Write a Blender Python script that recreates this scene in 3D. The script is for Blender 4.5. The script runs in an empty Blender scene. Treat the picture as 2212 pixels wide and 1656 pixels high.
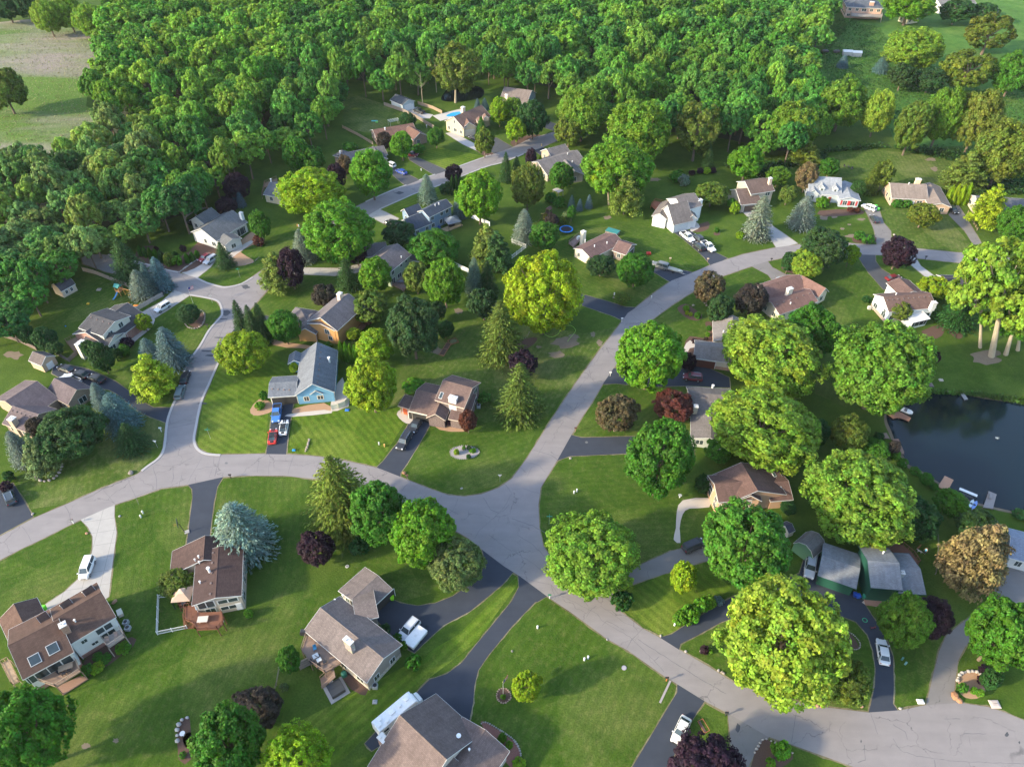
import bpy, bmesh, math, random
import numpy as np
from mathutils import Vector, Matrix
from mathutils.geometry import tessellate_polygon
random.seed(7); RNG = np.random.default_rng(7)
scene = bpy.context.scene
C = scene.collection
R_ = math.radians
# ---------------------------------------------------------------- camera
TH, F, CH = R_(42.0), 1570.0, 119.0          # pitch below horizon, focal length (px of a 2212 wide frame), height
W_, H_ = 2212.0, 1656.0
cam_d = bpy.data.cameras.new('camera'); cam = bpy.data.objects.new('camera', cam_d); C.objects.link(cam)
cam.location = (0, 0, CH); cam.rotation_euler = (math.pi/2 - TH, 0, 0)
cam_d.sensor_width = 36; cam_d.lens = 36*F/W_; cam_d.clip_end = 5000; cam_d.clip_start = 1
scene.camera = cam
scene.render.resolution_x = 1024; scene.render.resolution_y = 766
ST, CT = math.sin(TH), math.cos(TH)
def P(u, v, z=0.0):
    """world point at height z seen at survey coordinate (u,v)"""
    a = (u-W_/2)/F; b = (v-H_/2)/F
    d = (a, CT-b*ST, -ST-b*CT)
    t = (z-CH)/d[2]
    return Vector((d[0]*t, d[1]*t, z))
def proj(p):
    y, z = p[1], p[2]-CH
    depth = y*CT - z*ST; down = -(y*ST + z*CT)
    return (W_/2 + F*p[0]/depth, H_/2 + F*down/depth, depth)
# ---------------------------------------------------------------- tagging
def tag(o, label=None, cat=None, group=None, kind=None):
    if label: o['label'] = label
    if cat: o['category'] = cat
    if group: o['group'] = group
    if kind: o['kind'] = kind
    return o
def empty(name, loc, rz=0.0, label=None, cat=None, group=None):
    o = bpy.data.objects.new(name, None); C.objects.link(o)
    o.location = loc; o.rotation_euler = (0, 0, rz); o.empty_display_size = .3
    return tag(o, label, cat, group)
def copy_tree(o, parent=None):
    c = o.copy(); C.objects.link(c); c.parent = parent
    for ch in list(o.children): copy_tree(ch, c)
    return c
def remove_tree(o):
    for ch in list(o.children): remove_tree(ch)
    bpy.data.objects.remove(o)
# ---------------------------------------------------------------- mesh builder
class MB:
    def __init__(s): s.v = []; s.f = []; s.m = []
    def face(s, pts, m=0):
        b = len(s.v); s.v += [tuple(p) for p in pts]; s.f.append(tuple(range(b, b+len(pts)))); s.m.append(m); return s
    def poly(s, vs, fs, m=0):
        b = len(s.v); s.v += [tuple(p) for p in vs]
        for f in fs: s.f.append(tuple(b+i for i in f)); s.m.append(m)
        return s
    def box(s, x0, x1, y0, y1, z0, z1, m=0, rz=0, c=None):
        vs = [(x, y, z) for z in (z0, z1) for y in (y0, y1) for x in (x0, x1)]
        if rz:
            cx, cy = c or ((x0+x1)/2, (y0+y1)/2); ca, sa = math.cos(rz), math.sin(rz)
            vs = [(cx+(x-cx)*ca-(y-cy)*sa, cy+(x-cx)*sa+(y-cy)*ca, z) for x, y, z in vs]
        return s.poly(vs, [(0,2,3,1),(4,5,7,6),(0,1,5,4),(2,6,7,3),(0,4,6,2),(1,3,7,5)], m)
    def tube(s, a, b, r0, r1=None, n=8, m=0, caps=True):
        a = Vector(a); b = Vector(b); r1 = r0 if r1 is None else r1
        d = (b-a).normalized(); x = d.orthogonal().normalized(); y = d.cross(x)
        vs = []
        for p, r in ((a, r0), (b, r1)):
            for i in range(n):
                t = 2*math.pi*i/n; vs.append(p + x*(r*math.cos(t)) + y*(r*math.sin(t)))
        fs = [(i, (i+1) % n, n+(i+1) % n, n+i) for i in range(n)]
        if caps: fs += [tuple(range(n-1, -1, -1)), tuple(range(n, 2*n))]
        return s.poly(vs, fs, m)
    def loft(s, rings, m=0, close=True, cap=True):
        n = len(rings[0]); vs = [p for r in rings for p in r]; fs = []
        for k in range(len(rings)-1):
            for i in range(n if close else n-1):
                j = (i+1) % n; fs.append((k*n+i, k*n+j, (k+1)*n+j, (k+1)*n+i))
        if cap and close: fs += [tuple(range(n-1, -1, -1)), tuple(range((len(rings)-1)*n, len(rings)*n))]
        return s.poly(vs, fs, m)
    def prism(s, pts, z0, z1, m=0):
        n = len(pts)
        ar = sum(pts[i][0]*pts[(i+1)%n][1]-pts[(i+1)%n][0]*pts[i][1] for i in range(n))
        if ar < 0: pts = list(reversed(pts))
        vs = [(p[0], p[1], z0) for p in pts]+[(p[0], p[1], z1) for p in pts]
        tri = tessellate_polygon([[Vector((p[0], p[1], 0)) for p in pts]])
        def up(t):
            a, b, c = (pts[i] for i in t); cr = (b[0]-a[0])*(c[1]-a[1])-(b[1]-a[1])*(c[0]-a[0])
            return t if cr > 0 else (t[0], t[2], t[1])
        fs = [tuple(n+i for i in up(t)) for t in tri]
        if z1 > z0: fs += [(i, (i+1) % n, n+(i+1) % n, n+i) for i in range(n)]
        return s.poly(vs, fs, m)
    def ball(s, c, rx, ry, rz, m=0, n=8, k=6):
        rings = []
        for i in range(k+1):
            t = math.pi*(i+.02*(i == 0)-.02*(i == k))/k
            rings.append([(c[0]+rx*math.sin(t)*math.cos(2*math.pi*j/n), c[1]+ry*math.sin(t)*math.sin(2*math.pi*j/n), c[2]-rz*math.cos(t)) for j in range(n)])
        return s.loft(rings, m)
    def build(s, name, mats, parent=None, loc=None, rz=None, smooth=False):
        me = bpy.data.meshes.new(name); me.from_pydata(s.v, [], s.f); me.validate(); 
        if not isinstance(mats, (list, tuple)): mats = [mats]
        for m in mats: me.materials.append(m)
        if len(mats) > 1:
            for p, k in zip(me.polygons, s.m): p.material_index = k
        me.update()
        uv = me.uv_layers.new(name='uv').data
        for p in me.polygons:                                    # metric UVs: u runs level, v runs up the face
            n = p.normal
            ux = Vector((-n.y, n.x, 0)) if abs(n.z) < .995 else Vector((1, 0, 0))
            if ux.length < 1e-6: ux = Vector((1, 0, 0))
            ux.normalize(); vx = n.cross(ux)
            for li in p.loop_indices:
                q = me.vertices[me.loops[li].vertex_index].co
                uv[li].uv = (q.dot(ux), q.dot(vx))
            if smooth: p.use_smooth = True
        o = bpy.data.objects.new(name, me); C.objects.link(o)
        if parent: o.parent = parent
        if loc is not None: o.location = loc
        if rz is not None: o.rotation_euler = (0, 0, rz)
        return o
# ---------------------------------------------------------------- materials
MC = {}
class NT:
    def __init__(s, name):
        s.mat = bpy.data.materials.new(name); s.mat.use_nodes = True; s.t = s.mat.node_tree
        s.bsdf = s.t.nodes['Principled BSDF']; s.out = s.t.nodes['Material Output']
    def n(s, typ, **kw):
        nd = s.t.nodes.new(typ)
        for k, v in kw.items():
            if k in nd.inputs: 
                if hasattr(v, 'is_output') or isinstance(v, bpy.types.NodeSocket): s.t.links.new(v, nd.inputs[k])
                else: nd.inputs[k].default_value = v
            else: setattr(nd, k, v)
        return nd
    def link(s, a, b): s.t.links.new(a, b)
    def coord(s, which='Object'): return s.n('ShaderNodeTexCoord').outputs[which]
    def noise(s, co, scale, detail=3, rough=.6): 
        return s.n('ShaderNodeTexNoise', Vector=co, Scale=scale, Detail=detail, Roughness=rough).outputs['Fac']
    def ramp(s, fac, stops):
        r = s.n('ShaderNodeValToRGB'); s.link(fac, r.inputs[0]); el = r.color_ramp.elements
        while len(el) < len(stops): el.new(.5)
        for e, (p, c) in zip(el, stops): e.position = p; e.color = (c, c, c, 1) if isinstance(c, (int, float)) else (*c[:3], 1)
        return r.outputs[0]
    def mix(s, fac, a, b, mode='MIX'):
        m = s.n('ShaderNodeMix', data_type='RGBA', blend_type=mode)
        for sock, v in ((m.inputs[0], fac), (m.inputs[6], a), (m.inputs[7], b)):
            if isinstance(v, bpy.types.NodeSocket): s.link(v, sock)
            elif isinstance(v, (int, float)): sock.default_value = v if sock.type == 'VALUE' else (v, v, v, 1)
            else: sock.default_value = (*v[:3], 1)
        return m.outputs[2]
    def math(s, op, a, b=0.0, c=0.0):
        m = s.n('ShaderNodeMath', operation=op)
        for i, v in enumerate((a, b, c)):
            if isinstance(v, bpy.types.NodeSocket): s.link(v, m.inputs[i])
            else: m.inputs[i].default_value = v
        return m.outputs[0]
    def mapping(s, co, scale=(1,1,1), rot=(0,0,0)):
        return s.n('ShaderNodeMapping', Vector=co, Scale=scale, Rotation=rot).outputs[0]
    def done(s, col=None, rough=.8, bump=None, bd=.02, bs=.5, metal=0.0, spec=.3):
        b = s.bsdf
        if col is not None:
            if isinstance(col, bpy.types.NodeSocket): s.link(col, b.inputs['Base Color'])
            else: b.inputs['Base Color'].default_value = (*col, 1)
        if isinstance(rough, bpy.types.NodeSocket): s.link(rough, b.inputs['Roughness'])
        else: b.inputs['Roughness'].default_value = rough
        b.inputs['Metallic'].default_value = metal; b.inputs['Specular IOR Level'].default_value = spec
        if bump is not None:
            bn = s.n('ShaderNodeBump', Strength=bs, Distance=bd); s.link(bump, bn.inputs['Height']); s.link(bn.outputs[0], b.inputs['Normal'])
        return s.mat
def sc(c, k): return tuple(min(1, x*k) for x in c)
def cached(fn):
    def w(*a):
        k = (fn.__name__,)+a
        if k not in MC: MC[k] = fn(*a)
        return MC[k]
    return w
@cached
def m_plain(col, rough=.6, metal=0.0, spec=.4):
    t = NT('painted'); n = t.noise(t.coord(), 3.0, 4)
    return t.done(t.mix(n, sc(col, .86), sc(col, 1.12)), rough, metal=metal, spec=spec)
@cached
def m_shingle(col):
    t = NT('shingle'); uv = t.coord('UV')
    br = t.n('ShaderNodeTexBrick', Vector=uv, Scale=1.0, **{'Brick Width': .42, 'Row Height': .2, 'Mortar Size': .018, 'Bias': 0.0})
    br.inputs['Color1'].default_value = (*sc(col, .72), 1); br.inputs['Color2'].default_value = (*sc(col, 1.3), 1); br.inputs['Mortar'].default_value = (*sc(col, .4), 1)
    n = t.noise(uv, .35, 5, .65); n2 = t.noise(uv, 9, 2)
    stain = t.noise(t.mapping(uv, (1.4, .12, 1)), 1.0, 4)
    c = t.mix(.55, br.outputs['Color'], t.mix(n2, sc(col, .65), sc(col, 1.35)))
    c = t.mix(t.ramp(n, [(.3, .75), (.7, 1.2)]), (0,0,0), c, 'MIX') if False else t.mix(1.0, c, t.ramp(n, [(.25, .72), (.75, 1.0)]), 'MULTIPLY')
    c = t.mix(.5, c, t.ramp(stain, [(.3, .6), (.6, 1.0)]), 'MULTIPLY')
    return t.done(c, .9, br.outputs['Fac'], .015, .6, spec=.15)
@cached
def m_siding(col):
    t = NT('siding'); uv = t.coord('UV')
    w = t.n('ShaderNodeTexWave', Vector=uv, Scale=1.25, bands_direction='Y', wave_profile='SAW').outputs['Fac']
    n = t.noise(uv, .8, 4)
    c = t.mix(t.ramp(w, [(.0, 0.0), (.12, 1.0)]), sc(col, .62), t.mix(n, sc(col, .9), sc(col, 1.06)))
    return t.done(c, .6, w, .015, .4)
@cached
def m_brick(col):
    t = NT('brick'); uv = t.coord('UV')
    br = t.n('ShaderNodeTexBrick', Vector=uv, Scale=1.0, **{'Brick Width': .3, 'Row Height': .12, 'Mortar Size': .014})
    br.inputs['Color1'].default_value = (*sc(col, .7), 1); br.inputs['Color2'].default_value = (*sc(col, 1.3), 1); br.inputs['Mortar'].default_value = (.38, .36, .33, 1)
    return t.done(t.mix(.3, br.outputs['Color'], t.mix(t.noise(uv, 1.2, 5), sc(col, .7), sc(col, 1.2))), .85, br.outputs['Fac'], .01, .5)
@cached
def m_stone(col):
    t = NT('fieldstone'); co = t.coord()
    v = t.n('ShaderNodeTexVoronoi', Vector=co, Scale=2.6)
    c = t.mix(.75, v.outputs['Color'], sc(col, 1.0)); d = t.n('ShaderNodeTexVoronoi', Vector=co, Scale=2.6, feature='DISTANCE_TO_EDGE').outputs['Distance']
    c = t.mix(t.ramp(d, [(.02, 0.0), (.07, 1.0)]), (.2, .19, .18), t.mix(.65, c, col))
    return t.done(c, .85, d, .05, .8)
@cached
def m_wood(col):
    t = NT('boards'); co = t.coord('UV')
    w = t.n('ShaderNodeTexWave', Vector=co, Scale=2.2, bands_direction='Y', Distortion=.0).outputs['Fac']
    n = t.noise(t.mapping(co, (.3, 3, 1)), 3, 4)
    c = t.mix(t.ramp(w, [(.03, 0.0), (.1, 1.0)]), sc(col, .4), t.mix(n, sc(col, .7), sc(col, 1.25)))
    return t.done(c, .75, w, .01, .3)
@cached
def m_glass():
    t = NT('window_glass'); n = t.noise(t.coord(), .8, 2)
    return t.done(t.mix(n, (.015, .022, .026), (.06, .085, .09)), .06, spec=.8)
@cached
def m_paint():
    t = NT('car_paint'); oi = t.n('ShaderNodeObjectInfo'); n = t.noise(t.coord(), 2, 3)
    c = t.mix(.12, oi.outputs['Color'], t.mix(n, (.2, .19, .17), oi.outputs['Color']))
    m = t.done(c, .33, spec=.35); t.bsdf.inputs['Coat Weight'].default_value = .3; t.bsdf.inputs['Coat Roughness'].default_value = .08
    return m
@cached
def m_stones(col=(.42, .4, .37)):
    t = NT('boulders'); oi = t.n('ShaderNodeObjectInfo').outputs['Random']; n = t.noise(t.coord(), 2.4, 5, .7)
    c = t.mix(n, sc(col, .5), sc(col, 1.35)); c = t.mix(t.math('MULTIPLY', oi, .4), c, (.36, .26, .2))
    return t.done(c, .9, n, .1, .8)
# leaves: base colour is the object's own colour times a per-clump tint stored on the mesh
def m_foliage(name, trans=.3, rough=.6):
    t = NT(name); oi = t.n('ShaderNodeObjectInfo'); a = t.n('ShaderNodeAttribute', attribute_name='tint')
    c = t.mix(1.0, oi.outputs['Color'], a.outputs['Color'], 'MULTIPLY')
    g = t.n('ShaderNodeNewGeometry').outputs['Random Per Island']
    hs = t.n('ShaderNodeHueSaturation', Color=c, Saturation=1.0)
    t.link(t.math('ADD', t.math('MULTIPLY', g, .03), .485), hs.inputs['Hue']); t.link(t.math('ADD', t.math('MULTIPLY', g, .7), .62), hs.inputs['Value'])
    col = hs.outputs[0]
    t.done(col, rough, spec=.25)
    tr = t.n('ShaderNodeBsdfTranslucent', Color=col); mx = t.n('ShaderNodeMixShader', Fac=trans)
    t.link(t.bsdf.outputs[0], mx.inputs[1]); t.link(tr.outputs[0], mx.inputs[2]); t.link(mx.outputs[0], t.out.inputs['Surface'])
    return t.mat
M_LEAF = m_foliage('leaves', .45); M_NEEDLE = m_foliage('needles', .12, .7)
def m_bark(col=(.16, .12, .09)):
    t = NT('bark'); n = t.noise(t.mapping(t.coord(), (6, 6, .8)), 1.5, 5, .7)
    return t.done(t.mix(n, sc(col, .45), sc(col, 1.3)), .95, n, .05, .8)
M_BARK = m_bark(); M_BARK_PALE = m_bark((.36, .3, .21))
GLASS = m_glass()
WHITE = (.66, .66, .65)
# ---------------------------------------------------------------- world and sun
SUN_AZ = Vector((-.93, -.37, 0)).normalized(); SUN_EL = R_(23)
w = bpy.data.worlds.new('World'); scene.world = w; w.use_nodes = True
nt = w.node_tree; bg = nt.nodes['Background']; sky = nt.nodes.new('ShaderNodeTexSky'); sky.sky_type = 'NISHITA'
sky.sun_disc = False; sky.sun_elevation = SUN_EL; sky.sun_rotation = math.atan2(SUN_AZ.x, SUN_AZ.y); sky.air_density = 1.0; sky.dust_density = 1.2; sky.ozone_density = 1.0
nt.links.new(sky.outputs[0], bg.inputs[0]); bg.inputs[1].default_value = .15
sd = bpy.data.lights.new('sun', 'SUN'); sd.energy = 2.3; sd.angle = R_(3); sd.color = (1.0, .86, .60)
so = bpy.data.objects.new('sun', sd); C.objects.link(so)
tosun = Vector((SUN_AZ.x*math.cos(SUN_EL), SUN_AZ.y*math.cos(SUN_EL), math.sin(SUN_EL)))
so.rotation_euler = tosun.to_track_quat('Z', 'Y').to_euler()
scene.view_settings.view_transform = 'Standard'; scene.view_settings.look = 'None'; scene.view_settings.exposure = 1.95; scene.view_settings.gamma = 1
scene.render.engine = 'CYCLES'
cy = scene.cycles; cy.max_bounces = 5; cy.diffuse_bounces = 3; cy.glossy_bounces = 2; cy.transmission_bounces = 2; cy.transparent_max_bounces = 4

# ================================================================ ground, lawns, roads
def m_lawn(name, a, b, dry, stripe=.5, sw=1.3):
    t = NT(name); co = t.coord('Object'); 
    big = t.noise(co, .045, 4, .6); mid = t.noise(co, .28, 5, .65); fine = t.noise(co, 3.2, 3, .7); hair = t.noise(t.mapping(co, (1, 3, 1)), 9, 2)
    c = t.mix(t.ramp(mid, [(.3, 0.0), (.68, 1.0)]), a, b)
    sp = t.noise(co, .75, 6, .78); c = t.mix(t.math('MULTIPLY', t.ramp(sp, [(.50, 0.0), (.72, 1.0)]), .65), c, dry); c = t.mix(.7, c, t.mix(1.0, c, t.ramp(t.noise(co, .09, 4, .6), [(.3, .72), (.7, 1.2)]), 'MULTIPLY'))
    c = t.mix(t.math('MULTIPLY', t.ramp(big, [(.5, 0.0), (.78, 1.0)]), t.ramp(fine, [(.3, .3), (.7, 1.0)])), c, dry)
    if stripe:
        dn = t.n('ShaderNodeVectorMath', operation='ADD', ); t.link(co, dn.inputs[0])
        nz = t.n('ShaderNodeTexNoise', Vector=co, Scale=.12).outputs['Color']; sm = t.n('ShaderNodeVectorMath', operation='SCALE'); t.link(nz, sm.inputs[0]); sm.inputs['Scale'].default_value = .9; t.link(sm.outputs[0], dn.inputs[1])
        w1 = t.n('ShaderNodeTexWave', Vector=dn.outputs[0], Scale=.31/sw, bands_direction='Y', wave_profile='SIN', Distortion=.6, Detail=2.0).outputs['Fac']
        c = t.mix(stripe, c, t.mix(1.0, c, t.ramp(w1, [(.25, .86), (.75, 1.14)]), 'MULTIPLY'))
    c = t.mix(.65, c, t.mix(1.0, c, t.ramp(fine, [(.25, .6), (.75, 1.45)]), 'MULTIPLY'))
    c = t.mix(.5, c, t.mix(1.0, c, t.ramp(hair, [(.3, .65), (.7, 1.35)]), 'MULTIPLY'))
    return t.done(c, .95, fine, .12, .8, spec=.08)
GA, GB, GD = (.034, .074, .009), (.061, .106, .013), (.14, .14, .045)
M_GROUND = m_lawn('ground_grass', GA, GB, (.09, .12, .025), 0)
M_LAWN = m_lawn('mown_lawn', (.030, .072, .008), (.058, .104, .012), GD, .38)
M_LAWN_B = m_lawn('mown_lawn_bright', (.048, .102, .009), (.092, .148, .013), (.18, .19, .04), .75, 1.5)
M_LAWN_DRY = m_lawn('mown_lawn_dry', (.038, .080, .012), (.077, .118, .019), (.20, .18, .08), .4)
M_MEADOW = m_lawn('meadow_grass', (.045, .12, .022), (.075, .165, .028), (.15, .19, .05), 0)
def sheet(name, pts, z, mat, label=None, kind='structure', smooth=0, rot=0.0, thick=0.0, px=True):
    if smooth: pts = catmull(pts, smooth)
    w = [P(u, v, 0) for u, v in pts] if px else [Vector((*p, 0)) for p in pts]
    c = sum(w, Vector())/len(w); ca, sa = math.cos(-rot), math.sin(-rot)
    loc = [((p.x-c.x)*ca-(p.y-c.y)*sa, (p.x-c.x)*sa+(p.y-c.y)*ca) for p in w]
    mb = MB().prism(loc, 0, 0) if not thick else MB().prism(loc, -thick, 0)
    o = mb.build(name, mat, None, (c.x, c.y, z), rot)
    if kind: o['kind'] = kind
    return o
def catmull(pts, k=3, closed=True):
    n = len(pts); out = []
    for i in range(n if closed else n-1):
        g = lambda j: pts[j % n] if closed else pts[max(0, min(n-1, j))]
        p0, p1, p2, p3 = g(i-1), g(i), g(i+1), g(i+2)
        for s in range(k):
            t = s/k
            out.append(tuple(.5*((2*p1[a]) + (-p0[a]+p2[a])*t + (2*p0[a]-5*p1[a]+4*p2[a]-p3[a])*t*t + (-p0[a]+3*p1[a]-3*p2[a]+p3[a])*t**3) for a in (0, 1)))
    if not closed: out.append(pts[-1])
    return out
g = MB().prism([(-900, -250), (900, -250), (900, 1200), (-900, 1200)], -.5, 0).build('ground', M_GROUND); g['kind'] = 'structure'
# marsh of reeds and sedge
def m_marsh():
    t = NT('marsh_reeds'); co = t.coord('Object'); st = t.mapping(co, (.45, 1.5, 1), (0, 0, .16))
    a = t.noise(st, .013, 6, .6); b = t.noise(st, .05, 6, .7); f = t.noise(co, 1.5, 4, .75)
    c = t.mix(t.ramp(a, [(.40, 0.0), (.54, 1.0)]), t.mix(b, (.19, .17, .15), (.34, .28, .23)), t.mix(b, (.05, .12, .025), (.15, .22, .045)))
    c = t.mix(.8, c, t.mix(1.0, c, t.ramp(f, [(.25, .5), (.75, 1.6)]), 'MULTIPLY'))
    return t.done(c, 1.0, f, .5, 1.0, spec=.05)
sheet('marsh', [(-260,20),(0,48),(60,42),(100,45),(130,58),(232,72),(235,112),(218,130),(205,170),(190,190),(186,230),(228,245),(240,265),(240,300),(140,330),(60,350),(-200,370),(-420,330)], .008, m_marsh())
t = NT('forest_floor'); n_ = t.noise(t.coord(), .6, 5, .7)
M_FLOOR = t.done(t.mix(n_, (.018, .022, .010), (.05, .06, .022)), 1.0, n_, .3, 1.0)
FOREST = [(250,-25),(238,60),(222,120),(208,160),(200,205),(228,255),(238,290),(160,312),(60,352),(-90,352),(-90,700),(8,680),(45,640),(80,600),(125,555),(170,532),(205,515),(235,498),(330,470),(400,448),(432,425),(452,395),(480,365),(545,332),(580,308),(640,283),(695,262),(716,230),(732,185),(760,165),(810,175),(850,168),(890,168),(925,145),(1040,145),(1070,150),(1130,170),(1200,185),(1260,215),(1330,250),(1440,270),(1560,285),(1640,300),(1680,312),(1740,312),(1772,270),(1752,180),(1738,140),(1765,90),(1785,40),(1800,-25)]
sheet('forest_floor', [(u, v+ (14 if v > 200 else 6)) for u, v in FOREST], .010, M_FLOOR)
sheet('meadow', [(1800,-30),(1830,60),(1790,110),(1755,150),(1800,190),(1900,230),(1930,300),(2000,320),(2300,300),(2300,-30),(1980,-30)], .006, M_MEADOW)
# mown lawns, each turned so that its mowing stripes run as in the yard
def lawn(pts, d0, d1, mat, z=.004):
    a, b = P(*d0), P(*d1); return sheet('lawn', pts, z, mat, rot=math.atan2(b.y-a.y, b.x-a.x))
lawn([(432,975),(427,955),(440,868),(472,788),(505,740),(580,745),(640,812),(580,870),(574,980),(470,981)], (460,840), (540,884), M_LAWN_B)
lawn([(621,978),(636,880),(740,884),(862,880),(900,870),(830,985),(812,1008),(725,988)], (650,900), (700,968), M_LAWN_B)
lawn([(880,1035),(930,905),(1050,915),(1172,905),(1100,1040),(1003,1071),(928,1054)], (950,1000), (1050,960), M_LAWN)
lawn([(845,875),(870,780),(1000,690),(1080,690),(1260,720),(1335,705),(1180,905),(1050,912),(900,870)], (860,860), (960,740), M_LAWN_DRY)
lawn([(-60,1240),(0,1212),(172,1125),(200,1160),(190,1240),(98,1300),(-60,1330)], (0,1290), (150,1240), M_LAWN)
lawn([(252,1160),(250,1090),(405,1048),(415,1075),(403,1170),(365,1200),(345,1300),(240,1300)], (330,1250), (345,1080), M_LAWN)
lawn([(240,1310),(345,1300),(420,1380),(540,1320),(640,1250),(700,1290),(655,1370),(620,1500),(560,1760),(-100,1800),(-80,1500),(150,1520),(290,1400)], (300,1600), (420,1400), M_LAWN)
lawn([(462,1155),(470,1060),(483,1030),(660,1034),(730,1200),(640,1250),(540,1230)], (560,1050), (540,1220), M_LAWN)
lawn([(790,1200),(1000,1200),(1040,1240),(1015,1260),(860,1300),(815,1290),(760,1240)], (820,1210), (990,1260), M_LAWN)
lawn([(1181,1290),(1463,1480),(1372,1655),(1330,1760),(1060,1760),(1020,1530),(1052,1440),(1160,1305)], (1200,1600), (1290,1420), M_LAWN)
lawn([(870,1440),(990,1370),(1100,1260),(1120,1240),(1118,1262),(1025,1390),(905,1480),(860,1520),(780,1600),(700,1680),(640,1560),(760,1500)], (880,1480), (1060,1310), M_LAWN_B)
lawn([(1168,1060),(1206,992),(1366,985),(1500,1000),(1525,1080),(1470,1180),(1366,1226),(1230,1240),(1172,1175)], (1200,1060), (1400,1050), M_LAWN)
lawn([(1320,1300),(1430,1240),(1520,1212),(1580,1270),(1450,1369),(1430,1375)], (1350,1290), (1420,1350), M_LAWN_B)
lawn([(1238,935),(1303,830),(1490,838),(1490,942),(1260,945)], (1300,930), (1400,850), M_LAWN)
lawn([(1360,690),(1418,690),(1506,625),(1618,577),(1690,625),(1690,700),(1500,750),(1400,760)], (1430,700), (1560,640), M_LAWN)
lawn([(1100,560),(1215,500),(1400,480),(1540,545),(1560,560),(1490,590),(1371,663),(1256,634)], (1230,600), (1340,650), M_LAWN)
lawn([(1780,600),(1852,558),(1905,622),(1868,680),(1905,705),(1830,880),(1760,850)], (1880,640), (1810,820), M_LAWN)
lawn([(1910,500),(1905,445),(2040,465),(2100,530),(2100,548),(1926,528)], (1990,540), (1960,450), M_LAWN_DRY)
lawn([(1780,340),(1880,322),(2090,345),(2090,400),(1940,420),(1800,385)], (1900,390), (1870,330), M_LAWN_DRY)
lawn([(25,705),(75,655),(120,640),(205,595),(320,640),(300,672),(180,690),(60,725)], (40,720), (150,660), M_LAWN)
lawn([(325,702),(412,642),(474,672),(446,712),(400,790),(365,880),(330,880),(240,810),(240,770)], (320,840), (420,700), M_LAWN)
lawn([(62,1100),(140,1088),(296,1022),(350,965),(360,915),(300,890),(220,870),(90,960),(38,1040)], (250,1020), (265,900), M_LAWN_DRY)
lawn([(1942,1532),(1930,1480),(1928,1400),(2000,1380),(2040,1372),(2012,1460),(1999,1520)], (1960,1520), (1985,1400), M_LAWN)
lawn([(1480,1400),(1560,1345),(1700,1300),(1820,1330),(1888,1410),(1878,1538),(1759,1522),(1600,1478)], (1500,1400), (1700,1400), M_LAWN)
lawn([(560,600),(720,598),(760,640),(690,690),(590,680),(545,660)], (600,670), (700,610), M_LAWN)
lawn([(915,400),(1050,362),(1060,380),(1000,440),(900,440),(860,470),(822,452)], (850,440), (1010,380), M_LAWN_B)
lawn([(560,470),(650,480),(690,500),(600,560),(520,612),(440,598),(500,560)], (500,600), (600,500), M_LAWN)
lawn([(735,195),(830,225),(905,262),(935,290),(870,300),(745,278)], (760,220), (850,280), M_LAWN_DRY)
lawn([(895,330),(940,318),(1060,340),(965,368)], (920,330), (1000,350), M_LAWN_B)
# bare and worn patches
t = NT('bare_soil'); co_ = t.coord(); n_ = t.noise(co_, .9, 5, .75)
M_SOIL = t.done(t.mix(n_, (.11, .085, .06), (.23, .18, .13)), 1.0, n_, .1, .8)
def blob(u, v, ru, rv, n=14, j=.25, seed=0):
    r = random.Random(seed or int(u*7+v)); return [(u+ru*(1+r.uniform(-j, j))*math.cos(2*math.pi*i/n), v+rv*(1+r.uniform(-j, j))*math.sin(2*math.pi*i/n)) for i in range(n)]
for k, (u, v, ru, rv) in enumerate([(1222,740,28,11),(1203,766,16,8),(1240,727,14,5),(1281,722,5,5),(1295,740,6,6),(1163,749,6,3),(1780,470,10,5),(1802,468,6,4),(1860,474,8,3),(1820,494,5,2.5),(1840,510,14,4),(1835,485,4,2),(30,766,18,9),(1312,470,8,4),(1415,388,12,4),(990,672,9,6),(945,757,12,7),(2010,345,12,3),(2018,365,8,5),(820,1030,5,3),(1540,660,4,3),(150,1375+150,5,5),(2130,770,30,14),(250,1598,6,5),(185,1610,9,6)]):
    sheet('bare_patch', blob(u, v, ru, rv, 16, .35), .0085 if k < 18 else .0075, M_SOIL, smooth=2)
# roads
def m_road(name, a, b, crack=.55):
    t = NT(name); co = t.coord('Object'); f = t.noise(co, 16, 3, .8); m = t.noise(co, .35, 4, .6); l = t.noise(t.mapping(co, (.15, .9, 1), (0, 0, .5)), .6, 4)
    c = t.mix(m, a, b); c = t.mix(.35, c, t.mix(1.0, c, t.ramp(f, [(.3, .6), (.7, 1.4)]), 'MULTIPLY')); c = t.mix(.3, c, t.mix(1.0, c, t.ramp(l, [(.3, .75), (.7, 1.2)]), 'MULTIPLY'))
    if crack:
        dv = t.n('ShaderNodeTexNoise', Vector=co, Scale=.5, Detail=4.0).outputs['Color']; ad = t.n('ShaderNodeVectorMath', operation='MULTIPLY_ADD'); t.link(dv, ad.inputs[0]); ad.inputs[1].default_value = (3.2, 3.2, 0); t.link(co, ad.inputs[2])
        vo = t.n('ShaderNodeTexVoronoi', Vector=ad.outputs[0], Scale=.115, feature='DISTANCE_TO_EDGE').outputs['Distance']
        msk = t.ramp(t.noise(co, .12, 3), [(.42, 0.0), (.55, 1.0)])
        ck = t.math('MULTIPLY', t.ramp(vo, [(.002, 1.0), (.0075, 0.0)]), msk); c = t.mix(t.math('MULTIPLY', ck, crack), c, (.035, .035, .04))
    return t.done(c, .85, f, .02, .5, spec=.25)
M_ROAD = m_road('road_asphalt', (.19, .172, .172), (.25, .228, .222))
M_DRIVE = m_road('fresh_asphalt', (.028, .035, .050), (.045, .052, .068), 0)
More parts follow.
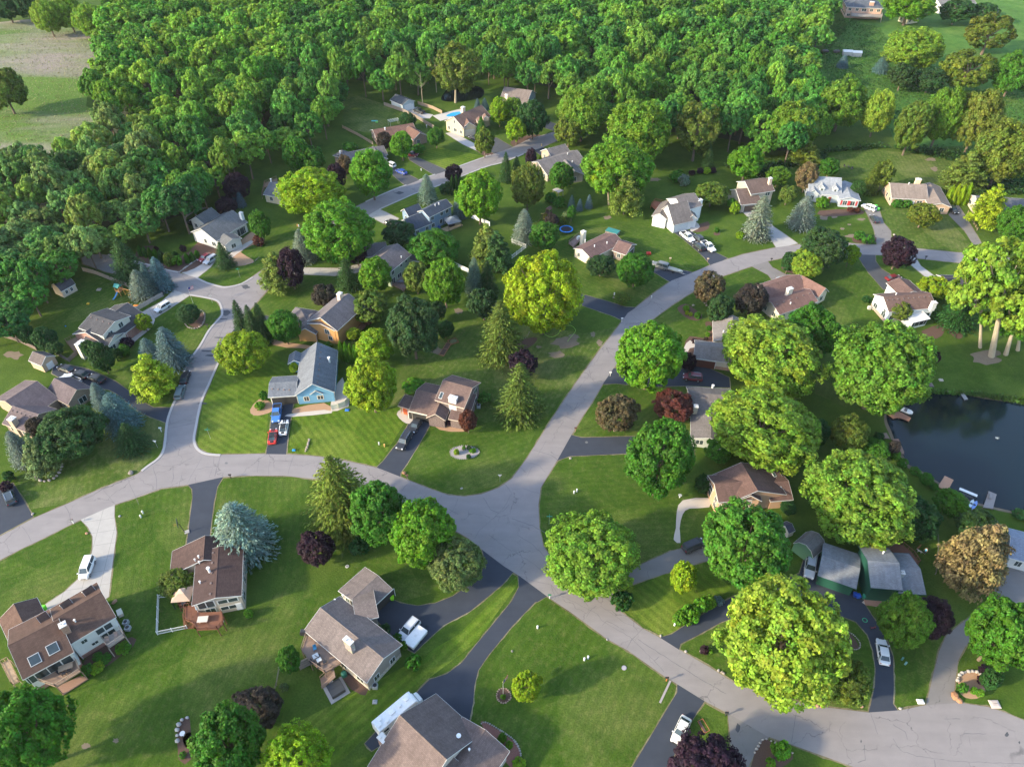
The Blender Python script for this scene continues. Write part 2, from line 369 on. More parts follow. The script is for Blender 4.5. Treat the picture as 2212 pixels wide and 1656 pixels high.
M_DRIVE_OLD = m_road('aged_asphalt', (.15, .138, .132), (.21, .195, .185), .7)
M_DRIVE_MID = m_road('worn_asphalt', (.052, .055, .063), (.085, .087, .095), .6)
M_CONC = m_road('concrete', (.30, .285, .275), (.42, .395, .37), 0)
M_GRAVEL = m_road('gravel', (.28,.265,.255),(.48,.46,.44), 0)
def m_slab():
    t = NT('concrete_slabs'); co = t.coord('Object'); n = t.noise(co, .6, 5); f = t.noise(co, 12, 2)
    br = t.n('ShaderNodeTexBrick', Vector=co, Scale=1.0, **{'Brick Width': 3.2, 'Row Height': 3.2, 'Mortar Size': .03, 'offset': 0.0})
    c = t.mix(br.outputs['Fac'], t.mix(n, (.29, .275, .26), (.42, .395, .36)), (.2, .19, .18)); c = t.mix(.2, c, t.ramp(f, [(.3, .5), (.7, 1.0)]), 'MULTIPLY')
    return t.done(c, .85)
M_SLAB = m_slab()
south = [(-60,1190),(0,1158),(72,1119),(140,1090),(220,1054),(296,1024),(318,1008),(342,990),(354,968),(360,913),(370,882),(385,848),(402,789),(430,749),(450,714),(470,691),(479,679),(477,664),(470,651),(445,644),(410,638),(375,626),(345,615),(320,606),(232,588),(180,570),(176,558),(190,549),(234,551),(310,570),(360,584),(385,589),(422,599),(447,610),(480,619),(500,618),(522,612),(545,598),(600,560),(650,525),(700,490),(750,455),(790,436),(845,412),(878,400),(925,382),(963,370),(1020,349),(1106,319),(1143,300),(1198,285),(1250,268),
 (1262,286),(1206,303),(1168,320),(1131,332),(1083,351),(1043,362),(935,405),(900,416),(870,429),(820,451),(797,464),(760,490),(710,525),(660,560),(610,600),(580,625),(559,648),(528,682),(500,718),(471,784),(453,828),(435,870),(424,923),(420,950),(427,968),(445,979),(475,982),(552,980),(620,981),(670,984),(725,990),(773,1001),(815,1010),(864,1029),(885,1038),(928,1055),(968,1069),(1003,1072),(1040,1067),(1078,1053),(1106,1033),(1138,990),(1193,903),(1243,828),(1293,759),(1331,711),(1356,676),(1371,666),(1411,634),(1451,606),(1491,591),(1538,571),(1568,561),(1606,549),(1659,538),(1679,534),(1729,528),(1831,525),(1899,529),(1976,536),(2104,549),(2149,554),(2260,566),
 (2260,590),(2124,573),(1979,558),(1909,551),(1854,550),(1760,550),(1700,555),(1659,564),(1618,577),(1563,596),(1506,624),(1451,659),(1408,691),(1350,760),(1303,828),(1278,870),(1256,903),(1235,938),(1206,990),(1186,1023),(1168,1053),(1163,1090),(1165,1140),(1173,1178),(1198,1215),(1226,1240),(1256,1260),(1318,1299),(1343,1322),(1388,1357),(1428,1378),(1466,1402),(1531,1439),(1593,1479),(1659,1499),(1759,1524),(1876,1538),(1946,1533),(1999,1522),(2074,1517),(2134,1526),(2171,1538),(2260,1575),(2330,1700),(2200,1760),(1960,1700),(1834,1652),(1709,1607),(1659,1590),(1576,1542),(1521,1513),(1463,1477),(1431,1457),(1356,1404),(1311,1379),(1236,1324),(1181,1287),(1123,1244),(1088,1222),(1043,1188),(1013,1163),(960,1132),(900,1100),(830,1072),(760,1048),(700,1036),(660,1032),(615,1027),(525,1027),(482,1030),(405,1047),(350,1054),(295,1074),(247,1090),(172,1123),(82,1168),(40,1188),(0,1209),(-60,1240)]
sheet('road', south, .020, M_ROAD)
S = 'structure'
def drive(pts, mat, z=.014, name='driveway', rot=0.0, sm=0): return sheet(name, pts, z, mat, smooth=sm, rot=rot)
D1, D2, D3, CO, SL = M_DRIVE, M_DRIVE_OLD, M_DRIVE_MID, M_CONC, M_SLAB
DR = [
 (SL,[(172,1120),(190,1138),(200,1158),(200,1183),(196,1203),(192,1225),(172,1247),(140,1277),(98,1305),(98,1340),(150,1345),(235,1288),(240,1242),(250,1165),(252,1150),(247,1115),(248,1086)],.2),
 (D1,[(402,1042),(415,1056),(416,1075),(403,1176),(410,1220),(445,1210),(453,1160),(462,1085),(470,1050),(485,1026)],0),
 (D1,[(-60,1190),(0,1155),(72,1116),(62,1098),(36,1055),(28,1042),(0,1050),(-60,1060)],0),
 (D1,[(365,915),(327,901),(300,889),(275,868),(252,850),(235,841),(198,838),(150,828),(112,806),(116,790),(150,788),(190,797),(225,811),(250,824),(280,845),(300,863),(332,880),(374,880)],0),
 (SL,[(380,622),(350,650),(296,680),(312,696),(330,690),(368,666),(413,636)],.6),
 (CO,[(386,586),(424,602),(455,577),(468,560),(440,543),(405,573)],0),
 (D1,[(574,985),(618,985),(622,940),(634,868),(592,864),(583,930)],0),
 (D1,[(808,1015),(864,1034),(866,1020),(878,1003),(900,968),(934,908),(893,895),(865,948),(828,995)],0),
 (D1,[(1215,622),(1256,635),(1310,650),(1351,663),(1376,664),(1350,696),(1328,684),(1258,660),(1215,650)],0),
 (D1,[(1380,575),(1380,560),(1406,562),(1448,578),(1496,588),(1451,611),(1411,587)],0),
 (D1,[(1452,499),(1476,493),(1496,501),(1543,544),(1572,558),(1536,575),(1521,556),(1481,521)],0),
 (CO,[(1598,453),(1634,453),(1672,490),(1724,526),(1678,537),(1666,518),(1640,490)],0),
 (D2,[(1866,450),(1896,445),(1909,481),(1924,499),(1926,532),(1895,532),(1889,499),(1874,464)],0),
 (D2,[(2049,464),(2069,440),(2084,464),(2106,501),(2126,536),(2149,560),(2101,554),(2101,526),(2084,499)],0),
 (D3,[(1848,546),(1891,546),(1891,564),(1904,581),(1929,596),(1936,625),(1908,625),(1876,589)],0),
 (M_GRAVEL,[(1976,554),(1989,574),(2019,596),(2049,614),(2010,606),(1994,594),(1966,571),(1964,554)],0),
 (D2,[(1622,574),(1655,560),(1668,577),(1709,599),(1722,618),(1690,632),(1659,594)],0),
 (D1,[(1231,938),(1256,945),(1373,942),(1406,940),(1500,950),(1500,990),(1366,979),(1231,985),(1202,995)],0),
 (D1,[(1300,830),(1325,795),(1400,798),(1470,798),(1510,785),(1575,815),(1577,837),(1493,833),(1400,835),(1330,828)],0),
 (D2,[(1230,1238),(1300,1257),(1366,1227),(1448,1190),(1478,1183),(1560,1165),(1560,1200),(1431,1240),(1351,1267),(1325,1280),(1317,1303)],0),
 (D1,[(1426,1376),(1466,1406),(1470,1390),(1506,1372),(1556,1344),(1640,1312),(1760,1300),(1700,1245),(1640,1262),(1573,1294),(1481,1349),(1451,1369)],0),
 (D1,[(1874,1545),(1944,1540),(1929,1519),(1931,1480),(1929,1417),(1909,1367),(1899,1352),(1871,1310),(1864,1288),(1834,1270),(1766,1248),(1770,1228),(1782,1200),(1739,1200),(1727,1238),(1700,1250),(1760,1302),(1819,1330),(1849,1342),(1874,1370),(1886,1405),(1891,1442),(1890,1480),(1881,1520)],0),
 (D2,[(1999,1527),(2076,1522),(2061,1492),(2069,1427),(2084,1397),(2120,1350),(2240,1310),(2240,1195),(2180,1225),(2140,1290),(2104,1325),(2071,1350),(2044,1372),(2029,1405),(2016,1455),(2008,1490)],0),
 (D1,[(1463,1474),(1524,1511),(1506,1537),(1491,1562),(1458,1627),(1430,1720),(1320,1720),(1366,1655),(1401,1597),(1446,1522),(1463,1494)],0),
 (D2,[(1572,1538),(1664,1586),(1656,1600),(1631,1625),(1612,1665),(1600,1720),(1560,1720),(1578,1640),(1577,1592)],0),
 (D1,[(1119,1238),(1185,1286),(1156,1300),(1106,1352),(1053,1417),(1033,1447),(1025,1480),(1022,1517),(1013,1560),(960,1560),(900,1560),(803,1621),(788,1605),(815,1577),(903,1492),(928,1467),(965,1455),(998,1430),(1028,1392),(1053,1362),(1106,1297),(1121,1267)],0),
 (D1,[(1040,1184),(1110,1234),(1085,1262),(1053,1289),(1015,1320),(958,1350),(923,1382),(895,1409),(870,1394),(825,1350),(800,1325),(840,1290),(865,1302),(903,1308),(940,1302),(978,1287),(1015,1262),(1032,1245),(1040,1236),(1050,1215)],0),
 (D3,[(845,358),(906,389),(877,402),(838,370),(828,352)],0),
 (D3,[(880,334),(888,334),(966,368),(940,379),(885,346)],0),
 (D3,[(988,285),(1073,298),(1108,318),(1070,334),(1028,306)],0),
 (D1,[(1149,322),(1170,318),(1203,330),(1195,343),(1178,343)],0),
 (D1,[(1178,259),(1206,270),(1200,284),(1172,275)],0),
 (SL,[(817,450),(862,472),(842,490),(795,466)],-.5),
 (SL,[(595,584),(655,578),(728,579),(790,568),(790,586),(723,596),(655,593),(590,606)],0),
 (D1,[(505,706),(573,681),(640,698),(630,722),(594,708),(500,724)],0),
 (M_GRAVEL,[(962,288),(978,285),(1028,312),(1030,326),(998,311)],0),
 (CO,[(878,235),(902,231),(912,244),(890,250)],0),
 (M_GRAVEL,[(888,249),(912,243),(936,248),(928,256),(905,256)],0)]
def grow(pts, d):
    w = [P(u, v) for u, v in pts]; n = len(w); A = sum(w[i].x*w[(i+1) % n].y-w[(i+1) % n].x*w[i].y for i in range(n)); s_ = 1 if A > 0 else -1; out = []
    for i in range(n):
        a, b, c = w[i-1], w[i], w[(i+1) % n]; e = ((b-a).normalized()+(c-b).normalized()); e = e.normalized() if e.length > .1 else (c-b).normalized(); k = d*(.5+random.random()); q = b+Vector((e.y, -e.x, 0))*s_*k; out.append(proj(q)[:2])
    return out
def dens(pts, step=14):
    out = []
    for a, b in zip(pts, pts[1:]+pts[:1]):
        k = max(1, int(math.hypot(b[0]-a[0], b[1]-a[1])/step)); out += [(a[0]+(b[0]-a[0])*i/k, a[1]+(b[1]-a[1])*i/k) for i in range(k)]
    return out
M_VERGE = m_lawn('dry_verge', (.10, .095, .045), (.20, .17, .10), (.30, .26, .18), 0)
sheet('verge', grow(dens(south), .28), .0135, M_VERGE)
for m_, pts, ro in DR: sheet('verge', grow(dens(pts, 10), .2), .0145, M_VERGE)
for m_, pts, ro in DR: sheet('gravel_strip' if m_ is M_GRAVEL else 'driveway', pts, .016, m_, rot=ro)
# kerbs (rolled concrete), as real steps
def ribbon(pts, w, z0, z1, closed=False):
    q = [P(u, v) for u, v in pts]; mb = MB(); L = []; Rr = []
    for i, p in enumerate(q):
        d = (q[min(i+1, len(q)-1)]-q[max(i-1, 0)]).normalized(); n = Vector((-d.y, d.x, 0))*w/2; L.append(p+n); Rr.append(p-n)
    rings = [[(a.x, a.y, z0), (b.x, b.y, z0), (b.x, b.y, z1), (a.x, a.y, z1)] for a, b in zip(L, Rr)]
    return mb.loft(rings)
for pts in ([(306,1017),(320,1006),(343,989),(355,966),(361,913),(371,881),(386,847),(403,789),(431,749),(451,714),(471,691),(480,679),(478,664),(470,650),(445,643),(410,637)],
            [(500,720),(471,785),(452,828),(434,870),(423,923),(419,950),(426,969),(445,980),(476,983)],
            [(385,588),(360,583),(310,569),(234,550)], [(424,600),(447,611),(480,620),(500,619),(522,613),(546,599)],
            [(790,436),(845,412),(878,400)], [(906,389),(925,382),(940,377)], [(965,369),(1020,349),(1060,335)], [(820,452),(870,430),(900,417),(935,406),(1043,363),(1083,352),(1131,333)]):
    o = ribbon(catmull(pts, 3, False), .55, 0, .10).build('kerb', m_plain((.36, .34, .33), .85)); o['kind'] = S
# sealed cracks in the road surface
CK = [[(274,1030),(287,1060),(300,1090)],[(331,1008),(338,1035),(339,1058)],[(374,1006),(375,1030),(370,1045)],[(405,1044),(420,1015),(436,988)],[(452,1030),(460,1008),(462,985)],[(464,1028),(470,1005),(476,985)],[(425,1014),(445,1009),(458,1008)],[(286,1074),(320,1062),(350,1052),(385,1050)],[(343,993),(380,985),(425,975)],[(336,1004),(360,1007),(390,1002),(420,985)],
 [(140,1092),(150,1108),(153,1128)],[(48,1137),(58,1150),(68,1170)],[(223,1058),(235,1072),(247,1086)],[(364,925),(395,918),(423,914)],[(393,1045-20),(387,1048)],[(585,988),(580,1010),(581,1024)],[(635,984),(626,1005),(622,1026)],[(587,994),(632,996)],[(690,996),(682,1012)],[(833,1018),(825,1030)],[(880,1045),(868,1060)],[(928,1060),(915,1075)],[(955,1070),(945,1085)],[(990,1075),(980,1100),(972,1108)],
 [(1025,1163),(1035,1145),(1065,1120),(1090,1095),(1106,1065)],[(1056,1155),(1090,1180),(1106,1190)],[(1085,1105),(1100,1090)],[(970,1100),(990,1110)],[(1044,1135-60),(1060,1100),(1078,1108)],
 [(1106,1058),(1130,1055),(1165,1065)],[(1106,1120),(1150,1135),(1178,1150)],[(1118,1155),(1150,1175),(1180,1205)],[(1106,1188),(1150,1215),(1180,1240)],[(1135,997),(1165,1005),(1178,1020)],[(1153,972),(1185,980),(1204,993)],[(1202,894),(1225,900),(1250,909)],[(1214,918),(1235,926),(1243,928)],[(1162,983),(1172,965),(1180,952)],[(1138,1030),(1148,1008)],[(1231,850),(1255,858),(1275,867)],[(1248,890-20),(1240,885),(1230,880)],[(1240,846),(1262,826)],[(1299,753),(1330,764)],[(1260,826),(1275,810),(1280,800)],[(1272,798),(1275,815),(1290,820)],
 [(1371,671),(1400,658),(1406,650)],[(1408,640),(1432,650),(1450,657)],[(1400,650),(1420,655),(1436,665)],[(1490,588),(1506,604)],[(1588,553),(1606,572)],[(1832,527),(1845,548)],[(2040,545),(2062,567)],
 [(1123,1243),(1150,1253),(1190,1262),(1206,1283),(1290,1325),(1300,1340),(1360,1375),(1412,1425),(1434,1450)],[(1190,1262),(1200,1290)],[(1205,1290),(1212,1283),(1225,1265),(1231,1244)],[(1194,1246),(1250,1285),(1275,1315)],[(1267,1332),(1278,1315),(1288,1308)],[(1308,1315),(1350,1345),(1390,1360)],[(1301,1350),(1310,1340),(1348,1360)],[(1353,1401),(1365,1380),(1390,1356)],[(1378,1380),(1440,1420),(1520,1470),(1569,1498)],[(1412,1427),(1423,1418)],
 [(1709,1602),(1716,1560),(1722,1525)],[(1881,1540),(1890,1565),(1896,1585)],[(1929,1564),(1955,1580),(1960,1596)],[(1929,1594),(1945,1620),(1980,1632),(2060,1643),(2212,1649)],[(1867,1608),(1869,1640),(1853,1646)],[(2040,1552),(2074,1552)],[(2081,1584),(2130,1584)],[(2092,1588),(2097,1610)],[(1793,1557),(1791,1580)],[(2018,1640),(2020,1656)],
 [(100,1152-20),(112,1128)],[(535,628),(515,640),(500,650)],[(560,975+10),(556,1020)],[(430,630),(470,625),(505,628)],[(395,600),(430,622),(470,640)],[(440,700+60),(460,757)],[(485,700),(512,696)],[(505,655),(490,690),(470,740)],[(430,770),(445,745),(480,700)]]
mb = MB()
for ck in CK:
    r = random.Random(int(ck[0][0]*3+ck[0][1])); pts = []
    for a, b in zip(ck[:-1], ck[1:]):
        k = max(2, int(math.hypot(b[0]-a[0], b[1]-a[1])/7))
        for i in range(k): s_ = i/k; j = .9 if pts else 0; pts.append((a[0]+(b[0]-a[0])*s_+r.uniform(-j, j), a[1]+(b[1]-a[1])*s_+r.uniform(-j, j)))
    pts.append(ck[-1]); q = [P(u, v) for u, v in pts]; wd = r.uniform(.022, .05)
    for i in range(len(q)-1):
        d = (q[i+1]-q[i]).normalized(); n = Vector((-d.y, d.x, 0)); w0 = wd*r.uniform(.6, 1.3)
        mb.face([q[i]+n*w0+Vector((0,0,.0245+.0001*(i%5))), q[i]-n*w0+Vector((0,0,.0245+.0001*(i%5))), q[i+1]-n*w0+Vector((0,0,.0245+.0001*(i%5))), q[i+1]+n*w0+Vector((0,0,.0245+.0001*(i%5)))])
o = mb.build('road_cracks', m_plain((.12, .115, .12), .8)); o['kind'] = S
for u, v, ru, rv in ((450,758,14,2.2),(453,768,8,2),(478,689,14,1.2),(437,871,12,1.5),(488,676,8,6),(530,620,8,4),(473,724+5,10,1.5),(2175,1586,4,5),(2202,1643-40,2.5,3),(1860,1608-8,1.3,3),(1546,1568,0,0),(1594,1571,5,8),(863,417,9,3)):
    if ru: sheet('road_stain', blob(u, v, ru, rv, 12, .35), .0275, M_DRIVE_MID, smooth=2)
sheet('road_patch', [(1124,1247),(1181,1287),(1160,1300),(1128,1272)], .024, D1)
for u, v in ((489,1000),(1267,955)):
    sheet('manhole_cover', blob(u, v, 3.2, 2.4, 12, 0), .0285, m_plain((.12, .12, .12), .6), kind=None); tag(bpy.context.scene.objects[-1] if False else C.objects[-1], 'dark iron manhole cover in the road %s' % ('south of the light blue house' if u < 500 else 'by the long dark driveway on the right'), 'manhole cover')
# pond and the dark pool in the wood
def m_water(name, col, rough=.04):
    t = NT(name); co = t.coord('Object'); a = t.noise(t.mapping(co, (1.0, 2.2, 1)), 1.1, 3); b = t.noise(co, .2, 3)
    h = t.math('ADD', a, t.math('MULTIPLY', b, .8)); return t.done(t.mix(b, sc(col, .7), sc(col, 1.4)), rough, h, .05, .22, spec=.3)
POND = [(1915,905),(1920,885),(1950,862),(1975,853),(1992,848),(2030,846),(2075,850),(2120,860),(2180,868),(2290,880),(2340,1000),(2290,1120),(2212,1108),(2170,1100),(2120,1088),(2095,1080),(2068,1062),(2040,1048),(2020,1036),(1997,1020),(1966,1005),(1952,985),(1935,955),(1925,930)]
sheet('pond_bank', [(u+(-5 if u < 2000 else 0), v+(-4 if v < 900 else 5)) for u, v in POND], .012, M_SOIL, smooth=3)
sheet('pond_water', POND, .030, m_water('pond_water', (.003, .009, .013)), smooth=3)
sheet('pool_water', [(953,215),(960,200),(975,186),(1010,183),(1040,190),(1046,203),(1035,213),(1000,219),(970,220)], .030, m_water('pool_water', (.004, .006, .008)), smooth=3)
sheet('garden_pond_water', [(400,480),(418,468),(440,458),(452,462),(440,478),(420,488)], .030, m_water('garden_water', (.01, .02, .02)), smooth=3)
# planting beds
def m_mulch(name, a, b):
    t = NT(name); co = t.coord(); n = t.noise(co, 7, 4, .8); m = t.noise(co, .8, 4); return t.done(t.mix(t.ramp(n, [(.3, 0.0), (.7, 1.0)]), t.mix(m, a, sc(a, 1.4)), b), 1.0, n, .05, .8)
MULCH = m_mulch('bark_mulch', (.055, .03, .022), (.13, .08, .06)); CHIPS = m_mulch('wood_chips', (.24, .14, .08), (.42, .27, .17)); PEBBLE = m_mulch('pebbles', (.20, .175, .17), (.38, .35, .33)); REDM = m_mulch('red_mulch', (.16, .06, .045), (.3, .15, .12))
E_ = lambda u, v, ru, rv, n=16: blob(u, v, ru, rv, n, .08)
for m_, pts in ((PEBBLE,E_(1002,977,31,14)),(MULCH,E_(424,690,20,18)),(MULCH,E_(1088,1502,15,15)),(REDM,[(1040,1562),(1050,1560),(1110,1600),(1124,1632),(1110,1665),(1060,1600)]),
  (MULCH,[(295,540),(330,530),(380,560),(430,520),(425,505),(440,510),(480,535),(450,560),(420,580),(384,590),(355,580),(300,565)]),(CHIPS,[(500,545),(520,520),(545,500),(556,508),(562,520),(540,532),(520,545),(548,562),(540,570),(515,575),(495,572)]),
  (MULCH,[(1463,665),(1480,656),(1495,664),(1516,680),(1510,692),(1490,690),(1472,678)]),(MULCH,[(1523,700),(1530,694),(1560,705),(1560,735),(1535,760),(1500,770),(1478,750),(1490,726),(1520,730),(1530,715)]),
  (MULCH,[(1800,1368),(1830,1362),(1850,1385),(1855,1400),(1840,1402),(1815,1398)]),(CHIPS,[(2070,1472),(2080,1455),(2110,1452),(2125,1470),(2128,1495),(2110,1508),(2085,1506),(2070,1490)]),(MULCH,[(1630,1625),(1648,1598),(1665,1600),(1712,1625),(1700,1650),(1625,1680)]),
  (MULCH,[(178,1435),(205,1400),(240,1390),(285,1375),(288,1395),(195,1460)]),(MULCH,[(1095,742),(1152,728),(1160,735),(1140,752),(1105,756)]),(CHIPS,[(540,885),(560,862),(585,868),(592,885),(570,895),(548,897)]),(CHIPS,[(635,882),(700,870),(715,888),(660,893),(636,895)]),
  (MULCH,E_(1290,590,14,5)),(MULCH,E_(1760,583-3,20,6)),(MULCH,[(1026,322),(1045,322),(1070,335),(1048,338)]),(MULCH,[(1106,300),(1160,290),(1180,300),(1150,312),(1110,318)]),(CHIPS,[(560,700),(580,660+70),(640,742),(690,750),(700,758),(650,752),(590,745)]),(MULCH,[(384,1570),(392,1555),(410,1550),(412,1640),(386,1640)]),(PEBBLE,[(395,1590),(412,1580),(414,1615),(400,1612)]),
  (PEBBLE,[(1484,1340-250),(0,0)]),(MULCH,[(770,1400),(800,1425),(795,1490),(780,1500),(740,1465)]),(MULCH,E_(1998,1108,0,0)),(MULCH,[(1990,715),(2040,700),(2035,725),(2010,732)]),(MULCH,[(2045,690),(2060,705),(2080,725),(2070,732),(2050,718)]),(MULCH,E_(1548,505,7,4)),(MULCH,[(1495,492),(1530,478),(1530,495),(1505,502)]),(MULCH,[(1770,455),(1850,452),(1865,462),(1780,468)]),(MULCH,E_(1866,517,28,9)),(MULCH,[(1690,575),(1715,588),(1712,592),(1690,582)]),(CHIPS,[(930,905),(1010,912),(1030,918),(1000,932),(950,928)])):
    if len(pts) < 3: continue
    a_ = sum(pts[i][0]*pts[(i+1) % len(pts)][1]-pts[(i+1) % len(pts)][0]*pts[i][1] for i in range(len(pts)))
    if abs(a_) < 20: continue
    sheet('planting_bed', pts, .0180, m_, smooth=2)
# paths
PAVE = m_mulch('paving', (.34, .3, .27), (.5, .45, .4))
for pts in ([(1455,1165),(1460,1140),(1462,1105),(1475,1080),(1530,1075),(1532,1095),(1490,1098),(1475,1110),(1468,1140),(1470,1172)],[(258,755),(275,752),(300,730),(325,710),(335,690),(328,688),(318,700),(295,720),(280,735)],[(620,895),(700,885),(716,892),(630,900)],[(720,850),(740,815),(755,870),(745,880),(715,888)],[(857,895),(865,885),(880,890),(893,900),(885,915),(870,910)],[(470,575),(500,545),(540,520),(545,525),(510,550),(480,575)],
            [(1478,750),(1490,735),(1515,742),(1505,750),(1490,752),(1484,765),(1478,765)],[(1490,482),(1502,478),(1512,490),(1500,498),(1492,500)],[(1867,1296),(1925,1300),(1925,1312),(1870,1306)],[(1960,250),(985,236)]):
    if len(pts) > 2: sheet('path', pts, .0215, PAVE, smooth=2)
# ================================================================ trees
def np_mesh(name, V, nf, tint, mat):
    me = bpy.data.meshes.new(name); n = len(V)
    me.vertices.add(n); me.vertices.foreach_set('co', V.astype(np.float32).ravel())
    me.loops.add(n); me.loops.foreach_set('vertex_index', np.arange(n, dtype=np.int32))
    me.polygons.add(nf); me.polygons.foreach_set('loop_start', np.arange(0, n, 4, dtype=np.int32)); me.polygons.foreach_set('loop_total', np.full(nf, 4, dtype=np.int32))
    me.update(calc_edges=True)
    a = me.attributes.new('tint', 'FLOAT_COLOR', 'POINT'); a.data.foreach_set('color', np.repeat(np.c_[tint, np.ones(nf)], 4, axis=0).astype(np.float32).ravel())
    me.materials.append(mat); return me
def norm(a): return a/np.maximum(1e-9, np.linalg.norm(a, axis=1, keepdims=True))
def quads(p, n, s, asp=.8, axis=None):
    """leaf clumps: one quad per point, lying across its normal"""
    k = len(p); r = RNG.normal(size=(k, 3)) if axis is None else axis + RNG.normal(size=(k, 3))*.18
    t = norm(np.cross(n, r)) if axis is None else norm(r - n*np.sum(n*r, 1, keepdims=True)); b = np.cross(n, t)
    s = (s*RNG.uniform(.6, 1.35, (k, 1))); t = t*s; b = b*s*asp; bend = n*s*.25
    V = np.stack([p-t-b*.6-bend, p-b+t*.2, p+t*1.1+b*.3-bend, p+b*.9-t*.3], 1); return V.reshape(-1, 3)
def tints(k, lobe, amp=.3):
    l = RNG.uniform(1-amp, 1+amp, (lobe.max()+1, 1)); h = RNG.normal(0, .07, (lobe.max()+1, 3)); h[:, 1] = 0
    return np.clip((l+h*[1, 0, 1])[lobe]*RNG.uniform(.85, 1.15, (k, 1)), .3, 2.0)
def crown_mesh(name, N, s, nl=60, lr=(.2, .36), dist=.72, zmin=-.75, amp=.28, shape=1.0, mat=None, flat=1.0):
    i = np.arange(nl)+.5; z = 1-2*i/nl; ph = i*2.39996; d = np.c_[np.sqrt(1-z*z)*np.cos(ph), np.sqrt(1-z*z)*np.sin(ph), z]
    d = norm(d+RNG.normal(0, .16, (nl, 3))); d = d[d[:, 2] > zmin]; nl = len(d)
    rho = dist*(1+RNG.normal(0, .07, nl)); q = d*rho[:, None]; q[:, :2] *= (1-.25*np.clip(q[:, 2:3], 0, 1)*(shape-1)-.15*np.clip(-q[:, 2:3], 0, 1))
    r = RNG.uniform(*lr, nl)*(1.08-.25*np.abs(d[:, 2]))
    # two levels: lobes carry smaller tufts
    nt_ = 9; tt = norm(RNG.normal(size=(nl*nt_, 3))+np.repeat(d, nt_, 0)*.9); lob = np.repeat(np.arange(nl), nt_)
    tc = q[lob]+tt*r[lob][:, None]*[[1, 1, flat]]*.78; tr = r[lob]*RNG.uniform(.36, .6, nl*nt_)
    k = N; ti = RNG.integers(0, len(tc), k); n = norm(RNG.normal(size=(k, 3))+tt[ti]*1.1+d[lob[ti]]*.4)
    p = tc[ti]+n*tr[ti][:, None]*RNG.uniform(.55, 1.05, (k, 1))
    nn = norm(n*.9+np.array([0, 0, .35])+RNG.normal(size=(k, 3))*.38)
    return np_mesh(name, quads(p, nn, s), k, tints(k, ti, amp)*tints(k, lob[ti], .12), mat or M_LEAF)
def spruce_mesh(name, tiers=24, per=13, leaf=9, s=.075, droop=.16, pw=.85, jag=.2, mat=None):
    P_, N_, S_, A_, L_ = [], [], [], [], []; li = 0
    for t in range(tiers):
        h = (t+.3)/tiers; R = (1-h)**pw*1.0; m = max(4, int(per*(R*.75+.3)))
        for j in range(m):
            a = 2*math.pi*(j+RNG.uniform(-.35, .35))/m+t*1.3; L = R*(1+RNG.uniform(-jag, jag*.6)); z0 = h+RNG.uniform(-.3, .3)/tiers
            for q in range(leaf):
                f = .22+.78*(q+RNG.uniform(0, 1))/leaf; rr = L*f; off = RNG.uniform(-1, 1)*(.05+.13*R)*(1.15-f)
                z = z0-droop*.5*f*f*R*.55+.04*max(0, f-.85)-abs(off)*.14
                P_.append((rr*math.cos(a)-off*math.sin(a), rr*math.sin(a)+off*math.cos(a), z)); N_.append((math.cos(a)*.1, math.sin(a)*.1, 1.0)); A_.append((math.cos(a), math.sin(a), -.03)); S_.append(s*(.55+.55*R)*(1.1-.25*f)); L_.append(li)
            li += 1
    P_, N_, A_, S_, L_ = map(np.array, (P_, N_, A_, S_, L_)); k = len(P_)
    nn = norm(N_+RNG.normal(size=(k, 3))*.15); return np_mesh(name, quads(P_, nn, S_[:, None], .5, A_), k, tints(k, L_, .25), mat or M_NEEDLE)
def pine_mesh(name, tiers=10, per=7, N=13000, s=.036):
    c, r = [], []
    for t in range(tiers):
        h = .16+.82*t/(tiers-1); R = (1-h)**.62*1.05+.05
        m = max(1, int(per*(R+.25)))
        for j in range(m):
            a = 2*math.pi*(j+RNG.uniform(-.3, .3))/m+t*1.9; 
            for f in (.45, .8) if R > .4 else (.55,):
                L = R*f*RNG.uniform(.75, 1.12); c.append((L*math.cos(a), L*math.sin(a), h+RNG.uniform(-.02, .02)+.03*f)); r.append(.10+.18*R*RNG.uniform(.7, 1.2))
    c = np.array(c); r = np.array(r); i = RNG.integers(0, len(c), N); n = norm(RNG.normal(size=(N, 3))); p = c[i]+n*r[i][:, None]*[1, 1, .22]*RNG.uniform(.5, 1, (N, 1))
    return np_mesh(name, quads(p, norm(n*.3+[0, 0, 1.0]+RNG.normal(size=(N, 3))*.22), s, .6), N, tints(N, i, .3), M_NEEDLE)
def column_mesh(name, N=1500, s=.09):
    z = RNG.uniform(0, 1, N)**.9; a = RNG.uniform(0, 6.283, N); rr = np.minimum(1, (1-z)*2.6)**.6*(.82+.2*np.sin(a*5+z*9))*RNG.uniform(.8, 1.05, N)
    p = np.c_[rr*np.cos(a), rr*np.sin(a), z]; n = norm(np.c_[np.cos(a), np.sin(a), .3*np.ones(N)]+RNG.normal(size=(N, 3))*.35)
    return np_mesh(name, quads(p*[1, 1, 1], n, s, .7, np.tile([0, 0, 1.0], (N, 1))), N, tints(N, (a*3).astype(int), .2), M_LEAF)
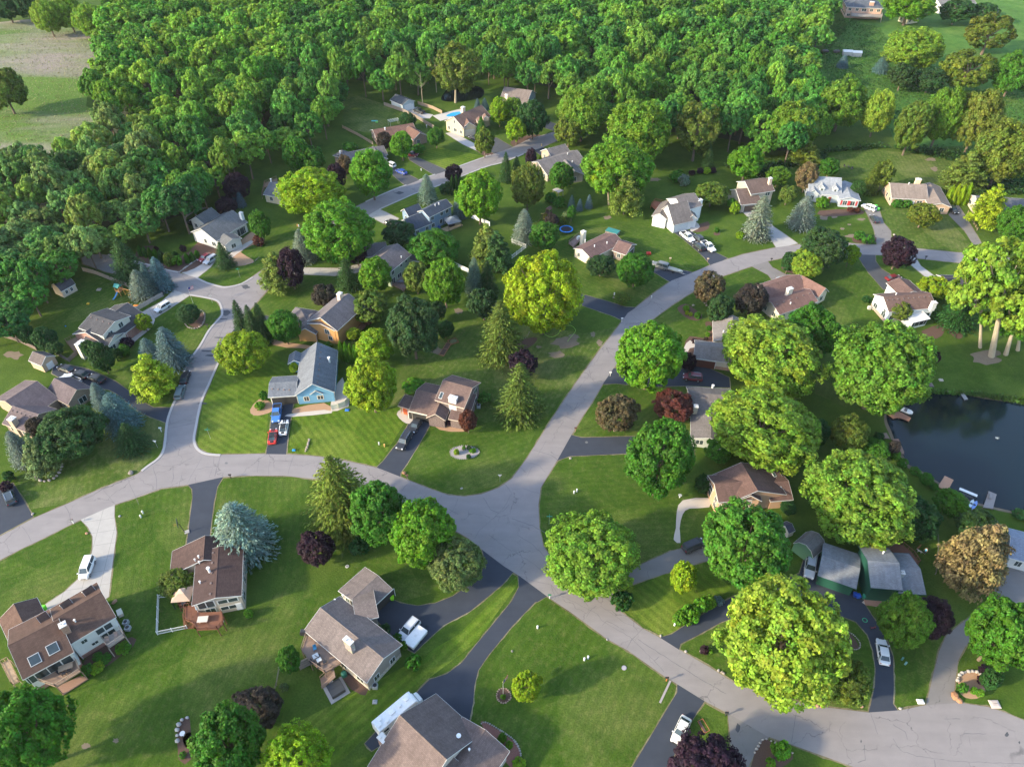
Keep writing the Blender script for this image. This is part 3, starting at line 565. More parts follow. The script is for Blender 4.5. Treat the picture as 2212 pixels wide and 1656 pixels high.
CROWN = {
 'd': [crown_mesh('crown_broadleaf', 28000, .034, 95, (.2, .35), .73, amp=.2) for _ in range(4)],
 'm': [crown_mesh('crown_round', 13000, .050, 64, (.22, .37), amp=.2) for _ in range(4)],
 'e': [crown_mesh('crown_airy', 42000, .0275, 150, (.17, .31), .76, amp=.26, zmin=-.85) for _ in range(3)],
 'o': [crown_mesh('crown_open', 12000, .045, 44, (.17, .3), .74, zmin=-.9, flat=.6, amp=.3) for _ in range(3)],
 'f': [crown_mesh('crown_forest', 9500, .052, 44, (.18, .40), .68, zmin=-.4, amp=.3, flat=.9) for _ in range(6)],
 'h': [crown_mesh('foliage_shrub', 1900, .115, 20, (.34, .5), .6, zmin=-.6, amp=.25) for _ in range(4)],
 's': [spruce_mesh('crown_spruce', 28, 19, 16, .048, .12, .66, .24, M_NEEDLE) for _ in range(4)],
 'b': [spruce_mesh('crown_spruce_dense', 30, 24, 15, .046, .05, .56, .18) for _ in range(3)],
 'w': [pine_mesh('crown_pine') for _ in range(3)],
 'a': [column_mesh('foliage_column') for _ in range(2)]}
def trunk_mesh(seed, limbs=7, top=.8):
    r = random.Random(seed); mb = MB(); pts = [(0, 0, 0), (.02*r.uniform(-1, 1), .02*r.uniform(-1, 1), .3), (.04*r.uniform(-1, 1), .04*r.uniform(-1, 1), .55), (0, 0, top)]; rad = [.06, .042, .028, .008]
    for a, b, ra, rb in zip(pts[:-1], pts[1:], rad[:-1], rad[1:]): mb.tube(a, b, ra, rb, 7)
    for i in range(limbs):
        an = 2*math.pi*(i+r.uniform(-.3, .3))/limbs; h = r.uniform(.28, .5); L = r.uniform(.35, .65); m = (L*.45*math.cos(an), L*.45*math.sin(an), h+.13); e = (L*math.cos(an), L*math.sin(an), h+.25+r.uniform(0, .12))
        mb.tube((0, 0, h), m, .024, .016, 5); mb.tube(m, e, .016, .005, 5)
    return mb.build('trunk', M_BARK)
_tr = [trunk_mesh(i) for i in range(3)]; _trs = MB().tube((0,0,0), (0,0,.93), .045, .008, 7).build('trunk', M_BARK)
TR = [o.data for o in _tr]; TRS = _trs.data
for o in _tr+[_trs]: bpy.data.objects.remove(o)
COL = {'G': (.060,.185,.014), 'g': (.11,.265,.013), 'Y': (.225,.35,.012), 'L': (.20,.33,.030), 'D': (.032,.10,.020), 'O': (.12,.175,.022), 'P': (.036,.016,.028), 'R': (.125,.04,.028), 'T': (.12,.095,.045),
       'B': (.12,.21,.21), 'b': (.19,.26,.21), 'S': (.042,.100,.026), 'C': (.125,.245,.020), 'N': (.20,.155,.065), 'K': (.060,.050,.040), 'W': (.12,.19,.06)}
KIND = {'d': ('deciduous_tree', 'tree'), 'm': ('deciduous_tree', 'tree'), 'e': ('deciduous_tree', 'tree'), 'o': ('deciduous_tree', 'tree'), 'f': ('forest_tree', 'tree'), 'h': ('shrub', 'shrub'), 's': ('spruce_tree', 'spruce'), 'b': ('spruce_tree', 'spruce'), 'w': ('pine_tree', 'pine'), 'a': ('arborvitae', 'arborvitae')}
TN = [0]
def put(ty, x, y, R, H, col, label=None, group=None, tc=None, rz=None):
    """a tree standing at x,y: crown radius R, total height H, clear stem tc"""
    TN[0] += 1; i = TN[0]; r = random.Random(i*13+5); nm, cat = KIND[ty]; rz = r.uniform(0, 6.28) if rz is None else rz
    e = empty(nm, (x, y, 0), rz, label, cat, group)
    me = CROWN[ty][i % len(CROWN[ty])]; cr = bpy.data.objects.new('foliage' if ty in 'ha' else 'crown', me); C.objects.link(cr); cr.parent = e
    k = r.uniform(.9, 1.1); c = COL[col] if isinstance(col, str) else col; cr.color = (c[0]*k*r.uniform(.9, 1.12), c[1]*k, c[2]*k*r.uniform(.85, 1.15), 1)
    if ty in 'sbwa': cr.location = (0, 0, .12 if ty != 'w' else 0); cr.scale = (R, R, H)
    elif ty == 'h': cr.location = (0, 0, H*.45); cr.scale = (R, R, H*.55)
    else: hc = (H-tc)/2; q_ = .92; cr.location = (0, 0, tc+hc); cr.scale = (R*q_*r.uniform(.94, 1.08), R*q_*r.uniform(.9, 1.04), hc*q_); cr.rotation_euler = (r.uniform(-.1, .1), r.uniform(-.1, .1), 0)
    if ty not in 'ha':
        t = bpy.data.objects.new('trunk', TRS if ty in 'sbw' else TR[i % 3]); C.objects.link(t); t.parent = e
        q = max(R, H*.4); t.scale = (q, q, H) if ty in 'sbw' else (R*.95, R*.95, H*.98)
    return e
def solve(ty, u0, v0, u1, v1):
    u, v, rx, ry = (u0+u1)/2, (v0+v1)/2, (u1-u0)/2, (v1-v0)/2
    if ty in 'sbwa':
        H = 6.0; R = 2.0; ub = u
        for _ in range(14):
            g = P(ub, v1, .3); d = proj(g)[2]; R = rx*d/F; away = Vector((g.x, g.y, 0)).normalized(); b = g+away*R*.85
            lo, hi = .5, 40
            for _ in range(24):
                H = (lo+hi)/2
                if proj((b.x, b.y, H))[1] > v0: lo = H
                else: hi = H
            H = max(1.1*R, min(5.5*R if ty != 'a' else 12*R, H)); ub += .6*(u-proj((b.x, b.y, H*.45))[0])
        return b.x, b.y, R*(1.14 if ty in 'sb' else 1.05), H*.98, None
    zc = 4.0
    for _ in range(10):
        p = P(u, v, zc); d = proj(p)[2]; R = rx*d/F; ph = math.atan2(CH-zc, math.hypot(p.x, p.y)); Ry = ry*d/F
        hc = math.sqrt(max(.01, Ry*Ry-(R*math.sin(ph))**2))/math.cos(ph); hc = max((.62 if ty != 'h' else .45)*R, min(1.5*R, hc)); tc = (.08*hc+.5) if ty != 'h' else 0; zc = tc+hc
    return p.x, p.y, R, (tc+2*hc if ty != 'h' else 2*hc*.95), tc
def T(ty, box, col, label, group=None, tc=None):
    x, y, R, H, t = solve(ty, *box); return put(ty, x, y, R, H, col, label, group, t if tc is None else tc)
TREES = [
('d',(-34,1468,147,1695),'G','broad dark green maple cut by the bottom left corner, behind the brown house deck'),
('d',(407,1516,573,1700),'G','large dense green maple at the bottom edge beside the pebble garden bed'),
('m',(498,1488,609,1575),'K','dark grey-green round tree just above the bottom edge maple'),
('e',(570,1562,712,1712),'Y','lime green airy tree at the bottom edge left of the motorhome'),
('m',(342,1225,420,1293),'O','small olive green tree on the left of the maroon-roofed house by the tan gazebo'),
('b',(448,1087,583,1222),'b','pale blue spruce overhanging the maroon-roofed house'),
('m',(645,1145,720,1222),'P','small dark purple tree at the foot of the big green spruce south of the road'),
('s',(646,982,815,1176),'O','largest green spruce, first of the row along the main road junction'),
('d',(757,1030,878,1188),'G','dark green maple between the big spruce and the brighter maple in the roadside row'),
('d',(840,1072,990,1232),'g','bright green round maple in the middle of the roadside row above the T-shaped house'),
('e',(926,1160,1045,1276),'W','grey-green fine-leaved tree at the end of the roadside row by the dark driveway'),
('h',(755,1158,795,1198),'D','small dark shrub under the maples of the roadside row'),
('h',(874,1410,909,1448),'G','clipped round green bush below the gable of the grey T-shaped house'),
('m',(598,1394,650,1456),'G','small leafy green tree left of the deck of the grey T-shaped house'),
('m',(1106,1447,1168,1518),'Y','small lime green tree on the lawn beside the round flagpole bed'),
('e',(1168,1110,1388,1282),'L','sprawling yellow-green crabapple at the road junction corner'),
('m',(1446,1207,1507,1283),'Y','small golden yellow tree below the parked black minivan'),
('h',(1322,1272,1364,1318),'D','dark green bush at the mouth of the gravel driveway'),
('h',(1454,1317,1484,1350),'g','lowest bush of the clipped hedge along the dark driveway'),
('h',(1470,1303,1512,1345),'g','second bush from the bottom in the hedge along the dark driveway'),
('h',(1497,1289,1530,1325),'g','third bush from the bottom in the hedge along the dark driveway'),
('h',(1515,1283,1546,1315),'g','upper green bush of the hedge along the dark driveway'),
('h',(1541,1286,1563,1307),'B','small blue-green bush ending the hedge along the dark driveway'),
('h',(1513,1389,1531,1415),'P','small burgundy bush alone on the grass between road and dark driveway'),
('h',(1529,1399,1540,1414),'g','tiny green bush beside the small burgundy bush'),
('e',(1553,1238,1833,1530),'L','huge yellow-green silver maple hanging over the road, lower right'),
('m',(1789,1413,1880,1536),'O','dark olive tree at the right foot of the huge yellow-green maple'),
('d',(1510,1078,1711,1278),'G','large mid green maple covering the front of the brown and tan house'),
('e',(1739,972,1979,1180),'L','broad yellow-green maple between the brown house and the green-walled house'),
('m',(1936,1076,2028,1170),'D','dark green tree behind the broad maple, above the green-walled house deck'),
('m',(2019,1053,2090,1118),'G','rounded green tree on the pond shore beside the kayaks'),
('d',(1792,893,1876,977),'O','perfectly round olive green tree west of the pond'),
('m',(1742,883,1793,985),'D','dark green tree squeezed between the big yellow maple and the round tree'),
('e',(1530,830,1770,1017),'L','huge yellow-green maple between the grey garage house and the brown tan house'),
('e',(1553,680,1782,852),'L','large pale yellow-green maple above the grey house with the brown garage door'),
('d',(1700,655,1809,773),'G','green maple tucked behind the pale yellow-green maple, below the cream house'),
('e',(1792,688,2016,903),'C','large two-toned green maple north-west of the pond'),
('d',(1324,690,1484,852),'g','bright green maple leaning over the road bend beside the maroon car driveway'),
('m',(1288,848,1376,938),'T','tan olive rounded tree on the grass beside the straight road'),
('m',(1410,837,1501,914),'R','rusty red Japanese maple beside the grey roof'),
('d',(1356,898,1499,1080),'G','tall dense green maple above the big oval lawn, end of the short dark driveway'),
('m',(1523,946,1581,1001),'G','low green tree at the gable corner of the long grey roof'),
('h',(1502,1022,1536,1066),'D','dark bush against the left wall of the brown and tan house'),
('m',(1496,586,1569,656),'T','rounded coppery brown tree on the inside of the road bend'),
('m',(1588,610,1660,681),'K','dark brownish tree in a stone ring beside the cream house'),
('m',(1526,635,1587,702),'S','dark green tree between the coppery tree and the grey upper roof'),
('h',(1473,759,1504,800),'P','small purple Japanese maple by the brown garage door'),
('e',(1087,538,1260,728),'Y','very large lime green maple in the middle of the picture beside the bend'),
('s',(1028,645,1134,797),'O','tall golden green spruce left of the big lime maple'),
('m',(1094,753,1165,819),'P','round dark purple tree between two golden green spruces'),
('s',(1068,780,1178,925),'O','golden green spruce right of the purple-brown roofed house'),
('d',(833,637,951,778),'S','tall dark olive tree cluster in the back lawn behind the orange house'),
('m',(940,690,983,730),'D','low dark shrub-like tree at the right of the dark olive cluster'),
('d',(765,705,853,792),'Y','yellow-green tree, upper of the pair right of the light blue house'),
('d',(743,765,861,897),'Y','bright lemon green maple, lower of the pair right of the light blue house'),
('m',(757,628,839,698),'O','olive green spreading tree above the patio of the orange house'),
('d',(917,556,1004,664),'g','bright green egg-shaped tree right of the sage green house patio'),
('d',(773,552,845,637),'g','bright green tree against the left front of the sage green house'),
('d',(883,496,995,572),'G','wide green maple behind the sage green house'),
('m',(828,474,898,536),'S','dark green tree beside the garage of the slate blue house'),
('e',(652,430,809,574),'g','very large bright green maple beside the upper street end'),
('e',(600,360,742,464),'Y','broad yellow olive tree by the hidden house at the upper street bend'),
('m',(744,502,794,574),'P','narrow dark purple tree left of the grey garage roof'),
('b',(626,493,679,572),'b','pale blue spruce left of the very large bright maple'),
('m',(592,532,661,622),'P','dark purple maple behind the yellowish pine on the corner lawn'),
('w',(553,545,641,645),'O','golden yellow-green pine at the corner of the street junction'),
('s',(721,555,776,633),'S','dark blue-green spruce at the end of the concrete drive'),
('m',(674,610,729,668),'K','bare-looking grey brown shrub tree above the orange house chimney'),
('d',(579,665,647,744),'G','green tree left of the garage of the orange house'),
('b',(500,638,538,738),'S','leftmost of three tall dark spruces east of the left street'),
('b',(525,630,563,748),'S','middle and tallest of three dark spruces east of the left street'),
('b',(546,646,584,744),'S','rightmost of three dark spruces east of the left street'),
('d',(468,711,580,812),'Y','glowing yellow-green round tree beside the left street'),
('a',(731,738,745,780),'g','first column of the arborvitae row below the orange house','arborvitae columns by the light blue house'),
('a',(742,741,755,782),'g','second column of the arborvitae row below the orange house','arborvitae columns by the light blue house'),
('a',(752,744,765,784),'g','third column of the arborvitae row below the orange house','arborvitae columns by the light blue house'),
('a',(762,747,775,787),'g','last column of the arborvitae row below the orange house','arborvitae columns by the light blue house'),
('b',(329,705,401,802),'B','biggest silvery blue spruce on the corner lawn by the left street'),
('b',(295,730,350,797),'B','smaller silvery blue spruce left of the biggest one on the corner lawn'),
('w',(278,767,376,870),'Y','yellow pine-like tree below the pair of silvery blue spruces'),
('m',(190,735,245,807),'D','dark green cedar in front of the white chimney house'),
('m',(177,732,205,772),'D','slim dark cedar touching the white chimney'),
('e',(381,656,432,698),'S','low weeping tree in the round stone bed'),
('m',(291,677,329,715),'Y','small yellow-green tree by the garage of the cream and brick house'),
('h',(260,727,288,751),'P','round burgundy bush beside the front porch of the cream and brick house'),
('h',(240,748,262,780),'D','clipped green hedge bush, left one below the brick porch'),
('h',(257,741,279,770),'G','clipped green hedge bush, right one below the brick porch'),
('m',(38,697,76,746),'D','dark green bushy tree, left of three in the back corner of the yard'),
('m',(70,703,122,758),'D','dark green bushy tree, middle of three in the back corner of the yard'),
('m',(100,734,136,768),'S','low blue-green bushy tree next to the deck screen'),
('s',(230,513,309,618),'S','tall dark green spruce at the cul-de-sac end left of the blue spruces'),
('b',(304,566,333,637),'B','narrow blue spruce behind the other two by the wooden fence'),
('b',(321,553,367,632),'B','tall blue spruce beside the street end, right of three'),
('b',(274,582,331,651),'b','wide pale blue spruce next to the play set'),
('a',(297,532,308,553),'G','first small conifer of the hedge on the mulch bed','hedge conifers on the mulch bed of the cottage'),
('a',(308,534,319,556),'G','second small conifer of the hedge on the mulch bed','hedge conifers on the mulch bed of the cottage'),
('a',(319,536,331,560),'G','third small conifer of the hedge on the mulch bed','hedge conifers on the mulch bed of the cottage'),
('a',(331,538,343,564),'G','fourth small conifer of the hedge on the mulch bed','hedge conifers on the mulch bed of the cottage'),
('a',(342,541,355,567),'S','fifth small conifer of the hedge on the mulch bed','hedge conifers on the mulch bed of the cottage'),
('h',(353,543,376,575),'O','yellowish upright shrub, left of two on the mulch bed by the white driveway'),
('h',(369,550,392,575),'g','yellow-green shrub, right of two on the mulch bed by the white driveway'),
('a',(371,544,388,566),'S','dark small conifer between the mulch bed shrubs'),
('a',(398,548,410,568),'G','small conifer at the left of the row nearest the red car','hedge conifers near the red car'),
('a',(410,545,421,564),'G','small conifer in the middle of the row nearest the red car','hedge conifers near the red car'),
('a',(421,541,432,558),'G','small conifer at the right of the row nearest the red car','hedge conifers near the red car'),
('h',(332,530,342,545),'P','small purple shrub in the mulch bed left of the cottage'),
('h',(388,528,402,544),'P','small reddish shrub in the middle of the cottage mulch bed'),
('s',(459,522,504,584),'S','dark green spruce right in front of the white cottage garage'),
('m',(539,446,584,523),'G','dense green tree at the right side of the white cottage'),
('h',(546,507,569,531),'R','small red bush below the tree right of the white cottage'),
('b',(493,410,512,440),'B','left of two small blue spruces behind the white cottage'),
('b',(508,412,529,448),'B','right of two small blue spruces behind the white cottage'),
('m',(482,372,539,432),'P','round purple tree at the wood edge above the white cottage'),
('m',(463,424,516,467),'P','low purple Japanese maple directly behind the white cottage roof'),
('d',(86,876,221,995),'S','broad dark green maple with a visible stem below the brown brick house'),
('b',(211,848,293,940),'B','big blue spruce at the right side of the brown brick house'),
('b',(192,826,234,882),'b','pale slim spruce touching the corner of the brown brick house'),
('s',(242,913,317,985),'S','bushy dark green spruce below the big blue spruce'),
('b',(12,930,68,1007),'b','pale blue spruce by the chimney at the left edge'),
('w',(45,940,125,1032),'W','grey-green conifer inside the curved stone wall'),
('h',(0,1037,25,1063),'P','maroon hedge at the left edge above the parking area'),
('h',(7,1013,29,1041),'D','dark bush behind the maroon hedge at the left edge'),
('m',(57,897,98,950),'K','brownish thin tree against the brown brick house front'),
('d',(757,320,846,428),'g','large bright green tree in front of the grey house, left of the white car'),
('m',(704,352,747,408),'P','dark purple tree left of the large bright tree by the white car'),
('m',(727,334,761,382),'T','brown-tinged tree between purple tree and grey roof'),
('m',(611,293,668,372),'G','green tree, left of the pair at the wood edge left of the grey house'),
('m',(643,314,704,374),'G','green tree, right of the pair at the wood edge left of the grey house'),
('d',(843,282,892,343),'g','bright green tree in front of the brown brick ranch'),
('m',(812,284,849,327),'K','dark brownish tree left of the bright tree at the brick ranch'),
('m',(862,243,899,275),'D','round dark cedar behind the brick ranch roof'),
('m',(922,274,962,317),'G','green tree at the right end of the brick ranch'),
('h',(890,310,919,332),'G','low bush in front of the brick ranch window'),
('h',(740,306,772,326),'G','green bush on the back lawn above the grey house porch'),
('s',(1026,250,1053,296),'G','small spruce in front of the tan steep-roofed house'),
('m',(1022,276,1071,336),'O','golden green pointed tree on the roadside bed of the tan house'),
('m',(1058,205,1100,272),'Y','yellow-green tree, leftmost of the cluster right of the tan house'),
('m',(1084,210,1131,264),'L','pale green tree at the top of the cluster right of the tan house'),
('d',(1117,216,1184,295),'D','dark green tree at the right of the cluster beside the tan house'),
('m',(1092,254,1139,308),'Y','bright yellow-green tree at the bottom of the cluster beside the tan house'),
('m',(959,355,1000,391),'P','small purple tree on the verge of the upper street'),
('b',(901,375,944,442),'b','pale blue spruce on the lawn of the slate blue house'),
('a',(972,381,983,421),'D','left dark column of three beside the slate blue house lawn','dark columns by the upper street'),
('a',(981,379,992,420),'D','middle dark column of three beside the slate blue house lawn','dark columns by the upper street'),
('a',(990,383,1000,419),'D','right dark column of three beside the slate blue house lawn','dark columns by the upper street'),
('h',(951,391,977,419),'D','dark round bush left of the three dark columns'),
('d',(987,366,1084,482),'g','large bright green tree right of the slate blue house'),
('s',(1077,326,1109,396),'S','dark green spruce by the upper street, left of two'),
('b',(1102,337,1130,391),'S','blue-green spruce by the upper street, right of two'),
('m',(1133,320,1161,359),'P','small burgundy tree beside the silver pickup driveway'),
('a',(1163,337,1172,363),'Y','taller yellow-green column by the grey house with the silver pickup'),
('a',(1171,347,1181,369),'Y','shorter yellow-green column by the grey house with the silver pickup'),
('m',(1185,348,1242,410),'G','green tree in front of the grey house with the silver pickup'),
('e',(1102,352,1178,450),'O','thin-crowned birch with pale stems north of the trampoline yard'),
('d',(1260,297,1405,434),'g','very large rounded green tree right of the grey house by the wood'),
('w',(1310,364,1394,478),'O','yellowish feathery pine standing in front of the very large rounded tree'),
('s',(1518,310,1545,365),'S','narrow dark spruce in the garden at the wood edge'),
('d',(1572,312,1654,388),'g','bright green tree at the wood edge above the brown-roofed house'),
('e',(1203,187,1314,300),'C','tall pale green poplar-like tree at the upper street end'),
('m',(1195,245,1263,314),'O','light olive tree in front of the tall pale tree at the upper street end'),
('e',(1303,215,1454,352),'C','broad pale green tree at the wood edge behind the grey house'),
('o',(1455,210,1562,342),'O','tall oak with dark bare stems at the wood edge above the garden'),
('m',(1502,391,1574,446),'O','low rounded olive tree between the white house and the brown-roofed house'),
('h',(1449,367,1480,392),'G','green bush in the garden behind the white house'),
('h',(1466,375,1491,401),'b','pale flowering bush in the garden behind the white house'),
('h',(1489,366,1502,379),'P','leftmost of three purple bushes in the wood-edge garden'),
('h',(1506,361,1521,375),'P','middle of three purple bushes in the wood-edge garden'),
('h',(1535,360,1547,374),'P','rightmost of three purple bushes in the wood-edge garden'),
('h',(1519,361,1536,376),'Y','yellow-green bush between the purple garden bushes'),
('m',(1144,478,1208,540),'G','round green tree left of the trampoline'),
('b',(1106,450,1159,530),'b','blue-grey spruce behind the white fence corner'),
('w',(1010,485,1096,592),'O','feathery golden green pine in the back garden centre'),
('w',(1040,498,1108,602),'S','darker feathery pine right of the golden pine'),
('b',(1004,554,1045,640),'b','slender silver-tipped spruce at the end of the white fence'),
('s',(1028,560,1076,642),'S','shaded green spruce behind the silver-tipped spruce'),
('m',(1010,620,1079,692),'S','ragged dark tree with broken pale limbs above the golden spruce'),
('b',(975,417,1007,475),'B','blue spruce touching the right wall of the slate blue house'),
('m',(921,648,964,695),'S','small dark round tree below the bright egg-shaped tree'),
('m',(868,564,931,634),'O','olive tree over the patio of the sage green house'),
('b',(1227,421,1243,449),'B','left of three small blue spruces in the mulch circles'),
('b',(1245,429,1260,456),'B','middle of three small blue spruces in the mulch circles'),
('b',(1264,420,1281,451),'B','right of three small blue spruces in the mulch circles'),
('h',(1178,414,1203,436),'G','left bush of the trimmed hedge by the garden arbour'),
('h',(1195,424,1222,448),'G','right bush of the trimmed hedge by the garden arbour'),
('h',(1213,455,1230,476),'W','white-flowering bush near the trampoline'),
('m',(1224,443,1246,475),'G','small green tree beside the white-flowering bush'),
('m',(1177,460,1208,490),'K','dark brown bush below the swing set'),
('h',(1203,467,1223,488),'O','yellowish bush between swing set and trampoline'),
('d',(1267,549,1329,598),'S','flat-topped dark tree in a mulch ring before the cream ranch'),
('d',(1330,544,1414,624),'G','round green tree in front of the cream ranch garage'),
('m',(1326,629,1360,660),'O','round olive shrub beside the short driveway on the bend'),
('h',(1590,499,1609,515),'Y','small yellow-green bush on the lawn left of the tall pale spruce'),
('b',(1610,420,1674,523),'b','tall pale grey-green spruce beside the concrete driveway'),
('m',(1570,427,1590,450),'G','green bush at the left wall of the brown-roofed garage'),
('h',(1577,434,1598,461),'Y','golden bush at the left wall of the brown-roofed garage'),
('h',(1543,490,1554,502),'G','small green bush in the round bed before the white house'),
('b',(1707,421,1766,499),'b','pale beige-green spruce left of the blue-grey cape house'),
('d',(1728,488,1828,583),'S','dense dark green tree over the road, left of the lime shrub'),
('m',(1820,524,1854,576),'Y','lime yellow column-like shrub right of the dense dark tree'),
('m',(1688,541,1721,590),'D','dark bush behind the pale green tree at the driveway'),
('e',(1703,535,1781,600),'L','pale olive airy tree in front of the dense dark tree'),
('d',(1902,509,1980,582),'P','round deep purple maple beside the right-hand road'),
('m',(1962,436,2028,491),'O','olive green tree on the lawn before the tan brick ranch'),
('h',(1928,428,1950,448),'G','left round bush before the tan brick ranch'),
('h',(1949,429,1970,449),'G','right round bush before the tan brick ranch'),
('a',(2046,402,2060,438),'Y','first bright column of the row right of the tan brick ranch','bright arborvitae row at the ranch'),
('a',(2057,400,2072,440),'Y','second bright column of the row right of the tan brick ranch','bright arborvitae row at the ranch'),
('a',(2069,400,2084,442),'Y','third bright column of the row right of the tan brick ranch','bright arborvitae row at the ranch'),
('a',(2081,398,2096,442),'Y','last bright column of the row right of the tan brick ranch','bright arborvitae row at the ranch'),
('w',(2098,397,2179,500),'Y','tall yellow-olive larch in front of the dark grey house at the right edge'),
('d',(2158,440,2234,524),'G','green tree at the right edge above the tall cottonwoods'),
('m',(1985,595,2050,647),'Y','yellow-green bushy tree behind the white house with brown roof'),
('s',(2036,625,2121,718),'D','very dark spruce right of the white house with the sunroom'),
('m',(1920,651,1971,694),'O','thin yellow-green tree before the sunroom of the white house'),
('h',(1863,637,1881,653),'D','dark bush in the brick planter left of the white house'),
('m',(2010,757,2032,786),'P','small dark purple tree on the lawn north of the pond'),
('h',(1888,932,1910,953),'D','dark round shrub by the wooden landing west of the pond'),
('m',(1865,949,1923,990),'G','spreading green shrub on the west shore of the pond'),
('m',(1917,949,1946,982),'K','brown-leaved shrub over the long dock'),
('h',(1926,970,1946,992),'G','upper green shrub on the pond bank below the long dock'),
('h',(1940,988,1962,1010),'G','lower green shrub on the pond bank below the long dock'),
('h',(1966,1008,1990,1026),'G','small bank shrub left of the square dock'),
('m',(1987,1020,2017,1048),'G','taller bank shrub left of the square dock'),
('h',(2009,1042,2027,1058),'G','bank shrub touching the square dock'),
('h',(2188,1100,2222,1122),'D','dark shrub at the right edge of the pond beach'),
('m',(1684,1080,1721,1112),'D','dark round bush below the skylight roof of the brown tan house'),
('d',(1898,1276,2010,1404),'C','round green and gold tree below the green-walled house'),
('d',(1975,1279,2054,1390),'P','purple maple below the green-walled house, right of the round tree'),
('d',(2094,1278,2236,1455),'G','large green maple at the right edge beside the curved driveway'),
('w',(2040,1134,2184,1292),'N','large golden brown pine at the right edge below the pond'),
('d',(2066,1117,2172,1168),'S','dark tree behind the golden brown pine'),
('h',(1673,1598,1709,1638),'g','round green bush at the corner bed on the bottom edge'),
('h',(1654,1629,1675,1662),'g','green bush cut by the bottom edge left of the corner bed'),
('h',(1664,1604,1677,1618),'g','little green bush beside the round bush in the corner bed'),
('h',(2071,1473,2091,1496),'G','left bush in the wood chip bed by the curved driveway'),
('h',(2098,1480,2112,1500),'g','middle bush in the wood chip bed by the curved driveway'),
('h',(2110,1484,2126,1508),'g','right bush in the wood chip bed by the curved driveway'),
('m',(2122,1440,2162,1492),'D','dark shrub mass right of the wood chip bed'),
('h',(2116,1437,2141,1457),'P','dark purple bush above the wood chip bed'),
('h',(2112,1460,2136,1478),'P','low purple bush inside the wood chip bed'),
('d',(1441,1590,1605,1748),'P','very dark purple maple cut by the bottom edge beside the driveway'),
('b',(1810,118,1834,148),'B','dark blue spruce below the white covered pens on the meadow'),
('b',(1889,118,1924,160),'B','larger blue spruce on the meadow edge, right of the other'),
('e',(1908,60,2038,152),'L','pale yellow-green willow mass right of the meadow'),
('o',(2028,104,2156,194),'O','wide olive tree with a pale forked stem in the upper right'),
('m',(2034,-2,2101,48),'D','dark green tree by the house in the upper right corner'),
('m',(2096,6,2150,48),'D','dark tree beside the blue shed in the upper right corner'),
('o',(2083,27,2196,112),'O','sparse olive tree in the upper right corner field'),
('d',(1909,-14,2020,40),'g','green trees behind the brick mansion lawn at the top edge'),
('d',(1934,213,2012,332),'O','left tree of the big group above the striped back lawn'),
('d',(1993,178,2082,322),'C','tallest middle tree of the big group above the striped back lawn'),
('d',(2068,184,2160,334),'O','right tree of the big group above the striped back lawn'),
('e',(1865,192,1930,292),'L','light feathery tree left of the group above the striped back lawn'),
('d',(1768,168,1874,278),'C','large oak-like tree at the meadow corner of the wood'),
('d',(1658,220,1772,328),'C','large tree at the front corner of the wood above the cape house'),
('w',(1703,305,1779,364),'O','wide olive pine between the wood and the striped back lawn'),
('s',(1868,345,1905,422),'O','light green spruce behind the two roofs, left of its companion'),
('m',(1888,342,1932,412),'O','olive tree leaning on the light green spruce'),
('w',(2034,330,2136,428),'O','big pale pine behind the tan brick ranch'),
('d',(2108,258,2234,402),'O','big yellow-green tree mass at the right edge above the ranch'),
('m',(1719,348,1768,412),'N','withered tan tree at the left end of the cape house roof'),
('m',(1654,358,1708,402),'C','speckled green tree right of the brown-roofed house'),
('d',(2148,112,2234,204),'G','dark green tree at the right edge beside the far field'),
('m',(1918,138,1982,192),'S','dark shrubby tree under the pale willow mass'),
('m',(1976,146,2044,196),'S','greyish shrub mass under the pale willow mass'),
('m',(1770,341,1815,380),'G','green shrubs at the left end of the striped back lawn'),
('m',(1838,388,1869,426),'D','dark evergreen bush between the cape house and the ranch'),
('m',(1683,399,1721,440),'O','small tree with a thin stem left of the cape house'),
('h',(1764,424,1792,448),'g','yellow-green bush by the cape house front door'),
('h',(1832,446,1846,458),'R','left reddish bush under the red-shuttered windows'),
('h',(1846,447,1859,459),'R','right reddish bush under the red-shuttered windows'),
('h',(1764,430,1781,442),'P','purple bush before the cape house front'),
('h',(1846,498,1868,518),'G','left bush in the roadside bed across from the purple maple'),
('h',(1864,506,1888,526),'G','right bush in the roadside bed across from the purple maple'),
('d',(-36,146,52,240),'O','olive tree cut by the left edge in the marsh'),
('e',(70,0,130,72),'L','left pale willow at the head of the marsh'),
('e',(112,-8,178,62),'L','middle pale willow at the head of the marsh'),
('e',(160,10,228,76),'L','right pale willow at the head of the marsh'),
('d',(-20,-12,48,44),'D','dark green trees at the top left corner'),
('d',(30,-16,80,42),'D','dark tree right of the top left corner trees'),
('h',(1008,961,1018,971),'D','dark clipped bush at the top of the oval stone bed'),
('h',(1014,968,1028,978),'g','green bush at the right of the oval stone bed'),
('h',(1007,980,1017,991),'D','dark bush at the bottom of the oval stone bed'),
('h',(980,968,992,982),'Y','yellow-green plants at the left of the oval stone bed'),
('h',(998,962,1006,972),'g','light green bush at the top left of the oval stone bed'),
('h',(1081,1498,1092,1510),'g','little bush at the foot of the flagpole'),
('h',(1476,658,1490,672),'g','light green grass clump, left in the bed inside the bend'),
('h',(1500,672,1514,688),'G','green grass clump, right in the bed inside the bend'),
('h',(1480,670,1488,680),'Y','left clipped ball bush in the bed inside the bend'),
('h',(1488,673,1496,683),'Y','right clipped ball bush in the bed inside the bend'),
('h',(1526,702,1537,714),'G','top bush in the curved bed by the grey upper roof'),
('h',(1524,716,1534,727),'g','green bush in the middle of the curved bed by the grey roof'),
('h',(1520,727,1529,736),'K','brown bush in the curved bed by the grey roof'),
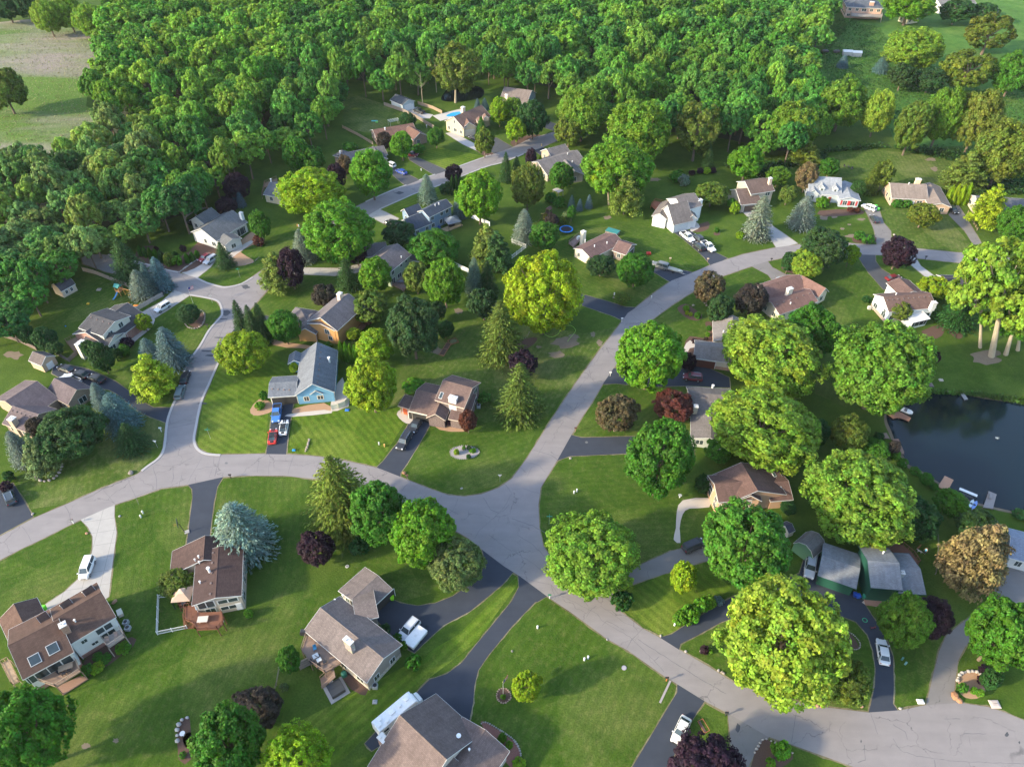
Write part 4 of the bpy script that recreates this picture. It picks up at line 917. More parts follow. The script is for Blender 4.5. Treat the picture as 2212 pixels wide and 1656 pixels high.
('h',(1494,730,1508,742),'P','purple mound in the curved bed by the grey roof'),
('m',(990,882,1032,934),'R','wispy reddish shrub tree right of the white stone chimney'),
('h',(956,886,990,916),'P','purple bush left below the white stone chimney'),
('h',(1030,846,1060,872),'G','green bushes at the right end of the purple-brown roofed house'),
('h',(870,820,915,842),'g','green flowering bushes behind the purple-brown roofed house'),
('m',(624,782,645,806),'Y','small golden bush left of the light blue house roof'),
('h',(550,866,572,884),'g','low bush in the wood chip bed left of the light blue garage'),
('h',(560,842,578,864),'G','upright bush left of the light blue garage'),
('h',(700,736,716,752),'G','bush at the right corner of the orange house front'),
('m',(748,706,779,735),'Y','small yellow-green tree on the patio side of the orange house'),
('h',(1548+14,1088,1590,1112),'G','green bushes at the front wall of the brown tan house'),
('h',(173,1434,200,1458),'G','large bush in the terraced bed under the brown house, left'),
('h',(200,1408,220,1426),'G','bush in the terraced bed of the brown house, middle'),
('h',(215,1412,240,1432),'G','right bush in the upper terrace of the brown house'),
('h',(250,1388,282,1408),'g','bush at the right end of the terraced bed of the brown house'),
('h',(195,1430,224,1452),'Y','golden yellow bush in the terraced bed of the brown house'),
('h',(1075,1582,1094,1604),'g','pale green bush in the red mulch bed, upper'),
('h',(1092,1598,1108,1616),'g','pale green bush in the red mulch bed, lower'),
('h',(1106,1635,1136,1662),'Y','olive yellow bush at the bottom edge beside the red mulch bed'),
('h',(387,1622,402,1638),'G','small round bush in the pebble garden bed'),
('h',(815,1350,842,1370),'D','left dark bush along the wall by the silver pickup'),
('h',(850,1366,868,1386),'G','middle bush along the wall by the silver pickup'),
('h',(864,1382,880,1402),'g','right bush along the wall by the silver pickup'),
('h',(604,1466,622,1500),'W','grey-green plants in the strip bed left of the hot tub'),
('h',(527,1314,545,1334),'g','round green bush at the corner of the maroon-roofed house'),
('h',(1820,1372,1832,1394),'G','green bush in the small bed by the huge silver maple'),
('h',(176,858,188,868),'P','tiny purple bush before the brown brick house window'),
('b',(1023,212,1040,240),'B','left of two small blue spruces beside the tan house roof'),
('b',(1038,211,1056,238),'B','right of two small blue spruces beside the tan house roof'),
]
for t_ in TREES: T(t_[0], t_[1], t_[2], t_[3], t_[4] if len(t_) > 4 else None)
# tall trees with clear stems
def stem_tree(base, crown, H, col, label, ty='o', mat=M_BARK_PALE, rt=.5, limbs=6):
    b = P(*base); u, v = (crown[0]+crown[2])/2, (crown[1]+crown[3])/2
    best = None
    for zi in range(40, 320):
        z = zi/10; q = P(u, v, z); dd = (q.x-b.x)**2+(q.y-b.y)**2
        if best is None or dd < best[0]: best = (dd, z, q)
    zc, q = best[1], best[2]; d = proj(q)[2]; R = (crown[2]-crown[0])/2*d/F; ph = math.atan2(CH-zc, math.hypot(q.x, q.y)); Ry = (crown[3]-crown[1])/2*d/F
    hc = math.sqrt(max(.3, Ry*Ry-(R*math.sin(ph))**2))/math.cos(ph); hc = min(hc, 1.3*R, zc*.9)
    e = empty('deciduous_tree', b, 0, label, 'tree'); cr = bpy.data.objects.new('crown', CROWN[ty][TN[0] % len(CROWN[ty])]); TN[0] += 1; C.objects.link(cr); cr.parent = e; cr.location = (q.x-b.x, q.y-b.y, zc); cr.scale = (R, R, hc); cr.color = (*COL[col], 1)
    mb = MB(); o = Vector((q.x-b.x, q.y-b.y, zc)); r = random.Random(int(u)); fork = o*.45; fork.z = max(1, zc-hc*.75)
    mb.tube((0, 0, 0), fork*.5, rt, rt*.75, 9).tube(fork*.5, fork, rt*.75, rt*.6, 8)
    for i in range(limbs):
        a = 6.283*i/limbs+r.uniform(-.3, .3); m = fork+(o-fork)*.5+Vector((math.cos(a), math.sin(a), 0))*R*.3; t2 = o+Vector((math.cos(a)*R*.65, math.sin(a)*R*.65, hc*r.uniform(-.1, .6)))
        mb.tube(fork, m, rt*.42, rt*.26, 6).tube(m, t2, rt*.26, rt*.08, 5)
    mb.build('trunk', mat, e); return e
stem_tree((984,222), (930,96,1039,202), 20, 'O', 'big spreading yellow-green oak with a bare stem beside the dark pool', rt=.6)
stem_tree((2117,751), (2052,560,2150,690), 22, 'L', 'leaning cottonwood with a thin pale trunk, left of the tall group by the pond', rt=.45)
stem_tree((2141,770), (2080,505,2215,665), 27, 'L', 'tallest cottonwood with a thick pale trunk above the pond', rt=.8, limbs=8)
stem_tree((2172,766), (2130,535,2290,740), 27, 'L', 'cottonwood with a leaning pale trunk at the right edge above the pond', rt=.6)
stem_tree((1315,442), (1275,330,1345,420), 12, 'Y', 'yellow-green tree with a straight bare stem above the small blue spruces', rt=.35)
stem_tree((2198,757), (2160,620,2260,740), 14, 'G', 'shaded tree with a short stem at the right edge above the pond', rt=.5, ty='d')
# bare dead trees
def dead_tree(base, H, label, seed=1):
    r = random.Random(seed); b = P(*base); mb = MB().tube((0,0,0), (0,0,H), .22, .04, 6)
    for i in range(9):
        h = H*r.uniform(.4, .92); a = r.uniform(0, 6.28); L = r.uniform(1.2, 3.2); mb.tube((0,0,h), (math.cos(a)*L, math.sin(a)*L, h+L*.9), .08, .02, 4)
    e = empty('dead_tree', b, 0, label, 'tree'); mb.build('trunk', M_BARK_PALE, e)
dead_tree((913,223), 13, 'bare grey dead tree beside the metal garage', 3); dead_tree((943,200), 15, 'bare dead trunk left of the spreading oak by the dark pool', 5)
# ---------------------------------------------------------------- the wood
def inside(x, y, poly):
    c = False; n = len(poly)
    for i in range(n):
        x1, y1 = poly[i]; x2, y2 = poly[(i+1) % n]
        if (y1 > y) != (y2 > y) and x < (x2-x1)*(y-y1)/(y2-y1)+x1: c = not c
    return c
fw = [tuple(P(u, v, 9)[:2]) for u, v in FOREST]
r = random.Random(11); pts = []; grid = {}
xs = [p[0] for p in fw]; ys = [p[1] for p in fw]
for _ in range(60000):
    x, y = r.uniform(min(xs), max(xs)), r.uniform(min(ys), max(ys))
    dist = math.hypot(x, y); gap = 6.2 if dist < 260 else 7.6
    if not inside(x, y, fw): continue
    u, v, d_ = proj((x, y, 9))
    if u < -90 or u > 2290: continue
    gu, gv, _ = proj((x, y, 0))
    if (gu-1000)**2/60**2+(gv-200)**2/28**2 < 1: continue
    k = (int(x/9), int(y/9))
    if any((x-a)**2+(y-b)**2 < gap*gap for i in (-1, 0, 1) for j in (-1, 0, 1) for a, b in grid.get((k[0]+i, k[1]+j), ())): continue
    grid.setdefault(k, []).append((x, y)); pts.append((x, y, dist, u, v))
pts.sort(key=lambda p: p[2]); print('forest trees', len(pts))
def fcol(u, v, rr):
    if u < 330 and 250 < v < 560: base = [(.11,.165,.04), (.07,.15,.03), (.13,.19,.03), (.09,.165,.04)][rr.randrange(4)]
    elif u < 620 and v < 250: base = [(.10,.19,.017), (.075,.17,.017), (.125,.205,.02), (.055,.145,.017)][rr.randrange(4)]
    elif v > 420: base = [(.028,.095,.018), (.045,.125,.017), (.10,.18,.013), (.038,.11,.016)][rr.randrange(4)]
    else: base = [(.045,.135,.016), (.07,.165,.017), (.035,.11,.018), (.085,.175,.018), (.06,.15,.022), (.105,.19,.024)][rr.randrange(6)]
    return sc(base, rr.uniform(.8, 1.22)*1.75)
ZL = [('broad green tree of the dense wood left of the white cottage', 'wood trees left of the cottage', lambda u, v: v > 380 and u < 520), ('pale poplar-like tree of the belt between marsh and houses', 'belt trees by the marsh', lambda u, v: u < 330 and v > 230),
      ('bright leafy tree of the wood beside the marsh', 'wood trees beside the marsh', lambda u, v: u < 620), ('tall tree of the wood behind the far houses', 'wood trees behind the far houses', lambda u, v: u < 1240), ('tree of the wood right of the upper street end', 'wood trees right of the street end', lambda u, v: True)]
far = []
for i, (x, y, dist, u, v) in enumerate(pts):
    rr = random.Random(i+400)
    if i < 298:
        R = rr.uniform(4.1, 6.8); H = rr.uniform(11, 20) if v < 480 else rr.uniform(9, 15); lab, grp, _ = next(z for z in ZL if z[2](u, v))
        put('f', x, y, R, H, fcol(u, v, rr), lab, grp, tc=H*.2)
    else: far.append((x, y, rr.uniform(4.9, 7.6), rr.uniform(11.5, 19), fcol(u, v, rr)))
tmpl = []
for q_ in range(5):
    me = crown_mesh('tmp', 2300, .092, 34, (.2, .4), .68, zmin=-.3, amp=.3); n = len(me.vertices); a = np.empty(n*3, np.float32); me.vertices.foreach_get('co', a); c = np.empty(n*4, np.float32); me.attributes['tint'].data.foreach_get('color', c); tmpl.append((a.reshape(-1, 3), c.reshape(-1, 4)[:, :3][::4])); bpy.data.meshes.remove(me)
VV, TT = [], []
for i, (x, y, R, H, c) in enumerate(far):
    a, t = tmpl[i % 5]; an = random.Random(i).uniform(0, 6.28); ca, sa = math.cos(an), math.sin(an); hc = H*.38
    q = np.c_[(a[:, 0]*ca-a[:, 1]*sa)*R+x, (a[:, 0]*sa+a[:, 1]*ca)*R+y, a[:, 2]*hc+H-hc]; VV.append(q); TT.append(t*np.array(c)[None])
VV = np.concatenate(VV); TT = np.concatenate(TT)
fo = bpy.data.objects.new('far_wood', np_mesh('far_wood', VV, len(TT), TT, M_LEAF)); C.objects.link(fo); fo.color = (1, 1, 1, 1); tag(fo, 'far part of the wood, a closed mass of tree crowns up to the top edge', 'wood', kind='stuff')
# undergrowth along the edges of the wood and meadow
def scrub(name, pts, n, s, col, label, h=1.2):
    w = [tuple(P(u, v)[:2]) for u, v in pts]; xs = [p[0] for p in w]; ys = [p[1] for p in w]; out = []
    rr = random.Random(n)
    while len(out) < n:
        x, y = rr.uniform(min(xs), max(xs)), rr.uniform(min(ys), max(ys))
        if inside(x, y, w): out.append((x, y, abs(rr.gauss(0, .5))*h))
    p = np.array(out); k = len(p); nn = norm(RNG.normal(size=(k, 3))*.6+[0, 0, 1.0]); lob = (np.floor(p[:, 0]/2.5).astype(int)*7+np.floor(p[:, 1]/2.5).astype(int)*13) % 40
    o = bpy.data.objects.new(name, np_mesh(name, quads(p, nn, s), k, tints(k, lob, .35), M_LEAF)); C.objects.link(o); o.color = (*col, 1); tag(o, label, 'undergrowth', kind='stuff')
scrub('undergrowth', [(1560,360),(1700,350),(1780,370),(1790,330),(1960,318),(2130,335),(2230,390),(2230,420),(2130,425),(2060,350),(1900,315),(1780,325),(1650,395)], 9000, .42, (.04,.10,.022), 'low dark brush along the wood edge above the right-hand houses', 2.0)
scrub('reed_tufts', [(-100,60),(100,60),(228,80),(222,118),(190,175),(180,225),(220,262),(130,310),(-100,330)], 9000, .24, (.20,.20,.09), 'dry reeds and sedge standing in the marsh', .7)
scrub('meadow_tufts', [(1810,40),(1900,60),(1990,200),(2230,190),(2230,300),(1990,300),(1920,290),(1900,220),(1790,180),(1770,120)], 16000, .3, (.045,.115,.02), 'tall rough grass of the meadow in the upper right', .5)
scrub('bank_plants', [(1945,868),(2000,842),(2100,848),(2200,860),(2260,868),(2260,880),(2200,872),(2100,856),(2000,850),(1965,868)], 1500, .3, (.07,.14,.02), 'green waterside plants along the far bank of the pond', .8)
# ================================================================ houses
TRIM = m_plain((.60,.60,.58), .5)
def solve_block(A, B, ze, C=None, R=None, W=None, rise=None, pitch=.45, rf=.5):
    a, b = P(*A, ze), P(*B, ze); u = (b-a); L = u.length; u.normalize(); n = Vector((-u.y, u.x, 0))
    if C: c = P(*C, ze); W = (c-a).dot(n)
    elif W is None:
        lo, hi = 1.0, 30.0
        for _ in range(40):
            W = (lo+hi)/2; r = P(*R, ze+pitch*W*rf)
            if (r-a).dot(n) > W*rf: lo = W
            else: hi = W
    W = max(W, 1.2)
    if rise is None:
        if R and C:
            best = None
            for i in range(2, 70):
                z = i/10; d = abs((P(*R, ze+z)-a).dot(n)-W*rf)
                if best is None or d < best[0]: best = (d, z)
            rise = max(.22*W*.5, min(best[1], .5*W))
        else: rise = pitch*W*rf
    return dict(a=a, u=u, n=n, L=L, W=W, ze=ze, rise=rise, rf=rf)
def loc(b, s, t, z): p = b['a']+b['u']*s+b['n']*t; return Vector((p.x, p.y, z))
OH = .4
def inblock(b, p, m=0.0):
    q = Vector((p[0], p[1], 0))-Vector((b['a'].x, b['a'].y, 0)); s, t = q.dot(b['u']), q.dot(b['n']); return OH-m < s < b['L']-OH+m and OH-m < t < b['W']-OH+m
def profile(b):
    W, z, r = b['W'], b['ze'], b['rise']; k = b['kind']
    if k == 'shed': return [(0, z), (W, z+r)]
    if k == 'gambrel': return [(0, z), (W*.2, z+r*.68), (W*.5, z+r), (W*.8, z+r*.68), (W, z)]
    return [(0, z), (W*b['rf'], z+r), (W, z)]
def zprof(pr, t):
    for (t0, z0), (t1, z1) in zip(pr[:-1], pr[1:]):
        if t <= t1+1e-6: return z0+(z1-z0)*(t-t0)/(t1-t0)
    return pr[-1][1]
class House:
    def __init__(s, name, at, label, wall, roof, base=None, trim=TRIM, cat='house', wframe=TRIM):
        s.root = empty(name, Vector((*P(*at)[:2], 0)), 0, label, cat); s.o = Vector((*P(*at)[:2], 0)); s.wall = wall; s.roof = roof; s.base = base; s.trim = trim; s.bl = []; s.jobs = []; s.wf = wframe
    def W_(s, p): return Vector(p)-s.o
    def block(s, A, B, ze, kind='gable', wall=None, roof=None, win=True, base=None, feats=(), zb=0.0, winw=1.1, oh=OH, vents=0, **k):
        b = solve_block(A, B, ze, **k); b['kind'] = kind; b.update(wall=wall or s.wall, roof=roof or s.roof, win=win, base=base if base is not None else s.base, feats=feats, zb=zb, winw=winw, oh=oh, vents=vents); s.bl.append(b); return b
    def at(s, b, uv):
        """point of the roof surface seen at uv"""
        pr = profile(b); best = None
        for i in range(0, 80):
            z = b['ze']+b['rise']*i/79; p = P(*uv, z); q = p-b['a']; t = q.dot(b['n'])
            if -.2 <= t <= b['W']+.2:
                d = abs(zprof(pr, max(0, min(b['W'], t)))-z)
                if best is None or d < best[0]: best = (d, p, t)
        if best is None: p = P(*uv, b['ze']+b['rise']*.5); return p, 0
        t = best[2]; sl = (zprof(pr, min(b['W'], t+.05))-zprof(pr, max(0, t-.05)))/.1
        return best[1], sl
    def skylight(s, b, uv, w=.9, l=1.2, name='skylight'):
        p, sl = s.at(b, uv); a = math.atan(sl); mb = MB(); gl = MB(); rz = math.atan2(b['u'].y, b['u'].x)
        M = Matrix.Translation(s.W_(p)) @ Matrix.Rotation(rz, 4, 'Z') @ Matrix.Rotation(a, 4, 'X')
        def bx(m, *q): 
            t = MB().box(*q); m.poly([M @ Vector(v) for v in t.v], t.f)
        bx(mb, -w/2, w/2, -l/2, l/2, -.05, .10); bx(gl, -w/2+.09, w/2-.09, -l/2+.09, l/2-.09, .0, .125)
        f = mb.build(name, TRIM, b['ro']); gl.build('pane', GLASS, f)
    def vent(s, b, uv, kind='pipe', r=.12, h=.5, mat=None):
        p, sl = s.at(b, uv); p = s.W_(p)
        if kind == 'pipe': MB().tube(p-Vector((0,0,.1)), p+Vector((0,0,h)), r, n=8).tube(p+Vector((0,0,h)), p+Vector((0,0,h+.12)), r*1.5, n=8).build('vent_pipe', mat or m_plain((.75,.75,.75), .4), b['ro'])
        else: MB().box(p.x-r, p.x+r, p.y-r, p.y+r, p.z-.1, p.z+h*.5).build('roof_vent', mat or m_plain((.2,.15,.13), .6), b['ro'])
    def chimney(s, b, top, base=None, z=None, w=1.2, d=.8, mat=None, cap=True, z0=0.0):
        """base: ground pixel (outside chimney) or None (through the roof at the given top height)"""
        if base:
            g = P(*base, z0); best = min(((abs(proj((g.x, g.y, q/10))[1]-top[1]), q/10) for q in range(20, 120)), key=lambda x: x[0]); z = best[1]; p = g
        else: p = P(*top, z)
        rz = math.atan2(b['u'].y, b['u'].x); c = s.W_(Vector((p.x, p.y, 0))); mb = MB(); zz = z0 if base else b['ze']-.3
        mb.box(c.x-w/2, c.x+w/2, c.y-d/2, c.y+d/2, zz, z-.18, 0, rz)
        o = mb.build('chimney', mat or s.wall, b['ro'])
        if cap:
            k = MB().box(c.x-w/2-.08, c.x+w/2+.08, c.y-d/2-.08, c.y+d/2+.08, z-.18, z-.02, 0, rz); k.tube((c.x-w*.2, c.y, z-.02), (c.x-w*.2, c.y, z+.3), .14, n=8).tube((c.x+w*.2, c.y, z-.02), (c.x+w*.2, c.y, z+.2), .12, n=8); k.build('chimney_cap', m_plain((.6,.58,.55), .6), b['ro'])
        return o
    def part(s, mb, name, mats): 
        mb.v = [tuple(Vector(v)-s.o) for v in mb.v]; return mb.build(name, mats, s.root)
    def finish(s):
        for b in s.bl: s._build(b)
    def _build(s, b):
        L, W = b['L'], b['W']; pr = profile(b); t = .16; o = b['oh']; u, n = b['u'], b['n']; X = lambda q, w, z: tuple(loc(b, q, w, z))
        # walls
        mb = MB(); zi = lambda w: zprof(pr, w)-t*1.3
        hip = b['kind'] == 'hip'; zw = b['ze']-.02
        ts = [o]+([] if hip else [p[0] for p in pr[1:-1] if o < p[0] < W-o])+[W-o]
        def end(q): return [X(q, o, b['zb']), X(q, W-o, b['zb'])]+[X(q, w, zw if hip else zi(w)) for w in reversed(ts)]
        e0, e1 = end(o), end(L-o); k = len(e0)
        mb.poly(e0+e1, [tuple(range(k-1, -1, -1)), tuple(range(k, 2*k))]+[(i, (i+1) % k, k+(i+1) % k, k+i) for i in range(k)])
        s.part(mb, 'wall', b['wall'])
        if b['base']:
            mb = MB(); g = .012; zt = 1.0
            for q0, q1, w0, w1 in ((o-g, L-o+g, o-g, W-o+g),): mb.prism([X(q0, w0, 0)[:2], X(q1, w0, 0)[:2], X(q1, w1, 0)[:2], X(q0, w1, 0)[:2]], -.02, b.get('basez', 1.0))
            s.part(mb, 'wall_base', b['base'])
        # roof
        mb = MB()
        if hip:
            hw = W/2; r0, r1 = min(hw, L/2), max(L-hw, L/2); zt = b['ze']+b['rise']
            c = [X(0,0,b['ze']), X(L,0,b['ze']), X(L,W,b['ze']), X(0,W,b['ze'])]; rg = [X(r0, hw, zt), X(r1, hw, zt)]
            lo = [(p[0], p[1], p[2]-t) for p in c]
            if r1-r0 > .05: mb.poly(c+rg+lo, [(0,1,5,4),(1,2,5),(2,3,4,5),(3,0,4),(1,0,6,7),(2,1,7,8),(3,2,8,9),(0,3,9,6),(6,9,8,7)])
            else: mb.poly(c+[rg[0]]+lo, [(0,1,4),(1,2,4),(2,3,4),(3,0,4),(1,0,5,6),(2,1,6,7),(3,2,7,8),(0,3,8,5),(5,8,7,6)])
        else:
            top0 = [X(0, a, z) for a, z in pr]; top1 = [X(L, a, z) for a, z in pr]; m = len(pr)
            bot0 = [(x, y, z-t) for x, y, z in top0]; bot1 = [(x, y, z-t) for x, y, z in top1]; vs = top0+top1+bot0+bot1; fs = []
            for i in range(m-1): fs += [(i, m+i, m+i+1, i+1), (2*m+i, 2*m+i+1, 3*m+i+1, 3*m+i)]; fs += [(i, i+1, 2*m+i+1, 2*m+i), (m+i, 3*m+i, 3*m+i+1, m+i+1)]
            fs += [(0, 2*m, 3*m, m), (m-1, 2*m-1, 4*m-1, 3*m-1)]
            mb.poly(vs, fs)
        b['ro'] = s.part(mb, 'roof', b['roof']); b['ro'].data.polygons
        # fascia and rake boards
        mb = MB(); e = .03; f0 = .17
        def board(p, q, dirv):
            p, q, d = Vector(p), Vector(q), Vector(dirv)*e; dn = Vector((0,0,-f0)); u1 = Vector((0,0,.012))
            mb.poly([p+u1, q+u1, q+dn, p+dn, p+d+u1, q+d+u1, q+d+dn, p+d+dn], [(0,1,2,3),(7,6,5,4),(0,4,5,1),(3,2,6,7),(0,3,7,4),(1,5,6,2)])
        if hip: ed = [((0,0),(L,0),-n),((L,0),(L,W),u),((L,W),(0,W),n),((0,W),(0,0),-u)]; [board(X(*p, b['ze']), X(*q, b['ze']), d) for p, q, d in ed]
        else:
            board(X(0,0,pr[0][1]), X(L,0,pr[0][1]), -n); board(X(L,W,pr[-1][1]), X(0,W,pr[-1][1]), n)
            for i in range(len(pr)-1): board(X(0,pr[i][0],pr[i][1]), X(0,pr[i+1][0],pr[i+1][1]), -u); board(X(L,pr[i][0],pr[i][1]), X(L,pr[i+1][0],pr[i+1][1]), u)
        s.part(mb, 'fascia', s.trim)
        # ridge cap and vents
        if b['kind'] == 'gable' and L > 5:
            mb = MB(); w = W*b['rf']; z = b['ze']+b['rise']; sl = b['rise']/w
            mb.loft([[X(q, w-.16, z-.16*sl+.01), X(q, w, z+.035), X(q, w+.16, z-.16*sl+.01), X(q, w, z-.05)] for q in (.05, L-.05)]); rc = s.part(mb, 'ridge_cap', b['roof']); rc.parent = b['ro']
        for i in range(b['vents']):
            q = L*(i+.5)/b['vents']; side = -1 if b['vents'] > 0 else 1; w = W*b['rf']-1.0; p = loc(b, q, w, zprof(pr, w))-s.o
            MB().box(p.x-.17, p.x+.17, p.y-.17, p.y+.17, p.z-.08, p.z+.17).build('roof_vent', m_plain((.16,.12,.11), .6), b['ro'])
        # openings
        used = []
        sides = {0: ((o, o), u, -n, L-2*o), 1: ((L-o, o), n, u, W-2*o), 2: ((L-o, W-o), -u, n, L-2*o), 3: ((o, W-o), -n, -u, W-2*o)}
        def slab(wl, c, z0, w, h, th, off=0.0):
            (q, v), d, out, ln = sides[wl]; p0 = Vector(X(q, v, 0))+d*(c-w/2); m = MB(); a = p0+out*off; bq = a+d*w
            m.poly([a+Vector((0,0,z0)), bq+Vector((0,0,z0)), bq+Vector((0,0,z0+h)), a+Vector((0,0,z0+h)), a+out*th+Vector((0,0,z0)), bq+out*th+Vector((0,0,z0)), bq+out*th+Vector((0,0,z0+h)), a+out*th+Vector((0,0,z0+h))], [(0,3,2,1),(4,5,6,7),(0,1,5,4),(2,3,7,6),(1,2,6,5),(0,4,7,3)]); return m
        for ft in b['feats']:
            ty, wl, fr, w, h = ft[:5]; z0 = ft[5] if len(ft) > 5 else .05; col = ft[6] if len(ft) > 6 else None; c = sides[wl][3]*fr; used.append((wl, c, w/2+.5, z0, z0+h))
            if ty == 'g':
                f = s.part(slab(wl, c, z0, w+.3, h+.15, .05), 'garage_door_frame', s.wf); 
                mb = slab(wl, c, z0, w, h, .09)
                for j in range(1, 4): m2 = slab(wl, c, z0+h*j/4-.02, w, .03, .10); mb.poly(m2.v, m2.f, 1)
                s.part(mb, 'garage_door', [m_plain(col or WHITE, .5), m_plain(sc(col or WHITE, .5), .6)])
            elif ty == 'd':
                f = s.part(slab(wl, c, z0, w+.24, h+.12, .05), 'door_frame', s.wf); dr = s.part(slab(wl, c, z0, w, h, .08), 'door', m_plain(col or (.25,.07,.05), .5)); hd = slab(wl, c+w*.38, z0+1.0, .08, .12, .14); hd.v = [tuple(Vector(v)-s.o) for v in hd.v]; hd.build('handle', m_plain((.5,.45,.3), .3, 1.0), dr)
            elif ty == 'w': s.window(slab, wl, c, z0, w, h)
            elif ty == 'o':   # open garage: flat panel painted dark for the shaded interior, with frame
                s.part(slab(wl, c, z0, w+.3, h+.15, .05), 'garage_door_frame', s.wf); s.part(slab(wl, c, z0, w, h, .07), 'garage_shade_panel', m_plain((.03,.028,.026), .9))
        if b['win']:
            hts = [(.95, 1.25)] + ([(3.75, 1.25)] if b['ze'] > 4.9 else []) + ([(2.6,1.1)] if 3.9 < b['ze'] <= 4.9 else [])
            for wl in range(4):
                ln = sides[wl][3]; m = int(ln//3.1)
                for j in range(m):
                    c = ln*(j+.5)/m+random.uniform(-.25, .25); (q, v), d, out, _ = sides[wl]; p = Vector(X(q, v, 0))+d*c+out*.7
                    for z0, h in hts:
                        if z0+h > b['ze']-.15: h = b['ze']-.2-z0
                        if h < .6: continue
                        if any(wl == a and abs(c-cc) < hw+.6 and z0 < zb and z0+h > za for a, cc, hw, za, zb in used): continue
                        if any(o2 is not b and (inblock(o2, p, .3) or inblock(o2, p+d*.7, .3) or inblock(o2, p-d*.7, .3)) and o2['ze']+o2['rise']*.7 > z0 for o2 in s.bl): continue
                        s.window(slab, wl, c, z0, b['winw']*random.choice((1, 1, 1.5)), h)
        # downpipe
        if L > 6 and b['zb'] == 0:
            p = Vector(X(o+.15, o-.05, 0)); s.part(MB().tube(p, p+Vector((0,0,b['ze']-.2)), .045, n=6), 'downpipe', s.trim)
    def window(s, slab, wl, c, z0, w, h):
        f = s.part(slab(wl, c, z0-.08, w+.2, h+.16, .05), 'window', s.wf); g = slab(wl, c-w*.255, z0, w*.45, h, .056); m2 = slab(wl, c+w*.255, z0, w*.45, h, .056); g.poly(m2.v, m2.f); g.v = [tuple(Vector(v)-s.o) for v in g.v]; g.build('pane', GLASS, f)
    def deck(s, poly, z, col=(.23,.14,.09), rail=True, skip=(), railcol=None, posts=True):
        w = [P(u, v, z) for u, v in poly]; mb = MB().prism([(p.x, p.y) for p in w], z-.22, z); m = m_wood(col); rails = MB(); n = len(w); pm = MB()
        s.part(mb, 'deck', m)
        for i in range(n):
            a, b = w[i], w[(i+1) % n]
            if posts and z > .6: s.part(MB().tube((a.x, a.y, 0), (a.x, a.y, z-.22), .09, n=5), 'deck_post', m)
            if not rail or i in skip: continue
            d = (b-a); k = max(2, int(d.length/1.6)); nrm = d.normalized()
            for zz in (z+.92, z+.12): rails.tube((a.x, a.y, zz), (b.x, b.y, zz), .05, n=4)
            for j in range(k+1): p = a+d*j/k; rails.tube((p.x, p.y, z), (p.x, p.y, z+1.0), .06, n=4)
            for j in range(int(d.length/.24)): p = a+nrm*.24*j; rails.tube((p.x, p.y, z+.1), (p.x, p.y, z+.92), .022, n=3, caps=False)
        if rails.v: s.part(rails, 'railing', m_wood(railcol or col))
    def stairs(s, top, bot, z, w=1.2, col=(.23,.14,.09)):
        a, b = P(*top, z), P(*bot, 0); a.z = b.z = 0; k = max(3, int(z/.19)); d = (b-a)/k; n = Vector((-d.y, d.x, 0)).normalized()*w/2; mb = MB()
        for i in range(k):
            p = a+d*i; zz = z-(i+1)*z/(k+1); q = [p-n, p+d*1.08-n, p+d*1.08+n, p+n]; mb.prism([(x.x, x.y) for x in q], zz-.06-.001*i, zz)
        for sg in (-1, 1): mb.tube(a+n*sg+Vector((0,0,z+.7)), b+n*sg+Vector((0,0,.85)), .05, n=4); mb.tube(a+n*sg+Vector((0,0,z-.15)), b+n*sg, .1, n=4); mb.tube(b+n*sg, b+n*sg+Vector((0,0,.9)), .06, n=4)
        s.part(mb, 'stairs', m_wood(col))
SH = m_shingle; SD = m_siding
BRN, GRY, DGR, MAU, BLU, TAU = (.125,.078,.062), (.17,.155,.15), (.085,.083,.088), (.16,.115,.105), (.10,.125,.165), (.20,.165,.145)
CREAM, TAN, BRK = (.62,.58,.47), (.36,.28,.2), (.30,.12,.08)
# 1 brown house, bottom left
h = House('house', (130,1390), 'long brown-shingled house with white rear wall, three dormers and decks, bottom left corner', SD((.66,.66,.64)), SH(BRN), m_brick(BRK))
b1 = h.block((146,1395), (251,1332), 5.6, R=(222,1276), pitch=.5, feats=(('w',0,.72,2.6,1.3,3.5),('w',0,.25,.9,.8,3.6),('w',0,.72,2.4,2.0,.9),('w',0,.4,1.0,.6,1.8)), win=False)
b2 = h.block((49,1468), (160,1408), 5.2, R=(11,1397), pitch=.5, feats=(('w',0,.15,2.4,2.0,2.8),('w',0,.42,2.4,2.0,2.8),('w',0,.72,3.2,1.7,2.9)), win=False)
b3 = h.block((112,1352), (80,1290), 3.4, R=(30,1304), pitch=.5, wall=m_brick((.3,.2,.14)), feats=(('g',0,.35,4.6,2.2),))
for A, B in (((193,1296),(213,1281)), ((145,1325),(165,1310)), ((94,1353),(114,1339))):
    h.block(A, B, 6.4, W=2.6, rise=1.5, kind='gable', wall=m_brick((.42,.26,.15)), zb=4.5, win=False, oh=.15, base=False)
h.finish(); h.skylight(b2, (114,1400), 1.7, 1.7); h.skylight(b2, (75,1424), 1.7, 1.7); h.chimney(b2, (134,1348), z=8.7, w=1.0, d=1.0, mat=m_brick((.35,.18,.11))); h.vent(b1, (163,1342)); h.vent(b3, (38,1372))
h.deck([(75,1466),(160,1414),(175,1449),(122,1483)], 2.7, (.30,.2,.14), skip=(0,), railcol=(.4,.3,.22)); h.deck([(222,1379),(260,1358),(270,1374),(234,1399)], 2.9, (.32,.28,.24), skip=(0,)); h.deck([(122,1483),(180,1455),(190,1465),(135,1500)], .3, (.3,.18,.13), rail=False); h.deck([(5,1432),(20,1424),(42,1470),(28,1478)], 2.5, (.35,.26,.18))
